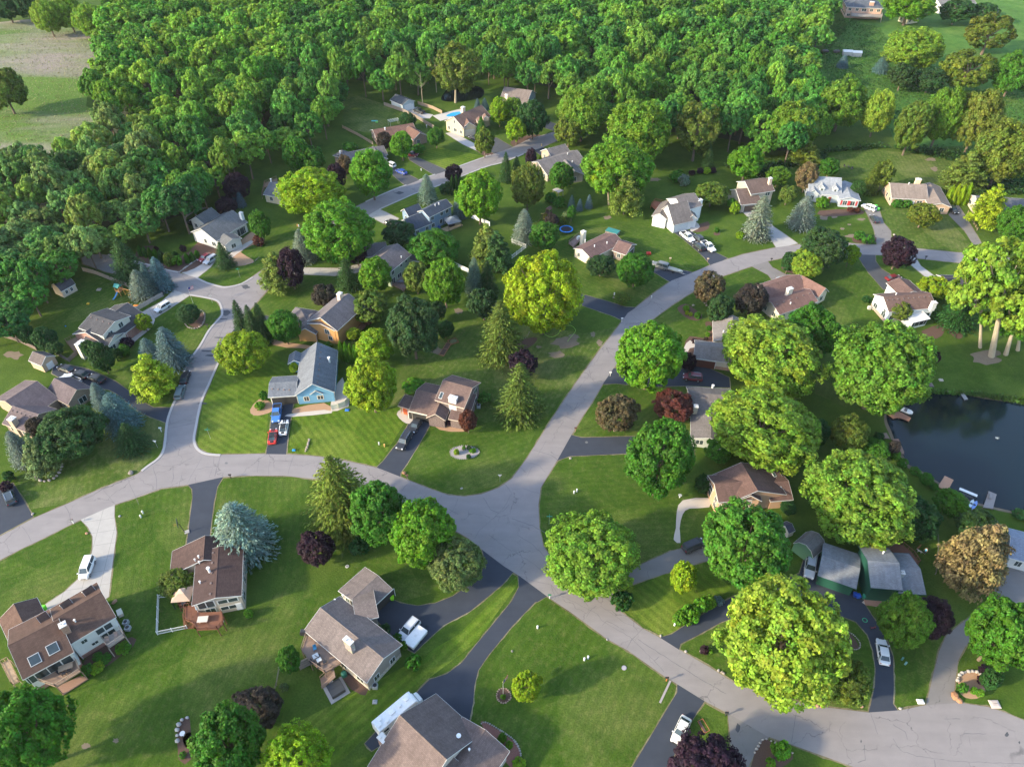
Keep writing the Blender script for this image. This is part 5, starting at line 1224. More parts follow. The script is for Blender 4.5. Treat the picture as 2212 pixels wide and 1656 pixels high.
# 2 maroon roof
h = House('house', (450,1270), 'beige house with maroon shed roofs and a wooden deck beside the long dark driveway', SD((.42,.36,.29)), SH((.092,.06,.054)), False)
a1 = h.block((372,1190), (366,1243), 3.2, R=(443,1160), pitch=.4, vents=0)
a2 = h.block((424,1196), (414,1308), 4.7, C=(522,1294), R=(476,1284), vents=5, feats=(('w',1,.22,2.8,1.7,2.7),('w',1,.7,3.4,1.0,3.0),('w',1,.66,2.8,.9,1.0),('d',1,.88,.9,2.0,.05,WHITE)))
h.finish(); h.vent(a2, (453,1235), 'pipe', .22, 1.2); h.vent(a2, (433,1259)); h.vent(a1, (430,1204)); h.vent(a1, (422,1211), r=.1); h.vent(a1, (431,1216), r=.1)
h.deck([(400,1310),(418,1306),(432,1322),(478,1320),(483,1332),(482,1347),(470,1358),(425,1360),(418,1345),(400,1338)], 2.3, (.2,.085,.05), skip=(1,2)); h.stairs((406,1328), (410,1358), 2.3, 1.5, (.2,.085,.05)); h.deck([(382,1288),(400,1290),(402,1310),(388,1312)], 1.2, (.2,.085,.05))
# 3 T-shaped grey
h = House('house', (770,1370), 'grey-brown T-shaped house with stone chimney and wooden deck in the lower middle', SD((.25,.22,.19)), SH((.20,.165,.155)), m_stone((.5,.45,.36)))
a1 = h.block((656,1361), (792,1475), 3.7, C=(869,1392), R=(827,1420), feats=(('w',0,.2,3.0,2.0,.8),('w',0,.45,1.6,1.2,1.4),))
a2 = h.block((790,1326), (848,1272), 3.3, C=(785,1227), R=(817,1243), feats=(('o',0,.66,5.6,2.3),))
a3 = h.block((770,1345), (818,1332), 3.5, W=6, rise=1.4, win=False)
h.finish(); h.chimney(a1, (752,1382), z=7.6, w=1.7, d=.8, mat=m_stone((.3,.25,.2))); h.vent(a1, (765,1405)); h.vent(a2, (741,1288)); h.vent(a2, (724,1298))
h.deck([(663,1369),(652,1404),(670,1430),(702,1452),(737,1432),(735,1426)], 2.6, (.29,.2,.15), skip=(4,5)); h.stairs((722,1450), (694,1476), 2.4, 1.7, (.29,.2,.15)); h.stairs((655,1422), (662,1440), .8, 2.0, (.3,.26,.22))
# 4 bottom
h = House('house', (930,1620), 'large mauve-brown roofed house cut by the bottom edge beside the motorhome', SD((.45,.4,.35)), SH((.165,.125,.115)), False)
a1 = h.block((1040,1585), (942,1497), 3.1, C=(783,1643), R=(873,1552)); a2 = h.block((999,1547), (930,1640), 3.3, C=(1094,1633), R=(1048,1577)); a3 = h.block((880,1572), (800,1680), 3.0, W=14, rise=2.6, win=False)
h.finish(); h.chimney(a1, (826,1592), z=5.6, w=1.3, d=1.0, mat=m_brick((.32,.17,.13))); h.vent(a1, (991,1590), 'pipe', .25, .3); h.vent(a2, (1014,1620)); h.vent(a3, (902,1643), 'pipe', .3, .9)
# 5 light blue
h = House('house', (660,810), 'light blue board-sided house with slate roof and open two-bay garage beside the main road', SD((.15,.33,.48)), SH((.175,.19,.215)), False, wframe=m_plain((.72,.62,.46), .5))
a1 = h.block((723,847), (730,757), 3.2, C=(637,852), R=(684,745), vents=7, feats=(('w',3,.62,1.3,1.1,1.1),)); a2 = h.block((579,858), (640,854), 2.9, R=(579,827), pitch=.36, vents=0, feats=(('o',0,.32,3.4,2.2),('o',0,.78,3.0,2.2))); a3 = h.block((697,850), (699,835), 3.0, W=3.0, rise=1.1, win=False, feats=(('w',3,.5,1.3,1.0,1.1),)); a4 = h.block((652,784), (655,764), 3.1, W=3.4, rise=1.1, win=False)
h.finish(); h.vent(a1, (712,782), 'pipe', .25, 1.4)
for q in ((588,840),(601,841),(613,842),(625,842)): h.vent(a2, q, 'box', .16, .3)
# 6 purple-brown
h = House('house', (960,860), 'brown-mauve roofed house with a big white stone chimney in the middle', m_brick((.12,.075,.07)), SH((.17,.115,.10)), False, trim=m_plain((.62,.52,.42), .5))
a1 = h.block((939,864), (1003,882), 5.2, C=(1042,827), R=(1022,838), feats=(('w',1,.3,2.0,1.7,1.0),)); a2 = h.block((883,887), (942,900), 2.9, R=(903,842), pitch=.42, feats=(('o',0,.3,5.0,2.1),), win=False); a3 = h.block((962,908), (976,872), 2.9, W=4.5, rise=1.6, win=False); a4 = h.block((859,876), (886,884), 2.6, W=3.6, rise=.5, kind='shed', wall=SD((.42,.25,.17)), feats=(('d',0,.5,1.2,2.0,.05,(.5,.09,.03)),), win=False); a5 = h.block((968,905), (1010,912), 2.9, W=8, rise=1.5, kind='shed', win=False)
h.finish(); h.skylight(a1, (953,854), .8, 1.6); h.chimney(a1, (980,857), base=(982,904), w=1.9, d=1.1, mat=m_stone((.72,.68,.62)))
# 7 orange
h = House('house', (705,700), 'orange-brown clapboard house with stepped grey roofs and a brick chimney', SD((.50,.26,.10)), SH((.185,.16,.16)), False)
a2 = h.block((725,641), (664,693), 5.0, R=(749,637), pitch=.55, win=False); a1 = h.block((723,714), (752,683), 4.9, C=(656,706), R=(694,696), feats=(('w',3,.68,1.3,1.4,2.8),('w',0,.3,1.4,1.4,2.9),('w',0,.35,1.5,1.6,.8))); a3 = h.block((683,722), (698,690), 2.8, C=(643,712), R=(660,705), win=False); a4 = h.block((745,699), (768,681), 2.9, W=8, rise=2.2); a5 = h.block((668,700), (690,672), 3.2, W=7, rise=2.0, kind='hip', win=False)
h.finish(); h.chimney(a2, (733,633), z=9.0, w=1.3, d=1.0, mat=m_plain((.7,.5,.36), .7)); h.vent(a1, (725,674)); h.vent(a2, (660,690), 'box')
h.deck([(752,700),(770,690),(790,705),(775,718),(757,715)], .5, (.26,.12,.08))
# 8 sage green
h = House('house', (845,580), 'two-storey sage green house with grey roof and rear patio', SD((.30,.36,.27)), SH((.175,.15,.15)), False)
a1 = h.block((842,589), (889,550), 5.2, R=(818,558), pitch=.5, feats=(('w',0,.12,1.6,2.1,.2),('w',0,.14,1.2,1.3,3.5),('w',0,.55,1.0,.8,3.8),('w',0,.8,1.0,.8,3.8),('w',0,.42,1.8,1.2,1.0)), win=False); a2 = h.block((786,556), (838,550), 3.0, R=(795,531), pitch=.4); a3 = h.block((880,560), (905,565), 3.0, W=6, rise=1.2, kind='shed', win=False)
h.finish(); h.vent(a1, (867,557)); h.deck([(848,615),(872,594),(893,606),(872,628)], .7, (.3,.2,.16), skip=(0,))
# 9 slate blue
h = House('house', (935,470), 'slate blue two-storey house with dark roof and grey metal gazebo', SD((.18,.26,.36)), SH((.065,.082,.115)), False)
a1 = h.block((927,470), (978,445), 5.2, C=(889,468), R=(962,431)) if False else h.block((927,470), (978,445), 5.2, R=(962,431), pitch=.5, feats=(('w',0,.13,1.1,1.3,3.6),('w',0,.55,1.1,1.3,3.6),('w',0,.8,1.2,1.4,3.6),('w',0,.14,1.2,1.3,1.0),('w',0,.5,1.0,1.3,1.0),('w',0,.8,2.4,2.0,.2)), win=False)
a2 = h.block((883,468), (914,456), 3.2, R=(899,441), pitch=.75); a3 = h.block((890,500), (935,482), 2.9, W=8, rise=2.4); h.finish(); h.vent(a1, (940,445)); h.vent(a1, (948,442))
h.deck([(953,494),(990,478),(1000,486),(965,500)], .3, (.33,.27,.17), rail=False)
# 10 white cottage
h = House('house', (480,510), 'off-white cottage with steep grey roof and white chimney by the mulch beds', SD((.60,.59,.54)), SH((.165,.165,.165)), m_plain((.5,.5,.48), .8))
a1 = h.block((467,521), (535,480), 3.3, R=(426,498), pitch=.5, feats=(('g',3,.2,2.6,2.2),('w',0,.75,2.2,2.2,.3),('w',0,.88,1.2,2.2,.3))); a2 = h.block((523,515), (505,503), 2.9, C=(488,534), R=(500,515), feats=(('w',3,.5,1.4,1.2,.9),), win=False); a3 = h.block((445,487), (478,466), 3.0, W=7, rise=2.2)
h.finish(); h.chimney(a1, (520,459), z=6.4, w=1.0, d=.9, mat=m_plain(WHITE, .7))
# 11 cream and brick
h = House('house', (245,715), 'cream and brick split-level house with dark roof and white chimney, left side', SD(CREAM), SH(DGR), False)
a1 = h.block((169,708), (221,726), 5.2, C=(291,685), R=(244,693), vents=4, feats=(('w',1,.25,1.3,1.3,3.4),('w',1,.66,1.3,1.3,3.8)), win=False); a2 = h.block((230,748), (320,683), 2.9, W=12, rise=2.6, wall=m_brick((.34,.15,.11)), feats=(('d',0,.42,1.1,2.0),('w',0,.2,1.8,1.3,.8)), win=False); a3 = h.block((178,737), (231,752), 2.8, W=7, rise=1.7)
h.finish(); h.chimney(a3, (176,739), base=(187,770), w=1.1, d=2.2, mat=m_plain(CREAM, .7)); h.deck([(143,738),(165,728),(182,738),(180,758),(160,760)], .9, (.25,.17,.11))
# 12 brown brick left
h = House('house', (90,880), 'brown brick ranch house with mauve-brown roof and tan chimney, left edge', m_brick((.31,.215,.145)), SH((.145,.115,.12)), False, trim=m_plain((.5,.42,.32), .6))
a1 = h.block((98,849), (146,875), 2.8, C=(189,832), R=(157,837), vents=0, feats=(('w',1,.55,1.8,1.5,.7),)); a2 = h.block((4,915), (60,934), 2.8, R=(22,874), pitch=.5, vents=6); a3 = h.block((60,905), (128,860), 2.85, R=(104,808), pitch=.4, win=False)
h.finish(); h.chimney(a2, (30,903), base=(47,938), w=1.3, d=1.3, mat=m_brick((.4,.3,.2)))
# 13 cream ranch centre right
h = House('house', (1290,545), 'cream ranch house with red-brown roof and tall cream chimney near the trampoline', SD((.62,.56,.42)), SH((.175,.11,.10)), False)
a1 = h.block((1277,559), (1348,524), 2.9, C=(1222,544), R=(1255,540), feats=(('w',3,.25,1.0,1.2,.9),), win=False); a2 = h.block((1322,541), (1352,551), 2.8, C=(1376,528), R=(1366,528), wall=m_brick((.17,.12,.09)), feats=(('o',1,.5,5.0,2.1),))
h.finish(); h.chimney(a1, (1261,499), base=(1258,530), w=1.3, d=1.2, mat=m_plain((.7,.64,.5), .7)); h.vent(a1, (1264,523), h=.8); h.vent(a1, (1284,533)); h.vent(a1, (1311,526)); h.deck([(1228,526),(1250,508),(1258,512),(1240,534)], .6, (.3,.2,.17))
# 14 white
h = House('house', (1475,470), 'bright white two-storey house with grey roof, double garage and tall white chimney', SD((.74,.73,.71)), SH((.19,.165,.155)), False)
a1 = h.block((1477,456), (1518,444), 5.5, R=(1508,415), pitch=.5, feats=(('w',1,.3,.8,1.8,3.2),('w',1,.3,.8,1.8,.6)), win=False); a2 = h.block((1455,487), (1498,477), 3.0, C=(1418,458), R=(1440,443), feats=(('g',0,.42,4.8,2.2),), win=False); a3 = h.block((1508,473), (1497,452), 3.2, W=3.6, rise=1.5, win=False); a4 = h.block((1440,474), (1460,444), 3.6, W=5, rise=1.5, win=False)
h.finish(); h.skylight(a1, (1479,445), .6, 1.3); h.chimney(a1, (1506,431), base=(1504,470), w=1.7, d=1.2, mat=SD((.74,.73,.71))); h.deck([(1406,444),(1415,434),(1440,440),(1440,450),(1420,456)], 1.2, (.4,.14,.07), skip=(2,))
# 15 brown roof
h = House('house', (1625,430), 'taupe house with brown roof and dark garage door at the top of a concrete driveway', SD((.44,.38,.3)), SH((.15,.105,.09)), False)
a1 = h.block((1622,420), (1674,412), 5.3, R=(1668,383), pitch=.5); a2 = h.block((1601,443), (1645,438), 3.0, C=(1577,410), R=(1588,409), feats=(('g',0,.55,4.8,2.2,.05,(.08,.06,.05)),), win=False)
h.finish(); h.chimney(a1, (1665,384), z=8.8, w=1.0, d=.9, mat=m_plain((.6,.45,.33), .7)); h.skylight(a2, (1619,403), .6, 1.1)
# 16 cape
h = House('house', (1805,420), 'blue-grey cape house with pale blue-grey roof, two dormers and red shutters', SD((.42,.47,.50)), SH((.30,.32,.35)), False)
a1 = h.block((1746,418), (1818,423), 2.9, R=(1756,380), pitch=.62, feats=(('d',0,.7,1.0,2.0),)); a2 = h.block((1860,434), (1846,398), 2.9, C=(1814,434), R=(1836,420), feats=(('w',3,.3,1.3,1.5,.8),('w',3,.7,1.3,1.5,.8)), win=False); a3 = h.block((1771,421), (1768,402), 2.9, W=4.2, rise=1.6)
for A, B in (((1783,407),(1781,399)), ((1812,409),(1810,401))): h.block(A, B, 4.6, W=1.9, rise=.9, zb=3.4, win=False, oh=.12, feats=(('w',3,.5,.7,.9,3.5),))
h.finish()
for f_ in (.12, .48, .55, .9):
    bq = a2; sh = MB(); X = loc(bq, OH, bq['W']-OH, 0); d = -bq['n']; p = X+d*((bq['W']-2*OH)*f_); q = p-bq['u']*.05
    for (aa, bb) in ((p, q),): sh.box(aa.x-.25, aa.x+.25, aa.y-.12, aa.y+.05, .8, 2.35)
    h.part(sh, 'shutter', m_plain((.5,.05,.05), .5))
# 17 ranch
h = House('house', (1985,430), 'tan brick ranch house with grey-brown roof beside the yellow-green arborvitae', m_brick((.44,.29,.19)), SH((.26,.21,.18)), False)
a1 = h.block((1926,428), (2006,432), 2.9, R=(1925,395), pitch=.5, feats=(('w',0,.25,1.8,1.2,.9),('d',0,.62,1.1,2.0,.05,WHITE))); a2 = h.block((2056,448), (2030,403), 2.8, C=(2006,445), R=(2032,436), feats=(('w',3,.28,1.3,1.3,.8),('w',3,.66,1.3,1.3,.8)), win=False)
h.finish(); h.chimney(a1, (1985,386), z=6.6, w=1.6, d=1.0, mat=m_plain((.7,.48,.32), .7)); h.vent(a1, (1963,398))
# 18 cream with red-brown roof
h = House('house', (1720,650), 'cream house with layered red-brown roofs beside the silver and blue cars', SD((.60,.54,.42)), SH((.215,.125,.105)), False)
a1 = h.block((1684,680), (1768,651), 3.0, R=(1664,654), pitch=.45, vents=6); a2 = h.block((1791,630), (1739,602), 3.0, C=(1763,641), rise=2.2); a3 = h.block((1664,652), (1745,624), 3.0, W=8, rise=2.4, win=False)
h.finish(); h.chimney(a3, (1707,622), z=6.2, w=1.6, d=1.0, mat=m_plain((.75,.66,.5), .7)); h.vent(a1, (1707,657))
# 19 white with sunroom
h = House('house', (1950,655), 'white house with brown roof, sunroom and white chimney right of the long lawn', SD((.68,.70,.72)), SH((.165,.105,.09)), m_brick((.33,.23,.17)))
a1 = h.block((1920,674), (2023,665), 3.9, C=(1878,636), R=(2004,633), vents=9, feats=(('w',3,.78,.9,1.0,2.2),)); a2 = h.block((1914,611), (1945,640), 3.9, C=(1972,612), R=(1940,598), win=False); a3 = h.block((1972,697), (2010,688), 2.5, W=5.0, rise=.6, kind='shed', wall=m_plain(WHITE, .5), roof=m_plain((.7,.68,.66), .5), feats=(('w',0,.2,1.7,1.5,.6),('w',0,.5,1.7,1.5,.6),('w',0,.8,1.7,1.5,.6)), win=False, base=False)
h.finish(); h.chimney(a1, (2019,652), z=6.2, w=1.2, d=1.0, mat=m_plain(WHITE, .7)); h.vent(a1, (1935,637))
# 20, 21 grey pair
h = House('house', (1540,750), 'long grey-shingled house with a brown garage door facing the maroon car', SD((.55,.5,.4)), SH((.22,.2,.19)), m_brick((.35,.2,.14)))
a1 = h.block((1498,773), (1600,787), 2.9, R=(1508,744), pitch=.4, feats=(('g',0,.25,4.9,2.2,.05,(.13,.045,.03)),), win=False); a2 = h.block((1625,745), (1620,698), 3.0, C=(1541,736), rise=2.0); h.finish(); h.vent(a2, (1562,718)); h.vent(a2, (1585,738), 'pipe', .3, .8)
h = House('house', (1530,900), 'long low grey-shingled house half hidden by yellow-green maples, end of the short dark drive', SD((.42,.44,.40)), SH((.19,.17,.165)), False)
a2 = h.block((1489,884), (1588,890), 2.9, R=(1490,848), pitch=.4, vents=4, win=False); a1 = h.block((1578,958), (1575,880), 2.8, C=(1491,966), R=(1535,957)); h.finish(); h.vent(a2, (1539,838), 'pipe', .25, .8); h.chimney(a2, (1504,876), z=5.2, w=.9, d=.9, mat=m_plain((.5,.48,.4), .6)); 
# 22 brown tan
h = House('house', (1610,1050), 'tan cedar house with brown roofs, skylights and a lit orange gable, between the big maples', SD((.50,.31,.20)), SH((.155,.095,.08)), False)
a2 = h.block((1527,1030), (1560,1092), 3.9, R=(1601,998), pitch=.42, win=False); a1 = h.block((1552,1085), (1625,1079), 4.7, R=(1539,1045), pitch=.42, feats=(('w',0,.35,1.8,.6,3.6),('w',0,.3,2.4,.5,1.2))); a3 = h.block((1664,1083), (1714,1079), 2.9, R=(1660,1041), pitch=.42, win=False); a4 = h.block((1655,1066), (1700,1046), 3.0, W=8, rise=1.8, win=False); a5 = h.block((1646,1082), (1640,1060), 4.4, W=5.0, rise=1.6)
h.finish(); h.skylight(a3, (1686,1058), .7, 1.4); h.skylight(a3, (1661,1060), .7, 1.4); h.skylight(a4, (1672,1025), .7, 1.0)
# 23 green-walled
h = House('house', (1880,1240), 'green-walled house with three grey-blue roof sections and a deck, above the curved dark driveway', m_plain((.012,.07,.05), .6), SH((.25,.265,.29)), False, trim=m_plain((.012,.07,.05), .6))
a1 = h.block((1766,1243), (1850,1272), 3.0, C=(1788,1174), R=(1784,1202), win=False); a2 = h.block((1881,1269), (1951,1275), 4.7, C=(1859,1178), R=(1880,1210), win=False); a3 = h.block((1940,1281), (2001,1284), 3.0, C=(1974,1195), R=(1989,1228), win=False); h.finish(); h.vent(a2, (1907,1195)); h.chimney(a3, (1949,1235), z=5.2, w=.9, d=.7, mat=TRIM)
h.deck([(1912,1178),(1925,1173),(1950,1177),(1972,1196),(1985,1215),(1975,1220),(1930,1192)], .8, (.28,.13,.09), skip=(5,6)); h.deck([(1866,1292),(1935,1298),(1935,1312),(1870,1305)], .25, (.36,.2,.14), rail=False)
# 24..
h = House('house', (2210,1180), 'grey-blue roofed house cut by the right edge below the pond', SD((.5,.52,.54)), SH((.24,.28,.36)), False); a1 = h.block((2179,1204), (2270,1228), 3.0, C=(2171,1138), rise=1.9); h.finish()
h = House('house', (1020,262), 'tan house with steep brown roof and two dormers near the swimming pool', SD((.58,.44,.29)), SH((.20,.125,.10)), False)
a1 = h.block((1001,277), (1061,251), 3.8, R=(1047,224), pitch=.6, feats=(('w',3,.5,.8,1.2,4.2),)); a2 = h.block((970,268), (1002,272), 2.9, W=7, rise=1.8, feats=(('w',0,.6,1.6,1.2,.9),)); a3 = h.block((1030,274), (1018,256), 3.4, W=6, rise=2.2, feats=(('g',3,.5,4.0,2.2,.05,(.6,.5,.38)),)); h.block((1043,262), (1040,256), 5.0, W=2.2, rise=1.0, zb=3.8, win=False, oh=.12); h.block((1056,255), (1053,249), 5.0, W=2.2, rise=1.0, zb=3.8, win=False, oh=.12)
h.finish(); h.chimney(a1, (1000,231), z=8.6, w=1.4, d=1.2, mat=m_plain((.6,.46,.34), .7))
h = House('house', (865,295), 'brown brick ranch with rust-brown roof behind the bright tree, far street', m_brick((.28,.17,.12)), SH((.19,.11,.085)), False); a1 = h.block((814,303), (902,288), 2.8, R=(878,268), pitch=.42); a2 = h.block((924,293), (899,278), 2.8, C=(900,307), rise=2.0, feats=(('w',3,.35,1.2,1.4,.7),)); h.finish(); h.vent(a1, (832,281), 'pipe', .2, .9)
h = House('house', (790,335), 'grey-roofed ranch with an octagonal porch, far street left', m_brick((.26,.2,.17)), SH((.155,.145,.15)), False); a1 = h.block((742,354), (838,334), 2.8, R=(818,316), pitch=.42); a2 = h.block((719,336), (742,342), 2.7, W=5.2, rise=1.7, kind='hip'); a3 = h.block((838,343), (824,322), 2.8, W=6, rise=1.7); h.finish(); h.vent(a1, (783,330), 'box', .3, .4, TRIM); h.vent(a2, (735,332), 'pipe', .2, 1.0)
h = House('house', (590,420), 'pale yellow house mostly hidden by the broad olive tree at the street bend', SD((.58,.5,.34)), SH((.13,.14,.16)), False); a1 = h.block((568,420), (620,430), 2.9, W=10, rise=2.2); h.finish(); h.vent(a1, (586,393), 'pipe', .2, 1.0); h.deck([(566,425),(570,405),(600,395),(598,385),(572,396)], .8, (.3,.2,.14))
h = House('house', (1230,350), 'grey-roofed house behind the silver pickup, upper middle', m_brick((.36,.28,.2)), SH((.20,.18,.175)), False); a1 = h.block((1182,378), (1268,352), 2.8, R=(1256,322), pitch=.42); a2 = h.block((1194,343), (1234,331), 2.8, W=8, rise=2.2); a3 = h.block((1262,377), (1240,352), 2.8, W=7, rise=1.8, feats=(('w',3,.5,1.4,1.5,.6),)); h.finish(); h.vent(a1, (1236,351)); h.vent(a1, (1226,334))
h = House('house', (1110,210), 'blue-grey house with brown roof half hidden at the far edge of the wood', SD((.3,.36,.42)), SH((.21,.17,.15)), False); a1 = h.block((1078,217), (1138,225), 3.6, R=(1131,193), pitch=.5); h.finish(); h.chimney(a1, (1094,204), z=7, w=1.2, d=.9, mat=m_plain((.6,.5,.4), .7))
h = House('garage', (870,228), 'metal-sided garage with dark roof and white door beside the black pickup', SD((.42,.48,.50)), SH((.07,.08,.095)), False, cat='garage'); a1 = h.block((842,216), (869,228), 3.0, C=(898,219), rise=1.6, feats=(('g',1,.45,3.4,2.4),('d',1,.85,.9,2.0,.05,WHITE)), win=False); h.finish()
h = House('house', (1865,20), 'big brick mansion with dark hipped roof and tall brick chimney at the top edge', m_brick((.5,.3,.22)), SH((.11,.125,.15)), False, wframe=m_plain((.75,.72,.62), .5)); a1 = h.block((1829,15), (1908,19), 5.6, W=15, rise=3.2, kind='hip', winw=1.6); h.finish(); h.chimney(a1, (1880,4), base=(1874,39), w=2.2, d=1.4, mat=m_brick((.48,.26,.18))); h.deck([(1838,28),(1905,31),(1905,38),(1838,35)], 2.6, (.3,.27,.24))
h = House('garage', (1970,40), 'small beige garage with brown roof right of the brick mansion lawn', SD((.62,.56,.42)), SH((.24,.19,.15)), False, cat='garage'); h.block((1962,42), (1988,38), 2.7, W=7, rise=1.8); h.finish()
h = House('house', (2070,10), 'pale house with grey roof at the top edge, upper right', SD((.6,.58,.52)), SH((.22,.21,.2)), False); h.block((2033,14), (2110,8), 4.0, W=11, rise=2.6); h.finish()
h = House('shed', (2135,22), 'blue-roofed shed at the top right corner', SD((.5,.5,.5)), SH((.14,.19,.28)), False, cat='shed'); h.block((2126,26), (2160,24), 2.6, W=6, rise=1.2); h.finish()
h = House('house', (2160,450), 'house with dark slate roof behind the yellow larch, right edge', SD((.55,.46,.36)), SH((.12,.125,.14)), False); h.block((2112,452), (2250,462), 2.9, W=10, rise=2.2, feats=(('w',0,.3,1.6,1.3,.8),)); h.finish()
h = House('house', (2095,620), 'house with nearly black roof behind the cottonwoods, right side', SD((.3,.27,.24)), SH((.075,.07,.085)), False); h.block((2048,632), (2160,636), 2.8, W=9, rise=2.0); h.finish()
# sheds
h = House('shed', (140,630), 'beige barn-style shed with gambrel roof and two shuttered windows, left yard', m_plain((.50,.42,.32), .7), SH((.115,.105,.115)), False, cat='shed'); a1 = h.block((132,630), (163,613), 2.2, W=4.2, rise=1.9, kind='gambrel', oh=.12, feats=(('w',0,.3,.7,1.0,.8),('w',0,.66,.7,1.0,.8)), win=False); h.finish()
h = House('shed', (92,785), 'tan shed with small white roll-up door beside the parked dark cars', m_plain((.42,.31,.21), .7), SH((.15,.125,.12)), False, cat='shed'); a1 = h.block((61,779), (89,790), 2.4, C=(121,769), rise=1.5, oh=.2, feats=(('g',1,.5,1.5,1.7),), win=False); h.finish()
h = House('shed', (1765,1190), 'weathered green barn-style shed beside the silver car, above the green-walled house', m_plain((.12,.26,.16), .8), SH((.16,.15,.14)), False, cat='shed'); a1 = h.block((1757,1205), (1784,1180), 2.3, W=4.4, rise=1.9, kind='gambrel', oh=.12, win=False); h.finish()
h = House('playhouse', (1705,1140), 'tiny grey garden house with dark roof right of the big maple', m_plain((.5,.48,.44), .7), SH((.08,.08,.1)), False, cat='playhouse'); a1 = h.block((1704,1152), (1718,1146), 1.6, W=2.6, rise=.8, oh=.12, win=False); h.finish()
# ================================================================ vehicles
PAINT = m_paint(); TYRE = m_plain((.02,.02,.02), .85); RIM = m_plain((.45,.45,.46), .35, .8); DARKP = m_plain((.02,.02,.022), .5); CARGL = m_glass(); LAMP = m_plain((.7,.72,.75), .15); RED_L = m_plain((.35,.01,.01), .25); CHROME = m_plain((.6,.6,.62), .25, .9)
def ring(x, zb, zt, w, tum=.06, r=.12):
    return [(x, -w+.05, zb), (x, w-.05, zb), (x, w, zb+r), (x, w, zt-r*1.3), (x, w-tum-.03, zt-.02), (x, w-tum-r*1.2, zt), (x, -w+tum+r*1.2, zt), (x, -w+tum+.03, zt-.02), (x, -w, zt-r*1.3), (x, -w, zb+r)]
def car_template(kind):
    """x forward. returns an empty with body, windows, lamps and wheels"""
    K = {'sedan': (4.85, 1.85, .95, 1.45, (-1.95,-1.25,.45,1.15)), 'coupe': (4.75, 1.9, .92, 1.34, (-1.75,-.95,.25,1.05)), 'suv': (4.75, 1.92, 1.08, 1.74, (-2.25,-2.0,.5,1.15)), 'van': (4.75, 1.85, 1.1, 1.88, (-2.3,-2.15,.9,1.55)), 'wagon': (5.0, 1.9, 1.0, 1.55, (-2.35,-2.05,.6,1.35)), 'bigsuv': (5.4, 2.02, 1.15, 1.9, (-2.6,-2.4,.55,1.15)), 'pickup': (5.85, 2.02, 1.12, 1.9, (-.85,-.6,.75,1.3))}[kind]
    L, Wd, zb, zr, (g0, g1, g2, g3) = K; h = L/2; w = Wd/2; root = empty('car', (0,0,0)); zf = .28 if kind not in ('pickup','bigsuv','suv') else .36
    hood = zb-.06 if kind not in ('van',) else zb-.02; tr = zb if kind not in ('pickup',) else zb
    st = [(-h, zf+.12, tr-.22, w*.84), (-h+.12, zf, tr-.05, w*.93), (-h+.5, zf-.04, tr, w*.98), (g0, zf-.06, tr+.01, w), (0, zf-.06, zb+.01, w), (g3, zf-.06, zb, w), (g3+.35, zf-.04, hood, w*.985), (h-.45, zf, hood-.10, w*.95), (h-.14, zf+.02, hood-.2, w*.88), (h, zf+.12, hood-.34, w*.78)]
    if kind == 'pickup': st = [s_ for s_ in st]
    mb = MB().loft([ring(*s_) for s_ in st])
    if kind != 'pickup':
        mb.loft([ring(x, z-.05, z, ww, .04, .03) for x, z, ww in ((g1-.02, zr-.02, w*.74), (g1+.35, zr+.015, w*.78), (g2-.4, zr+.015, w*.78), (g2, zr-.015, w*.74))])
        for sx in (g1+.1, (g1+g2)/2-.1): mb.box(sx-.05, sx+.05, -w*.93, w*.93, zb-.02, zb+.12)
        for sg in (-1, 1):
            for x0, x1 in ((g1, g0), (g2, g3)): mb.tube((x0, sg*w*.72, zr-.03), (x1, sg*w*.86, zb), .045, n=4)
            for xm in ((g1+g2)/2,): mb.tube((xm, sg*w*.75, zr-.03), (xm, sg*w*.92, zb), .05, n=4)
    else:
        mb.loft([ring(x, z-.05, z, ww, .04, .03) for x, z, ww in ((g1-.05, zr-.02, w*.76), (g1+.3, zr+.015, w*.79), (g2, zr-.01, w*.75))])
        for sg in (-1, 1): mb.box(-h+.12, g0, sg*(w-.06)-.05, sg*(w-.06)+.05, zb, zb+.14); mb.tube((g2, sg*w*.74, zr-.03), (g3, sg*w*.86, zb), .045, n=4); mb.tube((g1, sg*w*.75, zr-.03), (g0, sg*w*.88, zb), .06, n=4); mb.tube((.1, sg*w*.76, zr-.03), (.1, sg*w*.92, zb), .05, n=4)
        mb.box(-h+.06, -h+.16, -w+.1, w-.1, zb, zb+.13)
    mb.build('body', PAINT, root, smooth=False)
    gl = MB().loft([[(x0, -wb, zb-.02), (x0, wb, zb-.02), (x1, wt, zr-.04), (x1, -wt, zr-.04)] for x0, x1, wb, wt in ((g0, g1, w*.88, w*.72), (g0+.3, g1+.15, w*.93, w*.75), (g3-.3, g2-.15, w*.93, w*.75), (g3, g2, w*.86, w*.72))])
    gl.build('windows', CARGL, root)
    if kind == 'pickup': MB().box(-h+.18, g0-.03, -w+.12, w-.12, zb-.05, zb+.03).build('bed', DARKP, root)
    if kind in ('suv', 'bigsuv', 'wagon'):
        MB().box(g1+.3, g2-.3, -w*.66-.03, -w*.66+.03, zr+.02, zr+.09).box(g1+.3, g2-.3, w*.66-.03, w*.66+.03, zr+.02, zr+.09).build('roof_rails', CHROME, root)
    zl = hood-.32
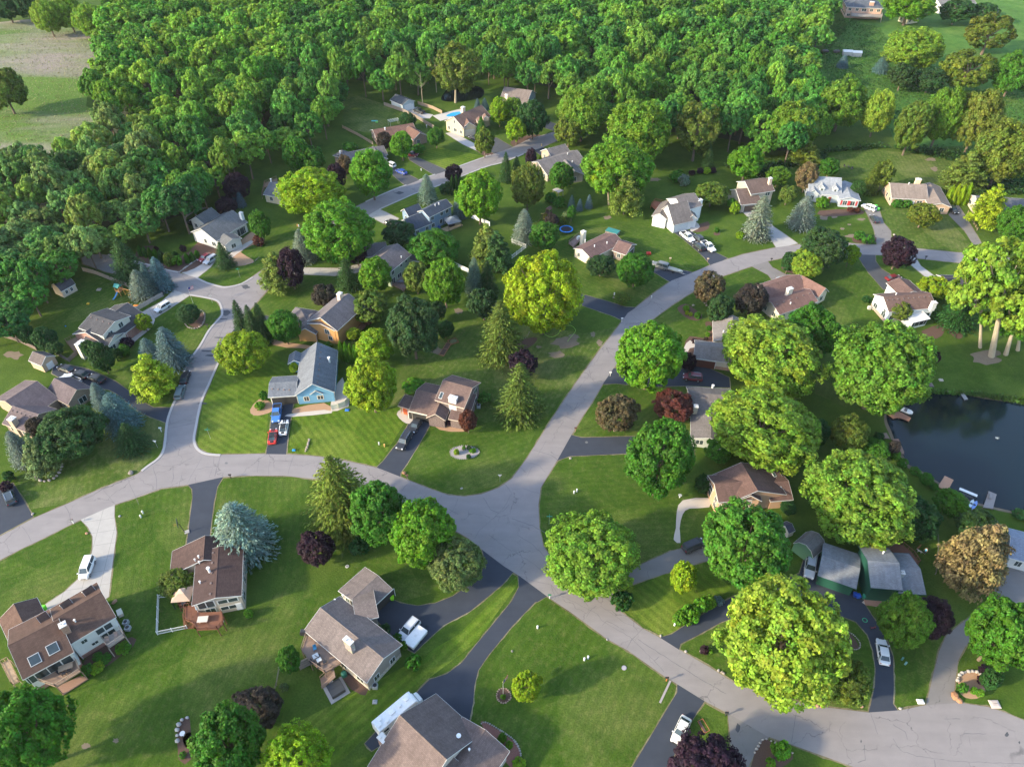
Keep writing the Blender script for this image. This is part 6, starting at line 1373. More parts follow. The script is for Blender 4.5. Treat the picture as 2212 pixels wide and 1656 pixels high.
    for sg in (-1, 1):
        MB().box(h-.28, h-.05, sg*w*.66-.17, sg*w*.66+.17, zl, zl+.16).build('headlight', LAMP, root)
        MB().box(-h+.01, -h+.16, sg*w*.72-.16, sg*w*.72+.16, tr-.33, tr-.14).build('taillight', RED_L, root)
        MB().box(g3-.15, g3+.03, sg*(w+.1)-.1, sg*(w+.1)+.1, zb+.02, zb+.16).build('mirror', PAINT, root)
        for x in (-h+.98, h-.92):
            wr = .34 if zf < .3 else .39; y = sg*(w-.09)
            t_ = MB().tube((x, y-.12, wr), (x, y+.12, wr), wr, n=16).build('wheel', TYRE, root)
            MB().tube((x, y-.13, wr), (x, y+.13, wr), wr*.6, n=10).build('rim', RIM, t_)
    MB().box(h-.06, h+.03, -w*.5, w*.5, zf+.18, zf+.36).build('grille', DARKP, root)
    return root
TPL = {k: car_template(k) for k in ('sedan','coupe','suv','van','wagon','bigsuv','pickup')}
def paint_tree(o, c):
    for ch in o.children: ch.color = (*c, 1)
def car(kind, uv, d, col, label, nm='parked_car', cat='car', z=.03):
    p = P(*uv, .6); q = P(uv[0]+d[0], uv[1]+d[1], .6); o = copy_tree(TPL[kind]); o.name = nm; p.z = z; o.location = p; o.rotation_euler = (0, 0, math.atan2(q.y-p.y, q.x-p.x)); tag(o, label, cat); paint_tree(o, col); return o
WH, BK, GY, SV, RD, DB = (.75,.75,.74), (.015,.016,.02), (.10,.11,.12), (.42,.44,.47), (.35,.015,.02), (.03,.09,.32)
car('van', (188,1227), (-16,42), WH, 'small white delivery van on the curved concrete driveway', 'parked_van', 'van')
car('suv', (21,1074), (-14,-32), (.03,.045,.06), 'dark blue sport utility at the left edge parking area')
car('sedan', (142,796), (-30,-12), BK, 'black sedan, nearest to the tan shed of the dark cars in a row')
car('sedan', (174,808), (-30,-10), BK, 'black sedan in the middle of the three dark cars by the tan shed')
car('sedan', (208,817), (-30,-12), BK, 'black sedan, right end of the three dark cars by the tan shed')
car('pickup', (153,820), (-30,-12), (.5,.52,.55), 'white and grey old pickup behind the three dark cars', 'parked_pickup', 'pickup')
car('sedan', (400,815), (10,-30), BK, 'black sedan at the kerb of the left street, upper of two')
car('wagon', (389,847), (10,-30), (.12,.17,.18), 'grey-green station wagon at the kerb of the left street, lower of two')
car('suv', (351,664), (-34,20), WH, 'white crossover on the concrete drive by the wooden fence')
car('sedan', (443,556), (-30,18), (.18,.012,.03), 'dark red sedan before the white cottage')
car('suv', (455,562), (-30,18), SV, 'silver-white sport utility next to the dark red sedan')
car('pickup', (598,893), (-5,40), (.04,.16,.48), 'bright blue pickup backed up to the light blue garage', 'parked_pickup', 'pickup')
car('coupe', (613,923), (6,-40), WH, 'white sports coupe with black roof between the blue pickup and the red coupe')
car('coupe', (589,942), (4,-40), (.55,.03,.02), 'red sports coupe with black stripes at the end of the driveway')
car('sedan', (898,918), (-20,32), BK, 'black sedan under the garage of the purple-brown roofed house')
car('bigsuv', (873,953), (-20,33), (.02,.022,.03), 'large black sport utility behind the black sedan')
car('suv', (883,1359), (-26,30), (.5,.51,.52), 'silver sport utility beside the white camper trailer')
car('sedan', (1471,1576), (-22,48), (.62,.61,.58), 'pearl white sedan on the bottom driveway')
car('sedan', (1907,1407), (-6,-40), WH, 'white sedan with sunroof and bike rack on the curved dark driveway')
car('bigsuv', (1750,1224), (-6,40), SV, 'silver pickup-like sport utility beside the green shed')
car('van', (1498,1178), (30,-13), (.02,.022,.03), 'black minivan on the gravel driveway', 'parked_van', 'van')
car('suv', (1496,815), (-30,-4), (.16,.012,.02), 'maroon sport utility before the brown garage door')
car('bigsuv', (1426,574), (-30,-9), (.13,.14,.14), 'grey-green large sport utility with raised tailgate by the boat trailer')
car('pickup', (1485,512), (25,19), WH, 'white crew cab pickup nearest to the white garage door', 'parked_pickup', 'pickup')
car('suv', (1507,515), (-24,-19), BK, 'black crossover beside the white crew cab pickup')
car('suv', (1509,533), (-24,-19), BK, 'black crossover in front of the first black crossover, grass side')
car('pickup', (1530,533), (25,20), (.72,.73,.72), 'white pickup with open dark bed nearest the road', 'parked_pickup', 'pickup')
car('wagon', (1877,448), (-22,-9), WH, 'white minivan with its tailgate open by the lime bins')
car('sedan', (1889,473), (-13,-16), (.02,.022,.03), 'black sedan alone on the grey driveway below the white minivan')
car('sedan', (2059,453), (10,10), (.02,.025,.04), 'dark car at the corner of the tan brick ranch')
car('sedan', (1693,608), (22,13), (.30,.31,.32), 'silver sedan above the cream house')
car('sedan', (1710,604), (22,13), (.012,.04,.17), 'deep blue sedan next to the silver sedan')
car('sedan', (1930,600), (20,-4), (.16,.012,.02), 'dark red car partly behind the white house with brown roof')
car('suv', (843,356), (-20,-8), WH, 'white sport utility on the far street left driveway')
car('sedan', (867,371), (-20,-8), (.015,.06,.35), 'vivid blue sedan on the far street left driveway')
car('suv', (890,334), (22,2), (.14,.012,.02), 'maroon car half hidden by the bright tree at the brick ranch')
car('pickup', (905,240), (-22,-8), (.012,.013,.016), 'black pickup on the gravel before the metal garage', 'parked_pickup', 'pickup')
car('sedan', (1025,298), (-20,-6), BK, 'black car beside the blue bins of the tan house')
car('pickup', (1187,329), (-22,-9), SV, 'silver pickup on the short driveway off the far street', 'parked_pickup', 'pickup')
o = car('suv', (845,482), (-20,-4), BK, 'black open jeep with soft top at the end of the concrete apron')
for k in TPL.values(): remove_tree(k)
# black stripes and soft roofs on the two coupes
for o in [q for q in C.objects if q.get('label', '').find('sports coupe') >= 0]:
    MB().box(-1.0, .3, -.62, .62, 1.33, 1.375).build('roof_panel', DARKP, o)
    if 'red' in o['label']: [MB().box(*q).build('stripe', DARKP, o) for q in ((1.05, 2.1, -.35, -.1, .84, .90), (1.05, 2.1, .1, .35, .84, .90), (-2.3, -1.75, -.35, .35, .88, .95))]
def at_obj(name, uv, d, label, cat, group=None, z=.03):
    p = P(*uv, z); q = P(uv[0]+d[0], uv[1]+d[1], z); return empty(name, p, math.atan2(q.y-p.y, q.x-p.x), label, cat, group)
# motorhome
o = at_obj('motorhome', (859,1549), (33,-28), 'long white motorhome parked beside the bottom house', 'motorhome'); o.scale = (.86, .92, .92)
MB().loft([ring(x, .5, zt, 1.22, .03, .12) for x, zt in ((-4.6,3.0),(-4.5,3.15),(3.4,3.15),(3.9,2.95))]).build('body', m_plain((.78,.78,.76), .4), o)
MB().loft([ring(x, .45, zt, ww, .08, .12) for x, zt, ww in ((3.7,2.0,1.1),(4.3,1.9,1.08),(4.5,1.45,1.05),(5.2,1.3,.95),(5.35,1.1,.8))]).build('cab', m_plain((.72,.72,.7), .4), o)
MB().loft([[(4.25,-.95,1.9),(4.25,.95,1.9),(4.62,1.0,1.35),(4.62,-1.0,1.35)],[(4.2,-.95,1.8),(4.2,.95,1.8),(4.5,1.0,1.3),(4.5,-1.0,1.3)]]).build('windscreen', CARGL, o)
for x, y, a, b in ((-3.8,-.2,.35,.35),(-3.2,.5,.3,.3),(-2.4,-.6,.28,.28),(-.8,.1,.5,.42),(.9,.1,.28,.28),(2.6,.2,.35,.3)): MB().box(x-a, x+a, y-b, y+b, 3.13, 3.38).build('roof_vent', m_plain((.82,.81,.78), .5), o)
for x in (-3.2,-.6,2.0): MB().box(x-.5, x+.5, -1.26, -1.2, 1.6, 2.3).build('window', CARGL, o)
MB().box(-4.3, 3.3, -1.245, -1.215, .95, 1.2).build('stripe', m_plain((.2,.17,.14), .5), o)
for x in (-2.6, 3.9):
    for y in (-1.1, 1.1): w_ = MB().tube((x, y-.13, .42), (x, y+.13, .42), .42, n=14).build('wheel', TYRE, o); MB().tube((x, y-.14, .42), (x, y+.14, .42), .24, n=10).build('rim', RIM, w_)
# pop-up camper
o = at_obj('camper_trailer', (899,1381), (-26,31), 'flat white folded camper trailer beside the silver sport utility', 'camper')
MB().box(-1.9, 1.9, -1.05, 1.05, .45, .95).build('body', m_plain((.45,.45,.45), .5), o); MB().loft([ring(x, .97, zt, ww, .05, .08) for x, zt, ww in ((-2,1.3,1.05),(-1.9,1.36,1.12),(1.9,1.36,1.12),(2,1.3,1.05))]).build('lid', m_plain(WHITE, .45), o); MB().box(-.2,.2,-.2,.2,1.36,1.44).build('roof_vent', m_plain((.6,.6,.58), .5), o)
MB().tube((-2,0,.5), (-3.1,0,.45), .05).tube((-3.1,0,.45), (-3.1,0,0), .04).build('drawbar', DARKP, o)
for y in (-1.0, 1.0): MB().tube((0,y-.1,.33), (0,y+.1,.33), .33, n=12).build('wheel', TYRE, o)
# boat trailer and small utility trailer
o = at_obj('boat_trailer', (1458,588), (30,9), 'small grey fishing boat on a trailer beside the road bend', 'boat trailer')
MB().loft([[(x,-w,zt),(x,w,zt),(x,w*.6,zb),(x,-w*.6,zb)] for x, w, zt, zb in ((-2.2,.75,1.0,.5),(0,.8,1.0,.45),(1.5,.6,1.05,.5),(2.3,.1,1.15,.8))]).build('boat_hull', m_plain((.45,.43,.36), .6), o); MB().box(-2.0,1.3,-.6,.6,.98,1.03).build('cover', m_plain((.35,.34,.28), .9), o); MB().tube((-2,0,.4),(3.3,0,.4),.05).build('drawbar', CHROME, o)
for y in (-.85,.85): MB().tube((-.4,y-.08,.3),(-.4,y+.08,.3),.3,n=12).build('wheel', TYRE, o)
o = at_obj('utility_trailer', (62,1002), (4,-30), 'small open trailer with wooden floor under the pale spruce, left edge', 'trailer')
MB().box(-1.2,1.2,-.8,.8,.5,.58).build('floor', m_wood((.2,.15,.12)), o); MB().box(-1.2,1.2,-.83,-.78,.5,.95).box(-1.2,1.2,.78,.83,.5,.95).box(-1.23,-1.18,-.8,.8,.5,.95).box(1.18,1.23,-.8,.8,.5,.95).build('side_boards', m_plain((.4,.4,.42), .6), o)
for y in (-.9,.9): MB().tube((0,y-.08,.3),(0,y+.08,.3),.3,n=12).build('wheel', TYRE, o)
# ================================================================ street furniture and garden things
def simple(name, uv, label, cat, parts, d=(1,0), group=None):
    o = at_obj(name, uv, d, label, cat, group, 0)
    for nm, mb, mat in parts: mb.build(nm, mat, o)
    return o
PB, PW, PWD = m_plain((.03,.03,.035), .5), m_plain((.7,.7,.68), .5), m_plain((.24,.15,.09), .8)
def mailbox(uv, col, label, post=PWD, d=(1,0)):
    simple('mailbox', uv, label, 'mailbox', [('post', MB().box(-.06,.06,-.06,.06,0,1.1), post), ('box', MB().loft([[(x,-.13,1.08),(x,.13,1.08),(x,.13,1.28),(x,.07,1.37),(x,-.07,1.37),(x,-.13,1.28)] for x in (-.3,.3)]), m_plain(col, .5)), ('flag', MB().box(.1,.14,.14,.16,1.2,1.45), m_plain((.5,.05,.04), .5))], d)
for uv, col, lab, ps in (((159,1130),(.1,.1,.1),'mailbox on a pale post at the concrete driveway mouth',PW),((499,1033),(.02,.02,.02),'black mailbox by the long dark driveway below the main road',PB),((1343,695),(.7,.7,.68),'white double mailbox at the short driveway on the bend',PW),((1318,812),(.7,.7,.68),'white mailbox at the maroon car driveway',PW),((1243,932),(.08,.03,.02),'dark mailbox above the short dark driveway of the straight road',PWD),
  ((1187,1292),(.02,.16,.08),'green mailbox at the road by the long worn driveway',PW),((1439,1470),(.02,.02,.02),'black mailbox with an orange post above the white sedan driveway',m_plain((.5,.15,.04),.6)),((1567,1545),(.02,.02,.025),'black mailbox at the grey bottom driveway',PB),((449,709),(.02,.02,.02),'black mailbox on the verge near the round stone bed',PB),((1998,561),(.02,.02,.02),'black mailbox on the right-hand road below the striped lawn',PB),((1665,566),(.02,.02,.02),'black mailbox at the silver and blue cars driveway',PB),
  ((880,1034),(.2,.1,.08),'mailbox with a stone foot at the driveway of the purple-brown roofed house',m_plain((.3,.2,.2),.8)),((969,369),(.02,.02,.02),'black mailbox at the far street beside the purple tree',PB),((349,1016-84),(.7,.7,.68),'white mailbox on the verge left of the left street',PW),((1447,607-42),(.5,.4,.3),'mailbox by the boat trailer driveway',PWD),((1528,574-8),(.5,.4,.3),'wooden mailbox post where the four-car driveway meets the road',PWD)): mailbox(uv, col, lab, ps)
def sign(uv, h, face, label, col, top=None, d=(1,0)):
    simple('road_sign', uv, label, 'sign', [('post', MB().tube((0,0,0),(0,0,h),.035,n=6), m_plain((.35,.36,.36), .5, .5)), ('sign_panel', face, m_plain(col, .5))], d)
tri = lambda z: MB().loft([[(-.45,y,z+.35),(.45,y,z+.35),(0,y,z-.4)] for y in (-.05,-.03)])
pan = lambda z, w=.55: MB().box(-w,w,-.02,.02,z,z+.16).box(-.02,.02,-w*.8,w*.8,z+.17,z+.31)
sign((341,967), 2.3, tri(2.1), 'triangular yield sign seen from behind at the left street mouth', (.6,.6,.6)); sign((455,947), 2.9, pan(2.8), 'green street name sign on the corner lawn of the light blue house', (.02,.25,.17)); sign((1080,1040), 2.2, tri(2.0), 'yield sign at the point of the triangular lawn in the middle', (.45,.45,.45))
sign((459,654), 2.4, tri(2.2), 'sign on a post where the concrete drive meets the street junction', (.3,.32,.35)); sign((519,600), 3.0, pan(2.9), 'green street name sign on the cottage corner lawn', (.02,.3,.15)); sign((1186,1132), 2.6, pan(2.5), 'green street name sign beside the crabapple at the junction', (.02,.3,.25))
simple('basketball_hoop', (400,1150), 'black basketball hoop beside the long dark driveway', 'basketball hoop', [('pole', MB().tube((0,0,0),(.3,0,3.0),.07,n=8), PB), ('backboard', MB().box(.5,.55,-.9,.9,2.8,3.9), m_plain((.05,.06,.07), .3)), ('rim', MB().loft([[(1.0+.23*math.cos(a)*k,.23*math.sin(a)*k,3.05+zz) for k, zz in ((1,0),(1.1,.02),(1,.03))] for a in [i*.5236 for i in range(13)]], cap=False), m_plain((.6,.15,.03), .5)), ('base', MB().box(-.8,.1,-.4,.4,0,.15), m_plain((.35,.33,.3), .8))], (-3,1))
def flagpole(uv, h, label, d=(1,0)):
    fl = MB(); [fl.box(.05,1.5,-.012,.012,h-.95+i*.13,h-.95+i*.13+.13, 0 if i % 2 == 0 else 1) for i in range(7)]
    o = at_obj('flagpole', uv, d, label, 'flagpole'); MB().tube((0,0,0),(0,0,h),.05,.03,n=8).build('pole', m_plain((.7,.7,.7),.3,.5), o); MB().ball((0,0,h+.06),.09,.09,.09).build('finial', m_plain((.6,.5,.2),.3,.8), o)
    fl.v = [(x, y+.12*math.sin(x*4), z) for x, y, z in fl.v]; f = fl.build('flag', [m_plain((.5,.03,.05),.8), m_plain((.75,.75,.72),.8)], o); MB().box(.05,.65,-.03,.03,h-.55,h-.04).build('canton', m_plain((.03,.05,.22),.8), f)
flagpole((418,657), 5.5, 'flagpole with a striped flag at the mouth of the concrete drive', (1,-.4)); flagpole((1087,1500), 4.5, 'flagpole with a striped flag in the round brick-edged bed', (.6,-1))
def binn(uv, col, label, d=(1,0), nm='wheelie_bin'):
    simple(nm, uv, label, 'bin', [('body', MB().loft([[(-a,-b,z),(a,-b,z),(a,b,z),(-a,b,z)] for a, b, z in ((.24,.28,.05),(.3,.36,.95))]), m_plain(col,.5)), ('lid', MB().loft([[(-a,-b,z),(a,-b,z),(a,b,z),(-a,b,z)] for a, b, z in ((.33,.4,.95),(.33,.4,1.0),(.26,.32,1.07))]), m_plain(sc(col,1.15),.5)), ('wheel', MB().tube((-.3,-.3,.1),(.3,-.3,.1),.1,n=8), TYRE)], d)
LG = (.22,.62,.02)
for uv, col, lab in (((98,1316),(.13,.62,.02),'lime green bin by the garage of the brown house'),((848,1295),(.30,.66,.01),'yellow-green bin by the open garage of the grey T-shaped house'),((1891,449),(.1,.5,.08),'green bin behind the white minivan, upper one'),((1896,455),(.1,.5,.08),'green bin behind the white minivan, lower one'),((1496,791),LG,'lime green bin left of the brown garage door'),
  ((1845,1288),(.01,.05,.3),'dark blue bin at the green-walled house, left one'),((1852,1291),(.012,.07,.38),'blue bin at the green-walled house, right one'),((1865,1292),(.02,.2,.13),'teal green box beside the blue bins'),((1010,291),(.01,.09,.35),'blue bin by the tan house garage, left one'),((1019,292),(.01,.09,.35),'blue bin by the tan house garage, right one'),((819+105,903),(.02,.05,.2),'dark blue bin inside the garage mouth of the purple-brown roofed house'),((352,637),(.02,.02,.025),'black bin at the end of the wooden fence')): binn(uv, col, lab)
def acunit(uv, label): simple('air_conditioner', uv, label, 'air conditioner', [('case', MB().box(-.42,.42,-.42,.42,.05,.85), m_plain((.32,.34,.35),.5)), ('fan', MB().tube((0,0,.84),(0,0,.88),.33,n=14), DARKP)])
for uv, lab in (((274,1347),'air conditioner at the end wall of the brown house, upper one'),((278,1359),'air conditioner at the end wall of the brown house, lower one'),((811,1484),'air conditioner at the corner of the grey T-shaped house'),((1034,880),'air conditioner right of the purple-brown roofed house'),((2062,662),'air conditioner by the brick planter of the white house')):
    if uv[0] < 2000: acunit(uv, lab)
simple('air_conditioner', (1877,667), 'pair of pale air conditioners in the corner yard of the white house', 'air conditioner', [('case', MB().box(-.4,.4,-.4,.4,0,.8).box(.8,1.5,-.4,.4,0,.75), m_plain((.5,.47,.42),.6))])
def pedestal(uv, col, label, r=.17, h=.7): simple('utility_pedestal', uv, label, 'utility box', [('post', MB().tube((0,0,0),(0,0,h),r,r*.95,n=8), m_plain(col,.6)), ('cap', MB().tube((0,0,h),(0,0,h+.12),r*1.1,r*.6,n=8), m_plain(sc(col,1.1),.6))])
for uv, col, lab in (((309,1108),(.6,.62,.55),'pale utility post on the lawn, upper of two by the concrete driveway'),((305,1117),(.6,.62,.55),'pale utility post on the lawn, lower of two by the concrete driveway'),((819,960),(.6,.6,.55),'white utility post beside the orange one'),((831,964),(.6,.36,.12),'orange-tinted utility post left of the black cars driveway'),((1240,1065),(.6,.62,.6),'white utility post on the oval lawn, left of two'),((1246,1061),(.6,.62,.6),'white utility post on the oval lawn, right of two'),((1161,1356),(.65,.66,.66),'white marker post on the big bottom lawn near the driveway'),((1262,1425),(.65,.66,.66),'white utility post mid lawn, left of two'),((1270,1421),(.65,.66,.66),'white utility post mid lawn, right of two'),((1948,1424),(.05,.16,.15),'dark green utility box right of the white sedan, upper'),((1955,1434),(.12,.25,.25),'green utility box right of the white sedan, lower'),((1327,637),(.6,.6,.58),'white post beside the round olive shrub'),((643,489),(.5,.25,.1),'orange marker post on the lawn left of the big bright maple'),((646,490),(.6,.6,.58),'white marker post on the lawn left of the big bright maple'),((1407,651-7),(.6,.6,.55),'small white stake on the inner verge of the bend'),((910,369),(.6,.6,.58),'white marker by the far street lawn'),((1457,1350),(.6,.62,.66),'white lamp by the hedge along the dark driveway'),((1170,315),(.6,.4,.15),'yellow hydrant-like post at the far street end')): pedestal(uv, col, lab)
# boulders
def rock(uv, r, label, group=None, col=(.27,.25,.22)):
    rr = random.Random(int(uv[0]*31+uv[1]*17)); mb = MB().ball((0,0,r*.35), r*rr.uniform(.85,1.2), r*rr.uniform(.65,1), r*.6, n=7, k=5); mb.v = [(x*rr.uniform(.88,1.12), y*rr.uniform(.88,1.12), max(-.05, z*rr.uniform(.9,1.1))) for x, y, z in mb.v]
    o = mb.build('boulder', m_stones(col), None, P(*uv), rr.uniform(0, 3)); tag(o, label, 'rock', group)
for uv, r, lab in (((283,1022),.7,'big rough boulder on the verge near the drain grate'),((259,1115),.35,'small pale stone beside the concrete driveway'),((71,1110),.35,'white stone at the corner of the parking area'),((1232,990),.35,'white stone at the lower corner of the short dark driveway'),((1998,1055),.0,''),((997,1055),.35,'pair of pale stones on the tip of the triangular lawn'),((873,1022),.6,'reddish boulder at the foot of the mailbox by the black cars driveway'),((1311,1381),.25,'white stone on the grass edge of the lower road'),((1427,1373),.35,'white stone left of the dark driveway mouth, lower right road'),((1481,1407),.35,'white stone right of the dark driveway mouth, lower right road'),((1552,1448),.35,'first white stone under the silver maple verge'),((1559,1451),.3,'middle stone under the silver maple verge'),((1563,1454),.35,'last stone under the silver maple verge'),((1598,1472),.35,'left white stone where the silver maple hangs over the road'),((1604,1476),.3,'right white stone where the silver maple hangs over the road'),((1765,1524),.45,'brown boulder at the foot of the silver maple, left'),((1774,1526),.35,'brown boulder at the foot of the silver maple, right'),((1861,1526),.4,'reddish stone left of the curved dark driveway mouth'),((1944,1530),.35,'pale stone right of the curved dark driveway mouth'),((2062,1504),.8,'large orange-brown boulder beside the grey curved driveway'),((2071,1513),.7,'second orange-brown boulder, nearest the road'),((1514,1408),.35,'stone beside the small burgundy bush'),((1497,660),.5,'boulder above the bed inside the bend'),((1522,655),.4,'left boulder under the coppery tree'),((1526,660),.35,'middle boulder under the coppery tree'),((1532,663),.35,'right boulder under the coppery tree'),((1457,651),.25,'white stone on the inside verge of the bend, upper'),((1425,677),.25,'white stone on the inside verge of the bend, lower'),((1327,643),.6,'flat rock left of the round olive shrub'),((2033,768-12+65),.0,''),((188,1152),.4,'brown stone by the concrete driveway corner'),((1143,303),.4,'white stone on the mulch of the cluster by the far street, left'),((1152,300),.4,'white stone on the mulch of the cluster by the far street, middle'),((1159,297),.4,'white stone on the mulch of the cluster by the far street, right'),((1106,1406),.3,'tiny rock on the lawn') ,((248,1300),.6,'pale boulder at the end wall of the brown house'),((1936,539),0,''),((1931,508),.5,'white flowering rock clump at the driveway mouth'),((1051,337),.4,'white stone in the mulch below the golden pointed tree'),((2073,1494+20),.0,'')):
    if r: rock(uv, r*.85, lab, None, (.33,.17,.09) if 'brown' in lab or 'red' in lab else (.36,.35,.33) if 'white' in lab or 'pale' in lab else (.24,.22,.19))
def wall_ring(uvs, label, r=.38, closed=False, step=.62, col=(.3,.28,.26), h=1.0):
    q = [P(u, v) for u, v in catmull(uvs, 5, closed)]; q += [q[0]] if closed else []; mb = MB(); acc = 0; rr = random.Random(int(uvs[0][0]))
    c0 = q[0].copy()
    for a, b in zip(q[:-1], q[1:]):
        L = (b-a).length; t_ = acc
        while t_ < L: p = a+(b-a)*(t_/L)-c0; k = r*rr.uniform(.7,1.2); m = MB().ball((p.x, p.y, k*.3), k*.62, k*.5, k*.55*h, n=6, k=4); mb.poly([(x+rr.uniform(-.05,.05), y+rr.uniform(-.05,.05), max(-.02,z)) for x, y, z in m.v], m.f); t_ += step*rr.uniform(.9,1.2)
        acc = t_-L
    o = mb.build('stone_edging', m_stones(col), None, c0); tag(o, label, 'stone edging')
wall_ring([(76,1020),(78,1032),(95,1040),(118,1033),(132,1015),(134,1003)], 'curved stone wall around the conifers, left', .6, step=.8)
wall_ring([(400,700),(408,708),(425,710),(438,700),(443,685),(440,675),(430,670)], 'ring of boulders around the weeping tree bed', .45)
wall_ring(E_(1088,1502,15.5,15.5), 'brick ring around the flagpole bed', .3, True, .36, (.35,.25,.2)); wall_ring(E_(1002,977,32,14.5), 'thin stone edge of the oval pebble bed', .22, True, .4)
wall_ring([(1040,1562),(1052,1560),(1085,1580),(1112,1600),(1125,1632),(1112,1664)], 'pale block edging of the red mulch bed', .3, step=.34, col=(.4,.36,.33)); wall_ring([(2068,1470),(2075,1455),(2100,1450),(2115,1455),(2124,1468)], 'white rocks around the top of the wood chip bed', .55, col=(.38,.37,.35))
wall_ring([(384,1600),(384,1575),(392,1556),(412,1548)], 'white boulders around the pebble garden bed', .7, step=.8, col=(.4,.4,.4)); wall_ring([(1630,1625),(1648,1597),(1668,1601),(1712,1626)], 'white rocks edging the corner bed at the bottom', .4, col=(.38,.38,.36))
wall_ring([(660,975),(664,965),(667,955),(668,949)], 'short line of stones on the lawn of the light blue house', .45, step=.5); wall_ring([(388,588),(410,572),(428,560)], 'white stone edge beside the white cottage driveway', .4, step=.5, col=(.5,.5,.48)); wall_ring([(478,575-2),(495,572),(520,572),(545,568),(560,555)], 'low stone edge of the wood chip bed before the cottage', .3)
wall_ring([(400,470),(420,458),(445,450),(455,455)], 'rocks around the little garden pond behind the cottage', .6, step=.6); wall_ring([(1143,718),(1135,730),(1110,735),(1098,725)], 'low edging below the big lime maple', .25); wall_ring([(1827,1362),(1845,1372),(1858,1390),(1852,1402),(1830,1400)], 'edging of the small bed by the silver maple', .22, step=.3)
# fences
def fence(uvs, h, label, col, kind='board', gap=.16, closed=False):
    q = [P(u, v) for u, v in uvs]; c0 = q[0].copy(); q = [p-c0 for p in q]; o = empty('fence', c0, 0, label, 'fence'); pn, ps = MB(), MB(); m = m_plain(col, .75)
    for a, b in zip(q[:-1], q[1:]):
        d = b-a; L = d.length; e = d/L; k = max(1, round(L/2.4)); rz = math.atan2(e.y, e.x)
        for i in range(k+1): p = a+d*i/k; MB().box(p.x-.06, p.x+.06, p.y-.06, p.y+.06, 0, h+.08, 0, rz).build('post', m, o)
        z = .15
        if kind in ('board', 'rail'):
            for zz in ((.35, h-.25) if kind == 'board' else (.4, .8, h-.1)): pn.tube((a.x, a.y, zz), (b.x, b.y, zz), .045, n=4)
        if kind == 'board':
            n_ = int(L/gap)
            for i in range(n_): p = a+e*(i+.5)*gap; pn.box(p.x-gap*.42, p.x+gap*.42, p.y-.012+.05*0, p.y+.014, .05, h, 0, rz)
        if kind == 'solid': pn.poly([a+Vector((0,0,.05)), b+Vector((0,0,.05)), b+Vector((0,0,h)), a+Vector((0,0,h))]+[x+Vector((-e.y,e.x,0))*.05 for x in (a+Vector((0,0,.05)), b+Vector((0,0,.05)), b+Vector((0,0,h)), a+Vector((0,0,h)))], [(0,1,2,3),(7,6,5,4),(0,4,5,1),(3,2,6,7),(0,3,7,4),(1,5,6,2)])
        if kind == 'picket':
            for zz in (.2, h-.12): pn.tube((a.x, a.y, zz), (b.x, b.y, zz), .05, n=4)
            for i in range(int(L/.22)): p = a+e*(i+.5)*.22; pn.tube((p.x, p.y, .15), (p.x, p.y, h-.1), .03, n=3, caps=False)
    pn.build('panel', m, o)
GF = (.22,.2,.18); WF = (.72,.72,.7)
for uvs, h_, lab, col, kd in (([(180,586),(205,592),(248,609),(278,621)],1.5,'grey weathered fence at the back of the play yard below the cul-de-sac',GF,'board'),([(296,672),(330,652),(353,640)],1.4,'grey board fence along the concrete drive of the white crossover',(.3,.29,.28),'board'),([(0,726),(40,738),(80,757)],1.3,'old brown fence behind the bushes at the left edge',(.16,.12,.1),'board'),([(122,766),(150,782),(174,760)],1.3,'dark fence corner beside the tan shed',(.13,.12,.12),'board'),
  ([(740,277),(772,293),(806,313)],1.3,'wooden fence between two far back lawns, left',(.26,.21,.16),'board'),([(830,228),(870,242),(900,256),(938,279)],1.5,'long wooden fence of the metal garage yard',(.26,.21,.17),'board'),([(903,226),(935,236),(955,246)],1.4,'brown fence behind the gravel pad and pool',(.34,.24,.16),'board'),([(1018,471),(1040,480),(1058,489)],1.6,'white privacy fence right of the slate blue house',WF,'solid'),([(982,575),(1013,590)],1.5,'white fence piece left of the silver-tipped spruce',WF,'solid'),([(1106,524),(1136,536),(1106,559)],1.4,'white fence corner below the blue-grey spruce',WF,'picket'),
  ([(717,885),(732,882),(746,876),(758,862)],1.5,'curved cream privacy fence beside the light blue house',(.66,.62,.5),'solid'),([(366,1290),(344,1291),(341,1370),(405,1357)],1.1,'white railing fence around the small yard of the maroon-roofed house',WF,'picket'),([(2090,460),(2100,478),(2110,498)],.9,'low wooden rail fence beside the right-hand curved driveway',(.3,.22,.15),'rail'),([(604,1446),(598,1480),(592,1500)],.9,'weathered rail fence along the strip bed left of the deck',(.2,.17,.14),'rail'),([(2022,1130),(2025,1180),(2020,1240)],.5,'low old log rail across the lawn right of the green-walled house',(.16,.15,.12),'rail'),([(435,366),(445,356),(470,346)],1.2,'pale fence piece at the wood edge near the purple tree',(.3,.28,.25),'board')): fence(uvs, h_, lab, col, kd)
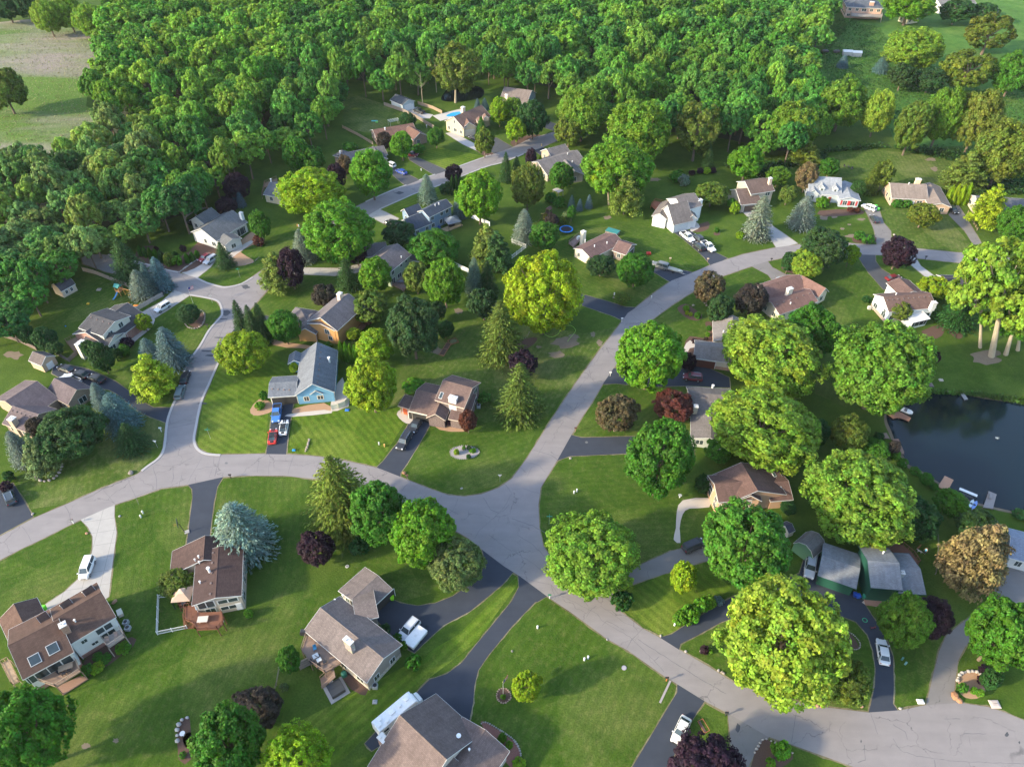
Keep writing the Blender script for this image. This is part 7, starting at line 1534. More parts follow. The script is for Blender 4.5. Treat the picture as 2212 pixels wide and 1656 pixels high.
# garden furniture
def chair_parts(mb_s, mb_l, x, y, a, z=0, s=1):
    ca, sa = math.cos(a), math.sin(a); f = lambda px, py: (x+px*ca-py*sa, y+px*sa+py*ca)
    return f
def patio_chair(uv, z, ang, col, label, group=None):
    p = P(*uv, z); o = empty('patio_chair', p, ang, label, 'chair', group); m = m_plain(col, .6)
    MB().box(-.28,.28,-.28,.28,.38,.45).build('seat', m, o); MB().loft([[(-.28,.25,.42),(.28,.25,.42),(.28,.31,.42),(-.28,.31,.42)],[(-.26,.36,.95),(.26,.36,.95),(.26,.41,.95),(-.26,.41,.95)]]).build('backrest', m, o)
    for sx in (-.25,.25):
        for sy in (-.25,.25): MB().box(sx-.03,sx+.03,sy-.03,sy+.03,0,.4).build('leg', m, o)
def patio_table(uv, z, a, b, ang, col, label, h=.72, round_=False):
    p = P(*uv, z); o = empty('patio_table', p, ang, label, 'table'); m = m_plain(col, .5)
    (MB().tube((0,0,h-.05),(0,0,h),a,n=18) if round_ else MB().box(-a,a,-b,b,h-.05,h)).build('tabletop', m, o)
    for sx in (-1,1):
        for sy in (-1,1): MB().box(sx*a*.6-.03,sx*a*.6+.03,sy*b*.6-.03,sy*b*.6+.03,0,h-.05).build('leg', m, o)
DC = (.03,.03,.035)
patio_table((683,1420), 2.6, .5, .4, .6, (.6,.58,.55), 'small pale table on the deck of the grey T-shaped house'); patio_table((690,1431-4), 2.6, .4, .35, .6, (.7,.68,.62), 'fire table among the dark chairs of the T-shaped house deck', .5)
for uv, a, lab in (((690-3,1417),2.8,'dark deck chair above the pale table on the T-shaped house deck'),((676,1432),1.2,'dark deck chair left of the pale table on the T-shaped house deck'),((702,1431),-1.0,'dark deck chair right of the pale table on the T-shaped house deck'),((690,1442),.2,'dark deck chair below the pale table on the T-shaped house deck')): patio_chair(uv, 2.6, a, DC, lab)
patio_chair((681,1402), 2.6, .4, (.05,.25,.4), 'turquoise patterned chair in the middle of the T-shaped house deck')
simple('grill', (663,1385), 'covered black grill at the corner of the T-shaped house deck', 'grill', [('cover', MB().loft([[(-a,-b,z),(a,-b,z),(a,b,z),(-a,b,z)] for a, b, z in ((.55,.35,2.62),(.55,.35,3.4),(.4,.3,3.75))]), PB)])
simple('hot_tub', (727,1490), 'square dark-lidded hot tub on a slab below the T-shaped house deck', 'hot tub', [('slab', MB().box(-1.7,1.7,-1.7,1.7,0,.08), m_plain((.38,.36,.34),.9)), ('tub', MB().box(-1.15,1.15,-1.15,1.15,.08,.85), m_plain((.06,.05,.045),.6)), ('lid', MB().box(-1.2,1.2,-1.2,-.01,.86,.98).box(-1.2,1.2,.01,1.2,.86,.98), m_plain((.03,.034,.04),.55))], (1,-.62))
simple('storage_box', (715,1474), 'white cooler-like box beside the hot tub', 'box', [('box', MB().box(-.35,.35,-.3,.3,0,.5), PW), ('lid', MB().box(-.38,.38,-.33,.33,.5,.58), PW)], (1,-.6))
simple('rain_barrel', (744,1458), 'green dome-lidded tank under the eave of the T-shaped house', 'tank', [('tank', MB().tube((0,0,0),(0,0,.8),.5,n=12), m_plain((.02,.13,.09),.6)), ('lid', MB().ball((0,0,.8),.52,.52,.3,n=10), m_plain((.02,.15,.1),.6))])
patio_table((145,1444), 2.7, 1.1, .55, .45, (.34,.25,.17), 'long wooden dining table on the big deck of the brown house')
for uv, a, lab in (((137,1437),.4,'dark dining chair behind the long table, left'),((146,1432),.4,'dark dining chair behind the long table, right'),((140,1456),3.5,'dark dining chair in front of the long table, left'),((151,1450),3.5,'dark dining chair in front of the long table, right'),((131,1452),2.0,'dark chair at the left end of the long table')): patio_chair(uv, 2.7, a, DC, lab)
simple('outdoor_sofa', (96,1470), 'black wicker sofa on the left of the brown house deck', 'sofa', [('seat', MB().box(-1,1,-.4,.4,2.72,3.12), DARKP), ('backrest', MB().box(-1,1,.3,.45,3.12,3.5), DARKP)], (1,-.55))
simple('lounge_chair', (110,1463), 'black wicker armchair beside the sofa on the brown house deck', 'chair', [('seat', MB().box(-.4,.4,-.4,.4,2.72,3.1), DARKP), ('backrest', MB().box(-.4,.4,.3,.42,3.1,3.5), DARKP)], (1,-.6))
patio_chair((233,1384), 2.9, .4, (.3,.22,.18), 'wooden armchair on the small balcony of the brown house, left'); patio_chair((252,1374), 2.9, .4, (.3,.22,.18), 'wooden armchair on the small balcony of the brown house, right')
simple('utility_cabinet', (261,1326), 'cream generator box at the end wall of the brown house', 'box', [('case', MB().box(-.4,.4,-.65,.65,0,.7), m_plain((.55,.5,.4),.5)), ('lid', MB().box(-.43,.43,-.68,.68,.7,.8), m_plain((.58,.53,.43),.5))], (1,-.5))
patio_table((440,1341), 2.3, .9, .6, .1, (.55,.48,.4), 'pale square table on the deck of the maroon-roofed house'); simple('folded_parasol', (436,1336), 'folded grey parasol leaning over the pale table', 'parasol', [('pole', MB().tube((0,0,2.3),(0,0,4.6),.03), PW), ('canopy', MB().tube((0,0,3.2),(0,0,4.6),.16,.04), m_plain((.5,.55,.6),.8))])
simple('storage_box', (407,1316), 'black storage chest on the deck of the maroon-roofed house', 'box', [('box', MB().box(-.7,.7,-.35,.35,2.3,2.85), DARKP), ('lid', MB().box(-.73,.73,-.38,.38,2.85,2.93), DARKP)], (0,1))
simple('grill', (388,1298), 'black and steel gas grill left of the tan gazebo', 'grill', [('body', MB().box(-.6,.6,-.3,.3,1.2,2.0), DARKP), ('hood', MB().tube((-.45,0,2.0),(.45,0,2.0),.28,n=10), CHROME)], (0,1)); simple('satellite_dish', (484,1352), 'grey satellite dish beside the deck of the maroon-roofed house', 'satellite dish', [('pole', MB().tube((0,0,0),(0,0,1.6),.04), CHROME), ('dish', MB().tube((0,-.05,1.7),(.1,-.2,1.9),.45,.42,n=14), m_plain((.5,.5,.5),.5))])
def gazebo(uv, w, h, col, label, ang=0.0, z=0):
    p = P(*uv, z); o = empty('gazebo', p, ang, label, 'gazebo')
    MB().poly([(-w,-w,h),(w,-w,h),(w,w,h),(-w,w,h),(-w*.3,-w*.3,h+.75),(w*.3,-w*.3,h+.75),(w*.3,w*.3,h+.75),(-w*.3,w*.3,h+.75)], [(0,1,5,4),(1,2,6,5),(2,3,7,6),(3,0,4,7),(4,5,6,7),(3,2,1,0)]).build('canopy', m_plain(col,.8), o); MB().poly([(-w*.36,-w*.36,h+.85),(w*.36,-w*.36,h+.85),(w*.36,w*.36,h+.85),(-w*.36,w*.36,h+.85),(0,0,h+1.3)], [(0,1,4),(1,2,4),(2,3,4),(3,0,4),(3,2,1,0)]).build('top_canopy', m_plain(sc(col,1.25),.8), o)
    for sx in (-1,1):
        for sy in (-1,1): MB().box(sx*w*.92-.06,sx*w*.92+.06,sy*w*.92-.06,sy*w*.92+.06,0,h).build('post', DARKP, o)
gazebo((403,1297), 1.7, 2.4, (.42,.3,.22), 'tan fabric gazebo left of the maroon-roofed house', .1, .6); gazebo((978,490), 2.3, 2.5, (.12,.14,.17), 'grey metal gazebo behind the slate blue house', .45, .3)
simple('outdoor_sofa', (976,490), 'black outdoor sofa under the grey metal gazebo', 'sofa', [('seat', MB().box(-.9,.9,-.4,.4,.3,.7), DARKP), ('backrest', MB().box(-.9,.9,.3,.45,.7,1.1), DARKP)], (1,-.4)); patio_chair((955-8,492), 0, .5, (.02,.06,.3), 'blue folding chair at the back of the slate blue house, left'); patio_chair((950,494), 0, .9, (.02,.06,.3), 'blue folding chair at the back of the slate blue house, right')
patio_table((867,611), .7, .6, .6, .3, (.2,.2,.22), 'round dark table on the sage green house patio', round_=True); patio_chair((861,611), .7, 1.6, (.2,.2,.22), 'metal chair left of the round table on the sage house patio'); patio_chair((873,611), .7, -1.6, (.2,.2,.22), 'metal chair right of the round table on the sage house patio')
simple('hot_tub', (793,698), 'round wooden tub with brown lid behind the orange house', 'hot tub', [('tub', MB().tube((0,0,0),(0,0,.9),1.15,n=14), m_wood((.12,.06,.04))), ('lid', MB().tube((0,0,.9),(0,0,1.0),1.2,n=14), m_plain((.35,.13,.05),.6))])
patio_chair((1899,1292), .25, .3, (.75,.75,.74), 'white plastic chair on the brick porch, left of two'); patio_chair((1907,1292), .25, -.2, (.75,.75,.74), 'white plastic chair on the brick porch, right of two'); patio_chair((1879,1291), .25, .2, (.2,.18,.17), 'folded dark chair on the brick porch next to the bins')
simple('garden_hose', (1868,1339), 'coiled green hose lying on the dark driveway', 'hose', [('coil', MB().loft([[(.4*math.cos(a)+k*math.cos(a),.4*math.sin(a)+k*math.sin(a),.06+zz) for k, zz in ((-.06,0),(0,.06),(.06,0),(0,-.05))] for a in [i*.314 for i in range(21)]], cap=False), m_plain((.02,.35,.16),.5))])
def trike(uv, label):
    simple('toy_tricycle', uv, label, 'toy', [('frame', MB().tube((-.3,0,.25),(.35,0,.4),.05).tube((.35,0,.2),(.35,0,.65),.04).tube((.35,-.2,.65),(.35,.2,.65),.03), m_plain((.3,.03,.03),.5)), ('wheel', MB().tube((.35,-.04,.2),(.35,.04,.2),.2,n=10).tube((-.3,-.28,.15),(-.3,-.22,.15),.15,n=10).tube((-.3,.22,.15),(-.3,.28,.15),.15,n=10), TYRE)])
trike((1884,1357), 'red and green toy tricycle on the dark driveway')
# trampoline, swing sets, play yard
o = at_obj('trampoline', (1223,500), (1,0), 'round blue-rimmed trampoline on the back lawn of the cream ranch', 'trampoline'); N_ = 24; cs = [(math.cos(6.2832*i/N_), math.sin(6.2832*i/N_)) for i in range(N_)]
MB().tube((0,0,.86),(0,0,.9),1.75,n=24).build('mat', m_plain((.015,.015,.02),.8), o); MB().loft([[(c*k,s*k,z) for k, z in ((1.75,.93),(2.2,.93),(2.2,.85),(1.75,.85))] for c, s in cs+[cs[0]]], cap=False).build('padding', m_plain((.02,.2,.6),.5), o)
mb = MB(); [mb.tube((2.15*math.cos(a),2.15*math.sin(a),.85),(2.15*math.cos(a),2.15*math.sin(a),2.7),.03) for a in [i*1.047 for i in range(6)]]; mb.build('net_poles', DARKP, o); mb = MB(); [mb.tube((2.1*c,2.1*s,.9),(2.1*c,2.1*s,2.6),.008,n=3,caps=False) for c, s in cs]; [mb.tube((2.1*a[0],2.1*a[1],z),(2.1*b[0],2.1*b[1],z),.012,n=3,caps=False) for a, b in zip(cs, cs[1:]+cs[:1]) for z in (1.3,1.7,2.1,2.6)]; mb.build('net', DARKP, o)
for a in range(4): MB().tube((1.9*math.cos(a*1.57),1.9*math.sin(a*1.57),0),(1.9*math.cos(a*1.57),1.9*math.sin(a*1.57),.86),.04).build('leg', CHROME, o)
def playset(uv, d, label, wood, roofc, slide):
    o = at_obj('play_set', uv, d, label, 'play set'); W = m_plain(wood, .75)
    mb = MB(); [mb.box(x-.06,x+.06,y-.06,y+.06,0,2.9) for x in (-.7,.7) for y in (-.7,.7)]; mb.box(-.8,.8,-.8,.8,1.3,1.4).box(-.8,.8,-.78,-.72,1.4,2.0).box(-.8,.8,.72,.78,1.4,2.0); mb.build('tower', W, o)
    MB().poly([(-.9,-.9,2.9),(.9,-.9,2.9),(.9,.9,2.9),(-.9,.9,2.9),(-.9,0,3.6),(.9,0,3.6)], [(0,1,5,4),(2,3,4,5),(0,4,3),(1,2,5),(3,2,1,0)]).build('canopy', m_plain(roofc,.7), o)
    mb = MB().tube((.7,0,2.4),(4.2,0,2.4),.08); [mb.tube((4.2,0,2.4),(4.5,s,0),.07) for s in (-1,1)]; mb.build('swing_beam', W, o)
    for x in (1.8,2.9): MB().tube((x,-.2,2.4),(x,-.2,.6),.015,n=4).tube((x,.2,2.4),(x,.2,.6),.015,n=4).box(x-.1,x+.1,-.25,.25,.55,.6).build('swing', m_plain((.6,.35,.03),.6), o)
    MB().loft([[(-.1+k,y,z) for k in (-.25,.25)]+[(-.1+.25,y,z+.04),(-.1-.25,y,z+.04)] for y, z in ((-.8,1.35),(-1.8,.6),(-2.5,.25),(-3.0,.2))]).build('slide', m_plain(slide,.4), o)
playset((262,636), (30,8), 'wooden play set with green roofs and a blue slide beside the blue spruces', (.35,.17,.06), (.03,.2,.18), (.03,.17,.35)); playset((1185,468), (-20,16), 'dark wooden swing set behind the trampoline', (.09,.045,.04), (.1,.05,.045), (.5,.3,.05))
def blobthing(name, uv, sz, col, label, cat, z=0, d=(1,0)):
    a, b, h = sz; simple(name, uv, label, cat, [('body', MB().loft([[(-a*k,-b*k,zz),(a*k,-b*k,zz),(a*k,b*k,zz),(-a*k,b*k,zz)] for k, zz in ((.8,z),(1,z+h*.3),(.95,z+h*.7),(.6,z+h))]), m_plain(col,.5)), ('handle', MB().tube((-a*.4,0,z+h),(a*.4,0,z+h+.12),.05), m_plain(sc(col,.5),.5))], d)
for nm, uv, sz, col, lab, cat in (('ride_on_toy',(191,657),(.35,.25,.5),(.5,.35,.03),'yellow and blue ride-on toy on the play yard lawn','toy'),('toy_slide',(295,661),(.8,.25,.4),(.6,.2,.04),'orange and green plastic toy slide on the play yard','toy'),('toy_car',(278,655),(.3,.2,.3),(.6,.3,.02),'small yellow toy left of the orange slide','toy'),('toy_bucket',(142,705),(.15,.15,.25),(.03,.2,.5),'tiny blue toy alone on the big lawn','toy'),('fire_pit',(214,626),(.6,.6,.3),(.3,.26,.22),'round stone fire pit on the play yard lawn','fire pit'),('water_toy',(809,262),(1.3,.35,.3),(.1,.5,.5),'turquoise inflatable toy on the far back lawn','toy'),('toy_slide',(814,265),(.5,.4,.6),(.2,.5,.1),'green plastic toy on the far back lawn','toy'),('plastic_chair',(151,1600-1335+3),(.3,.3,.4),(.05,.3,.4),'x','x'),
  ('lawn_mower',(1401,549),(.7,.45,.8),(.5,.04,.03),'red riding mower on the lawn right of the cream ranch','mower'),('watering_can',(635,973),(.35,.25,.4),(.02,.25,.55),'blue and yellow toy beside the light blue house driveway','toy'),('water_table',(750,886),(.5,.4,.3),(.03,.15,.5),'blue toy with red top on the lawn below the cream fence','toy'),('planter',(1996,672+146),(.4,.4,.5),(.6,.5,.4),'x','x'),('stump',(2032,822),(.5,.4,.5),(.5,.42,.33),'pale stump above the pond bank','stump'),('planter',(809+1,1516),(.4,.35,.4),(.35,.35,.36),'small grey box on the lawn above the motorhome','box'),('planter',(1996,1542),(.5,.5,.4),(.6,.6,.58),'x','x'),('newspaper_box',(1987,1516),(.55,.4,.6),(.6,.6,.58),'white sign block right of the dark curved driveway mouth','marker'),('stepping_stone',(2148,1521),(.8,.7,.35),(.45,.38,.34),'square stone pillar base beside the road, bottom right','pillar'),('table',(1997,823),(1,1,.1),(.1,.05,.04),'x','x'),('compost_box',(1349,413),(.9,.6,.3),(.16,.1,.1),'x','x')):
    if lab != 'x': blobthing(nm, uv, sz, col, lab, cat)
simple('raised_bed', (962,755), 'wooden raised vegetable bed on the back lawn, left of the golden spruce', 'raised bed', [('frame', MB().box(-2.6,2.6,-.7,-.6,0,.35).box(-2.6,2.6,.6,.7,0,.35).box(-2.6,-2.5,-.6,.6,0,.35).box(2.5,2.6,-.6,.6,0,.35).box(-.05,.05,-.6,.6,0,.35), m_wood((.3,.15,.07))), ('soil', MB().box(-2.5,2.5,-.6,.6,0,.25), MULCH)], (18,-28)); simple('raised_bed', (979,738), 'small square raised bed full of green plants above the long one', 'raised bed', [('frame', MB().box(-1.2,1.2,-1,-.9,0,.35).box(-1.2,1.2,.9,1,0,.35).box(-1.2,-1.1,-.9,.9,0,.35).box(1.1,1.2,-.9,.9,0,.35), m_wood((.3,.15,.07))), ('plants', MB().ball((0,0,.2),1,.8,.4,n=9), m_stones((.06,.14,.04)))], (18,-6))
simple('plank', (1437,1493), 'long narrow concrete slab in the grass beside the bottom driveway', 'slab', [('slab', MB().box(-2.2,2.2,-.17,.17,0,.06), m_plain((.3,.27,.26),.9))], (-8,17)); simple('utility_cover', (1348,1442), 'round septic lid set in the dark green lawn', 'cover', [('ring', MB().tube((0,0,0),(0,0,.12),.42,n=16), m_plain((.3,.27,.3),.8)), ('lid', MB().tube((0,0,.12),(0,0,.15),.3,n=16), m_plain((.35,.33,.35),.8))]); simple('utility_cover', (750,1223), 'white septic lid on the lawn above the T-shaped house', 'cover', [('ring', MB().tube((0,0,0),(0,0,.12),.35,n=14), m_plain((.5,.48,.45),.8)), ('lid', MB().tube((0,0,.12),(0,0,.15),.22,n=14), m_plain((.2,.2,.2),.8))])
simple('soccer_goal', (1519,1568), 'small rusty goal frame lying on the grass strip at the bottom', 'goal', [('frame', MB().tube((-1,-.4,.05),(1,-.4,.05),.04).tube((-1,.5,.3),(1,.5,.3),.04).tube((-1,-.4,.05),(-1,.5,.3),.04).tube((1,-.4,.05),(1,.5,.3),.04), m_plain((.3,.08,.05),.6)), ('net', MB().box(-.9,.9,-.35,.0,.05,.09), m_plain((.1,.07,.06),.9))], (10,17))
simple('birdbath', (397,1588), 'white birdbath in the pebble garden', 'birdbath', [('stem', MB().tube((0,0,0),(0,0,.7),.12), PW), ('bowl', MB().tube((0,0,.7),(0,0,.85),.25,.42,n=14), PW)]); simple('birdbath', (1468,1074), 'grey birdbath below the tall dense maple', 'birdbath', [('stem', MB().tube((0,0,0),(0,0,.6),.12), PW), ('bowl', MB().tube((0,0,.6),(0,0,.75),.25,.4,n=14), m_plain((.4,.4,.4),.7))])
hp = [P(*q) for q in catmull([(1176,722),(1190,728),(1205,722),(1215,708),(1232,703),(1243,712),(1240,720),(1230,732),(1226,738)], 5, False)]; mb = MB(); [mb.tube(a+Vector((0,0,.05))-hp[0], b+Vector((0,0,.05))-hp[0], .05, n=5) for a, b in zip(hp[:-1], hp[1:])]; ho = mb.build('garden_hose', m_plain((.25,.5,.04),.5), None, hp[0]); tag(ho, 'yellow-green garden hose looping over the worn lawn beside the big lime maple', 'hose')
# pool behind the tan house
o = at_obj('swimming_pool', (975,248), (1,-.25), 'blue swimming pool with pale surround behind the tan house', 'swimming pool'); MB().box(-7,6,-3.2,3.2,0,.08).build('surround', m_plain((.45,.42,.38),.9), o); MB().prism([(1.5+3.6*math.cos(a)*(1+.12*math.cos(2*a)), -.4+1.9*math.sin(a)) for a in [i*.3927 for i in range(16)]], .08, .12).build('water', m_plain((.04,.33,.62),.1), o); MB().box(5.2,6.0,-1,1,.08,.6).build('slide', m_plain((.7,.7,.7),.5), o)
simple('pergola', (852,272), 'white slatted pergola behind the brick ranch', 'pergola', [('roof_slats', (lambda m: ([m.box(-2.2,2.2,y-.06,y+.06,2.3,2.42) for y in (-1.3,-.65,0,.65,1.3)], [m.box(x-.06,x+.06,-1.5,1.5,2.42,2.5) for x in (-2,-1,0,1,2)], m)[2])(MB()), m_plain((.4,.42,.36),.7)), ('posts', MB().box(-2.1,-2,-1.3,-1.2,0,2.3).box(2,2.1,-1.3,-1.2,0,2.3).box(-2.1,-2,1.2,1.3,0,2.3).box(2,2.1,1.2,1.3,0,2.3), m_plain((.4,.42,.36),.7))], (1,-.2))
simple('garden_arbor', (1182+23,423), 'pale slatted arbor beside the trimmed hedge', 'arbor', [('roof', MB().box(-1.5,1.5,-1.2,1.2,2.1,2.2), m_plain((.4,.36,.36),.8)), ('posts', MB().box(-1.4,-1.3,-1.1,-1,0,2.1).box(1.3,1.4,-1.1,-1,0,2.1).box(-1.4,-1.3,1,1.1,0,2.1).box(1.3,1.4,1,1.1,0,2.1), m_plain((.35,.3,.3),.8))], (1,.5))
simple('spa_cover', (1323,504), 'teal covered spa with railing behind the cream ranch', 'hot tub', [('tub', MB().box(-2,2,-1.2,1.2,0,.9), m_plain((.2,.16,.13),.7)), ('lid', MB().box(-2.05,2.05,-1.25,1.25,.9,1.02), m_plain((.04,.2,.19),.6))], (1,.3)); simple('grill', (1249,520), 'white gas grill on the deck of the cream ranch', 'grill', [('body', MB().box(-.6,.6,-.3,.3,.6,1.5), PW), ('hood', MB().tube((-.45,0,1.5),(.45,0,1.5),.25,n=8), PW)], (1,-.6))
for uv, lab in (((1829,119),'white covered pen on the meadow, left one'),((1849,121),'white covered pen on the meadow, right one')):
    simple('covered_pen', uv, lab, 'pen', [('cover', MB().poly([(-2.3,-1.6,1.8),(2.3,-1.6,1.8),(2.3,1.6,1.8),(-2.3,1.6,1.8),(-2.3,0,2.5),(2.3,0,2.5)], [(0,1,5,4),(2,3,4,5),(0,4,3),(1,2,5),(3,2,1,0)]), PW), ('frame', MB().box(-2.2,2.2,-1.5,-1.4,0,1.8).box(-2.2,-2.1,-1.5,1.5,0,1.8).box(2.1,2.2,-1.5,1.5,0,1.8), m_plain((.45,.45,.44),.7))], (1,.05))
for uv, lab in (((1782,113),'dark animal coop at the meadow edge, left one'),((1807,114),'dark animal coop at the meadow edge, right one')): blobthing('coop', uv, (1.6,.9,1.2), (.09,.07,.07), lab, 'coop')
for uv, a, lab in (((1824,361),.3,'dark lawn chair on the striped lawn, left of three'),((1833,362),.9,'dark lawn chair on the striped lawn, middle of three'),((1839,366),-1,'grey lawn chair on the striped lawn, right of three')): patio_chair(uv, 0, a, (.06,.05,.06), lab)
# docks and boats on the pond
def dock(uvs, z, col, label, name='dock', posts=True):
    w_ = [P(u, v, z) for u, v in uvs]; c = sum(w_, Vector())/len(w_); o = empty(name, (c.x, c.y, 0), 0, label, 'dock'); MB().prism([(p.x-c.x, p.y-c.y) for p in w_], z-.16, z).build('deck', m_wood(col), o)
    [MB().tube((p.x-c.x, p.y-c.y, 0), (p.x-c.x, p.y-c.y, z-.16), .09).build('post', m_plain((.12,.09,.07),.8), o) for p in w_]
dock([(1916,893),(1924,886),(1940,887),(1968,902),(1964,909),(1942,901),(1930,903)], .45, (.33,.16,.10), 'reddish angled wooden dock with the pedal boat'); dock([(2041,1027),(2060,1036),(2047,1061),(2026,1050)], .45, (.45,.25,.16), 'square tan dock on the pond shore'); dock([(2136,1060),(2153,1067),(2145,1098),(2124,1095)], .45, (.27,.24,.23), 'grey weathered dock with two chairs')
dock([(1928,948),(1941,947),(1953,975),(1953,980),(1944,979),(1936,962)], .4, (.28,.17,.13), 'long reddish dock under the brown-leaved shrub'); dock([(2074,849),(2082,848),(2091,861),(2084,863)], .35, (.3,.28,.28), 'small grey dock on the far side of the pond'); dock([(1902,936),(1915,934),(1922,946),(1910,946)], .35, (.26,.18,.15), 'wooden landing at the west shore of the pond'); dock([(1927,872),(1936,868),(1941,876),(1932,884)], .5, (.5,.45,.36), 'pale platform at the top of the reddish dock')
for uv, lab in (((2138,1072),'grey wooden chair on the weathered dock, upper'),((2137,1076),'grey wooden chair on the weathered dock, lower')): patio_chair(uv, .45, 1.2, (.25,.23,.22), lab)
simple('pedal_boat', (1957,889), 'white pedal boat beside the reddish dock', 'boat', [('hull', MB().loft([[(x,-w2,.45),(x,w2,.45),(x,w2*.8,.1),(x,-w2*.8,.1)] for x, w2 in ((-1.2,.7),(-.6,.8),(.8,.75),(1.4,.3))]), PW), ('seat', MB().box(-.5,.1,-.5,.5,.45,.8), m_plain((.1,.1,.12),.6))], (18,7))
def kayak(uv, d, col, label): simple('kayak', uv, label, 'kayak', [('hull', MB().loft([[(x,-w2,.3),(x,w2,.3),(x,w2*.5,.08),(x,-w2*.5,.08)] for x, w2 in ((-1.5,.03),(-.9,.3),(0,.38),(.9,.3),(1.5,.03))]), m_plain(col,.4)), ('cockpit', MB().tube((0,0,.28),(0,0,.33),.24,n=10), DARKP)], d)
kayak((2097,1089), (8,-14), (.6,.68,.7), 'white and teal kayak on the wooden pallet, left one'); kayak((2104,1092), (7,-12), (.2,.3,.6), 'blue and purple kayak on the wooden pallet, right one'); blobthing('pallet', (2101,1100), (1.3,.9,.15), (.2,.13,.1), 'wooden pallet under the kayaks', 'pallet', d=(1,.4))
simple('boat_lift', (2085,1073), 'white awning bench frame on the pond shore', 'bench swing', [('awning', MB().box(-1.7,1.7,-.35,.35,1.5,1.6), PW), ('frame', MB().tube((-1.6,-.3,0),(-1.6,0,1.5),.04).tube((1.6,-.3,0),(1.6,0,1.5),.04).tube((-1.6,.5,0),(-1.6,0,1.5),.04).tube((1.6,.5,0),(1.6,0,1.5),.04), DARKP), ('seat', MB().box(-1.3,1.3,-.3,.3,.5,.58), DARKP)], (24,10))
simple('fountain', (2153,947), 'small white fountain splash in the pond', 'fountain', [('spray', (lambda m: ([m.tube((0,0,.03),(.5*math.cos(a),.35*math.sin(a),.35),.03,.01,n=4) for a in [i*.6 for i in range(10)]], m)[1])(MB()), m_plain((.6,.65,.7),.2)), ('float', MB().tube((0,0,.03),(0,0,.12),.3,n=10), DARKP)])
simple('picnic_table', (1993,824), 'low dark wooden table on the bank above the pond', 'table', [('tabletop', MB().box(-1,1,-.4,.4,.6,.68), m_wood((.13,.1,.1))), ('bench', MB().box(-1,1,-.8,-.55,.35,.42).box(-1,1,.55,.8,.35,.42), m_wood((.13,.1,.1))), ('legs', MB().box(-.8,-.7,-.7,.7,0,.6).box(.7,.8,-.7,.7,0,.6), m_wood((.13,.1,.1)))], (12,12)); blobthing('crate_planter', (2000+7,832), (.9,.7,.35), (.18,.13,.12), 'small brown wooden platform above the pond dock', 'platform')
# people and a dog
def person(uv, label, shirt, trousers, ang=0, arm=.3):
    """one continuous skinned body, dressed in shirt and trousers"""
    p = P(*uv); o = empty('person', p, ang, label, 'person'); V = [(0,0,.95),(0,0,1.25),(0,0,1.45),(0,.01,1.56),(0,.02,1.7),(.11,0,.9),(.13,.03,.5),(.13,-.02,.08),(.14,.12,.05),(-.11,0,.9),(-.13,-.03,.5),(-.13,-.08,.08),(-.14,.06,.05),(.2,0,1.42),(.27,.03,1.15),(.25,.03+arm,1.0),(.25,.07+arm,.95),(-.2,0,1.42),(-.28,0,1.15),(-.28,.08,.9),(-.28,.1,.84)]
    E = [(0,1),(1,2),(2,3),(3,4),(0,5),(5,6),(6,7),(7,8),(0,9),(9,10),(10,11),(11,12),(2,13),(13,14),(14,15),(15,16),(2,17),(17,18),(18,19),(19,20)]; Rr = [.15,.13,.14,.06,.105,.1,.065,.045,.04,.1,.065,.045,.04,.06,.045,.035,.035,.06,.045,.035,.035]
    me = bpy.data.meshes.new('body'); me.from_pydata(V, E, []); b = bpy.data.objects.new('body', me); C.objects.link(b); b.parent = o; md = b.modifiers.new('skin', 'SKIN'); b.modifiers.new('sub', 'SUBSURF').levels = 1; b.modifiers['sub'].render_levels = 1
    for i, r_ in enumerate(Rr): me.skin_vertices[0].data[i].radius = (r_, r_*.85)
    me.skin_vertices[0].data[0].use_root = True; me.materials.append(m_plain((.45,.28,.2),.6))
    MB().loft([[(rx*math.cos(a), ry*math.sin(a), z) for a in [i*.6283 for i in range(10)]] for rx, ry, z in ((.19,.15,.88),(.18,.145,1.15),(.22,.15,1.38),(.12,.1,1.5))]).build('shirt', m_plain(shirt,.8), o)
    mb = MB(); [mb.loft([[(cx+rx*math.cos(a), cyy+rx*math.sin(a), z) for a in [i*.785 for i in range(8)]] for cx, cyy, rx, z in ((s*.1,0,.13,.93),(s*.13,s*.03,.085,.5),(s*.13,-.05+.03*s,.06,.12))]) for s in (-1, 1)]; mb.build('trousers', m_plain(trousers,.8), o); MB().ball((0,-.005,1.75),.12,.125,.1,n=10).build('hair', m_plain((.06,.035,.02),.8), o)
person((1996,1195), 'person in a light blue top standing on the lawn beside the green-walled house', (.1,.4,.6), (.05,.05,.1), 2.0); person((922,277), 'person in white near the wooden fence of the far back lawn', (.6,.6,.6), (.4,.35,.3), .5, .1)
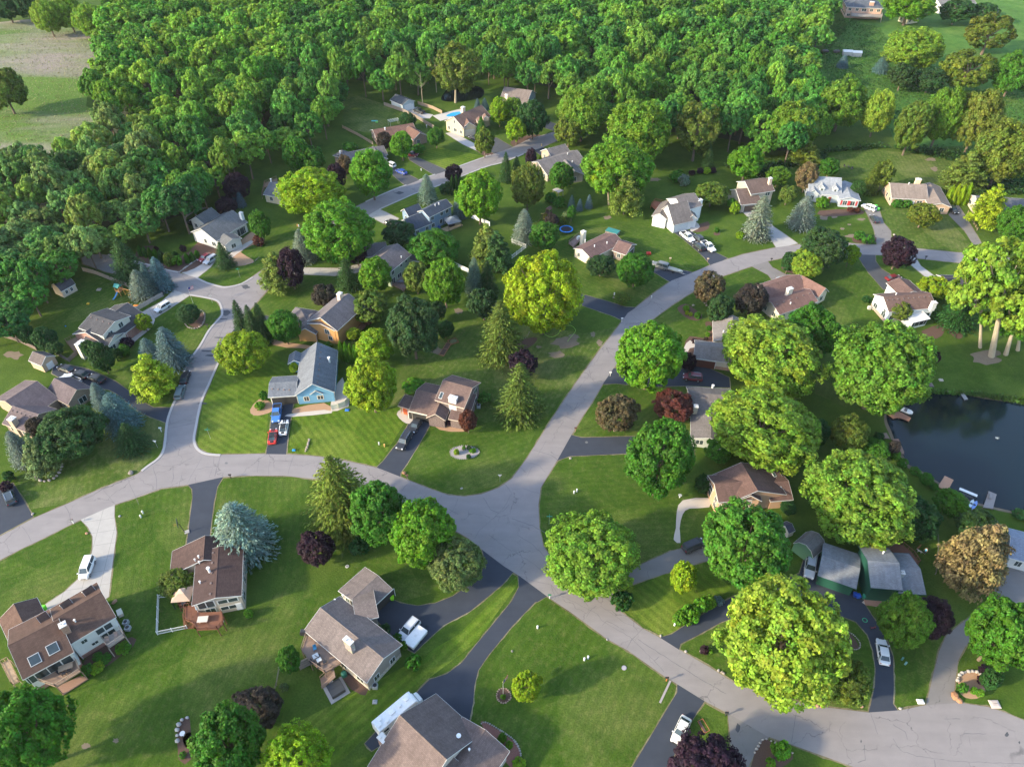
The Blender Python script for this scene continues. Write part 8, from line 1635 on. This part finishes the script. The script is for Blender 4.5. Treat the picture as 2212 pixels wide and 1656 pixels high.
def dog(uv, label, col, ang):
    p = P(*uv); o = empty('dog', p, ang, label, 'dog'); V = [(0,0,.52),(.28,0,.55),(.42,0,.68),(.55,0,.78),(.7,0,.74),(-.28,0,.53),(-.42,0,.5),(-.62,0,.36),(.27,.1,.48),(.25,.11,.25),(.27,.11,.03),(.27,-.1,.48),(.27,-.11,.25),(.3,-.11,.03),(-.3,.09,.45),(-.24,.1,.3),(-.36,.1,.2),(-.32,.1,.03),(-.3,-.09,.45),(-.24,-.1,.3),(-.36,-.1,.2),(-.32,-.1,.03)]
    E = [(0,1),(1,2),(2,3),(3,4),(0,5),(5,6),(6,7),(1,8),(8,9),(9,10),(1,11),(11,12),(12,13),(5,14),(14,15),(15,16),(16,17),(5,18),(18,19),(19,20),(20,21)]; Rr = [.12,.15,.09,.09,.045,.12,.06,.025,.06,.035,.03,.06,.035,.03,.07,.045,.03,.028,.07,.045,.03,.028]
    me = bpy.data.meshes.new('body'); me.from_pydata(V, E, []); b = bpy.data.objects.new('body', me); C.objects.link(b); b.parent = o; b.modifiers.new('skin', 'SKIN'); s = b.modifiers.new('sub', 'SUBSURF'); s.levels = 1; s.render_levels = 1
    for i, r_ in enumerate(Rr): me.skin_vertices[0].data[i].radius = (r_, r_)
    me.skin_vertices[0].data[0].use_root = True; me.materials.append(m_plain(col,.9))
dog((1983,1184), 'brown dog on the lawn left of the person in light blue', (.22,.1,.05), .6); dog((1984+1,1193), 'pale dog standing by the deck near the person in light blue', (.5,.45,.38), 2.6)
# woodpile and pots along the T-shaped house
rr = random.Random(5)
for i in range(9): u_, v_ = 857-i*5.5, 1402+i*7.0; rock((u_+rr.uniform(-2,2), v_+rr.uniform(-2,2)), rr.uniform(.4,.7), 'tan landscape rock along the gable wall of the grey T-shaped house', 'landscape rocks by the gable wall', (.42,.27,.17))
print('objects', len(C.objects))

hz = MB().box(-560, 560, -20, 780, -1.5, 121).build('haze', []); hz['kind'] = 'stuff'; tag(hz, 'thin summer haze over the whole neighbourhood', 'haze')
hm = bpy.data.materials.new('haze'); hm.use_nodes = True; hn = hm.node_tree; hn.nodes.clear(); ho_ = hn.nodes.new('ShaderNodeOutputMaterial'); hv = hn.nodes.new('ShaderNodeVolumePrincipled'); hv.inputs['Density'].default_value = .00003; hv.inputs['Color'].default_value = (.86, .92, 1, 1); hn.links.new(hv.outputs[0], ho_.inputs['Volume']); hz.data.materials.append(hm)
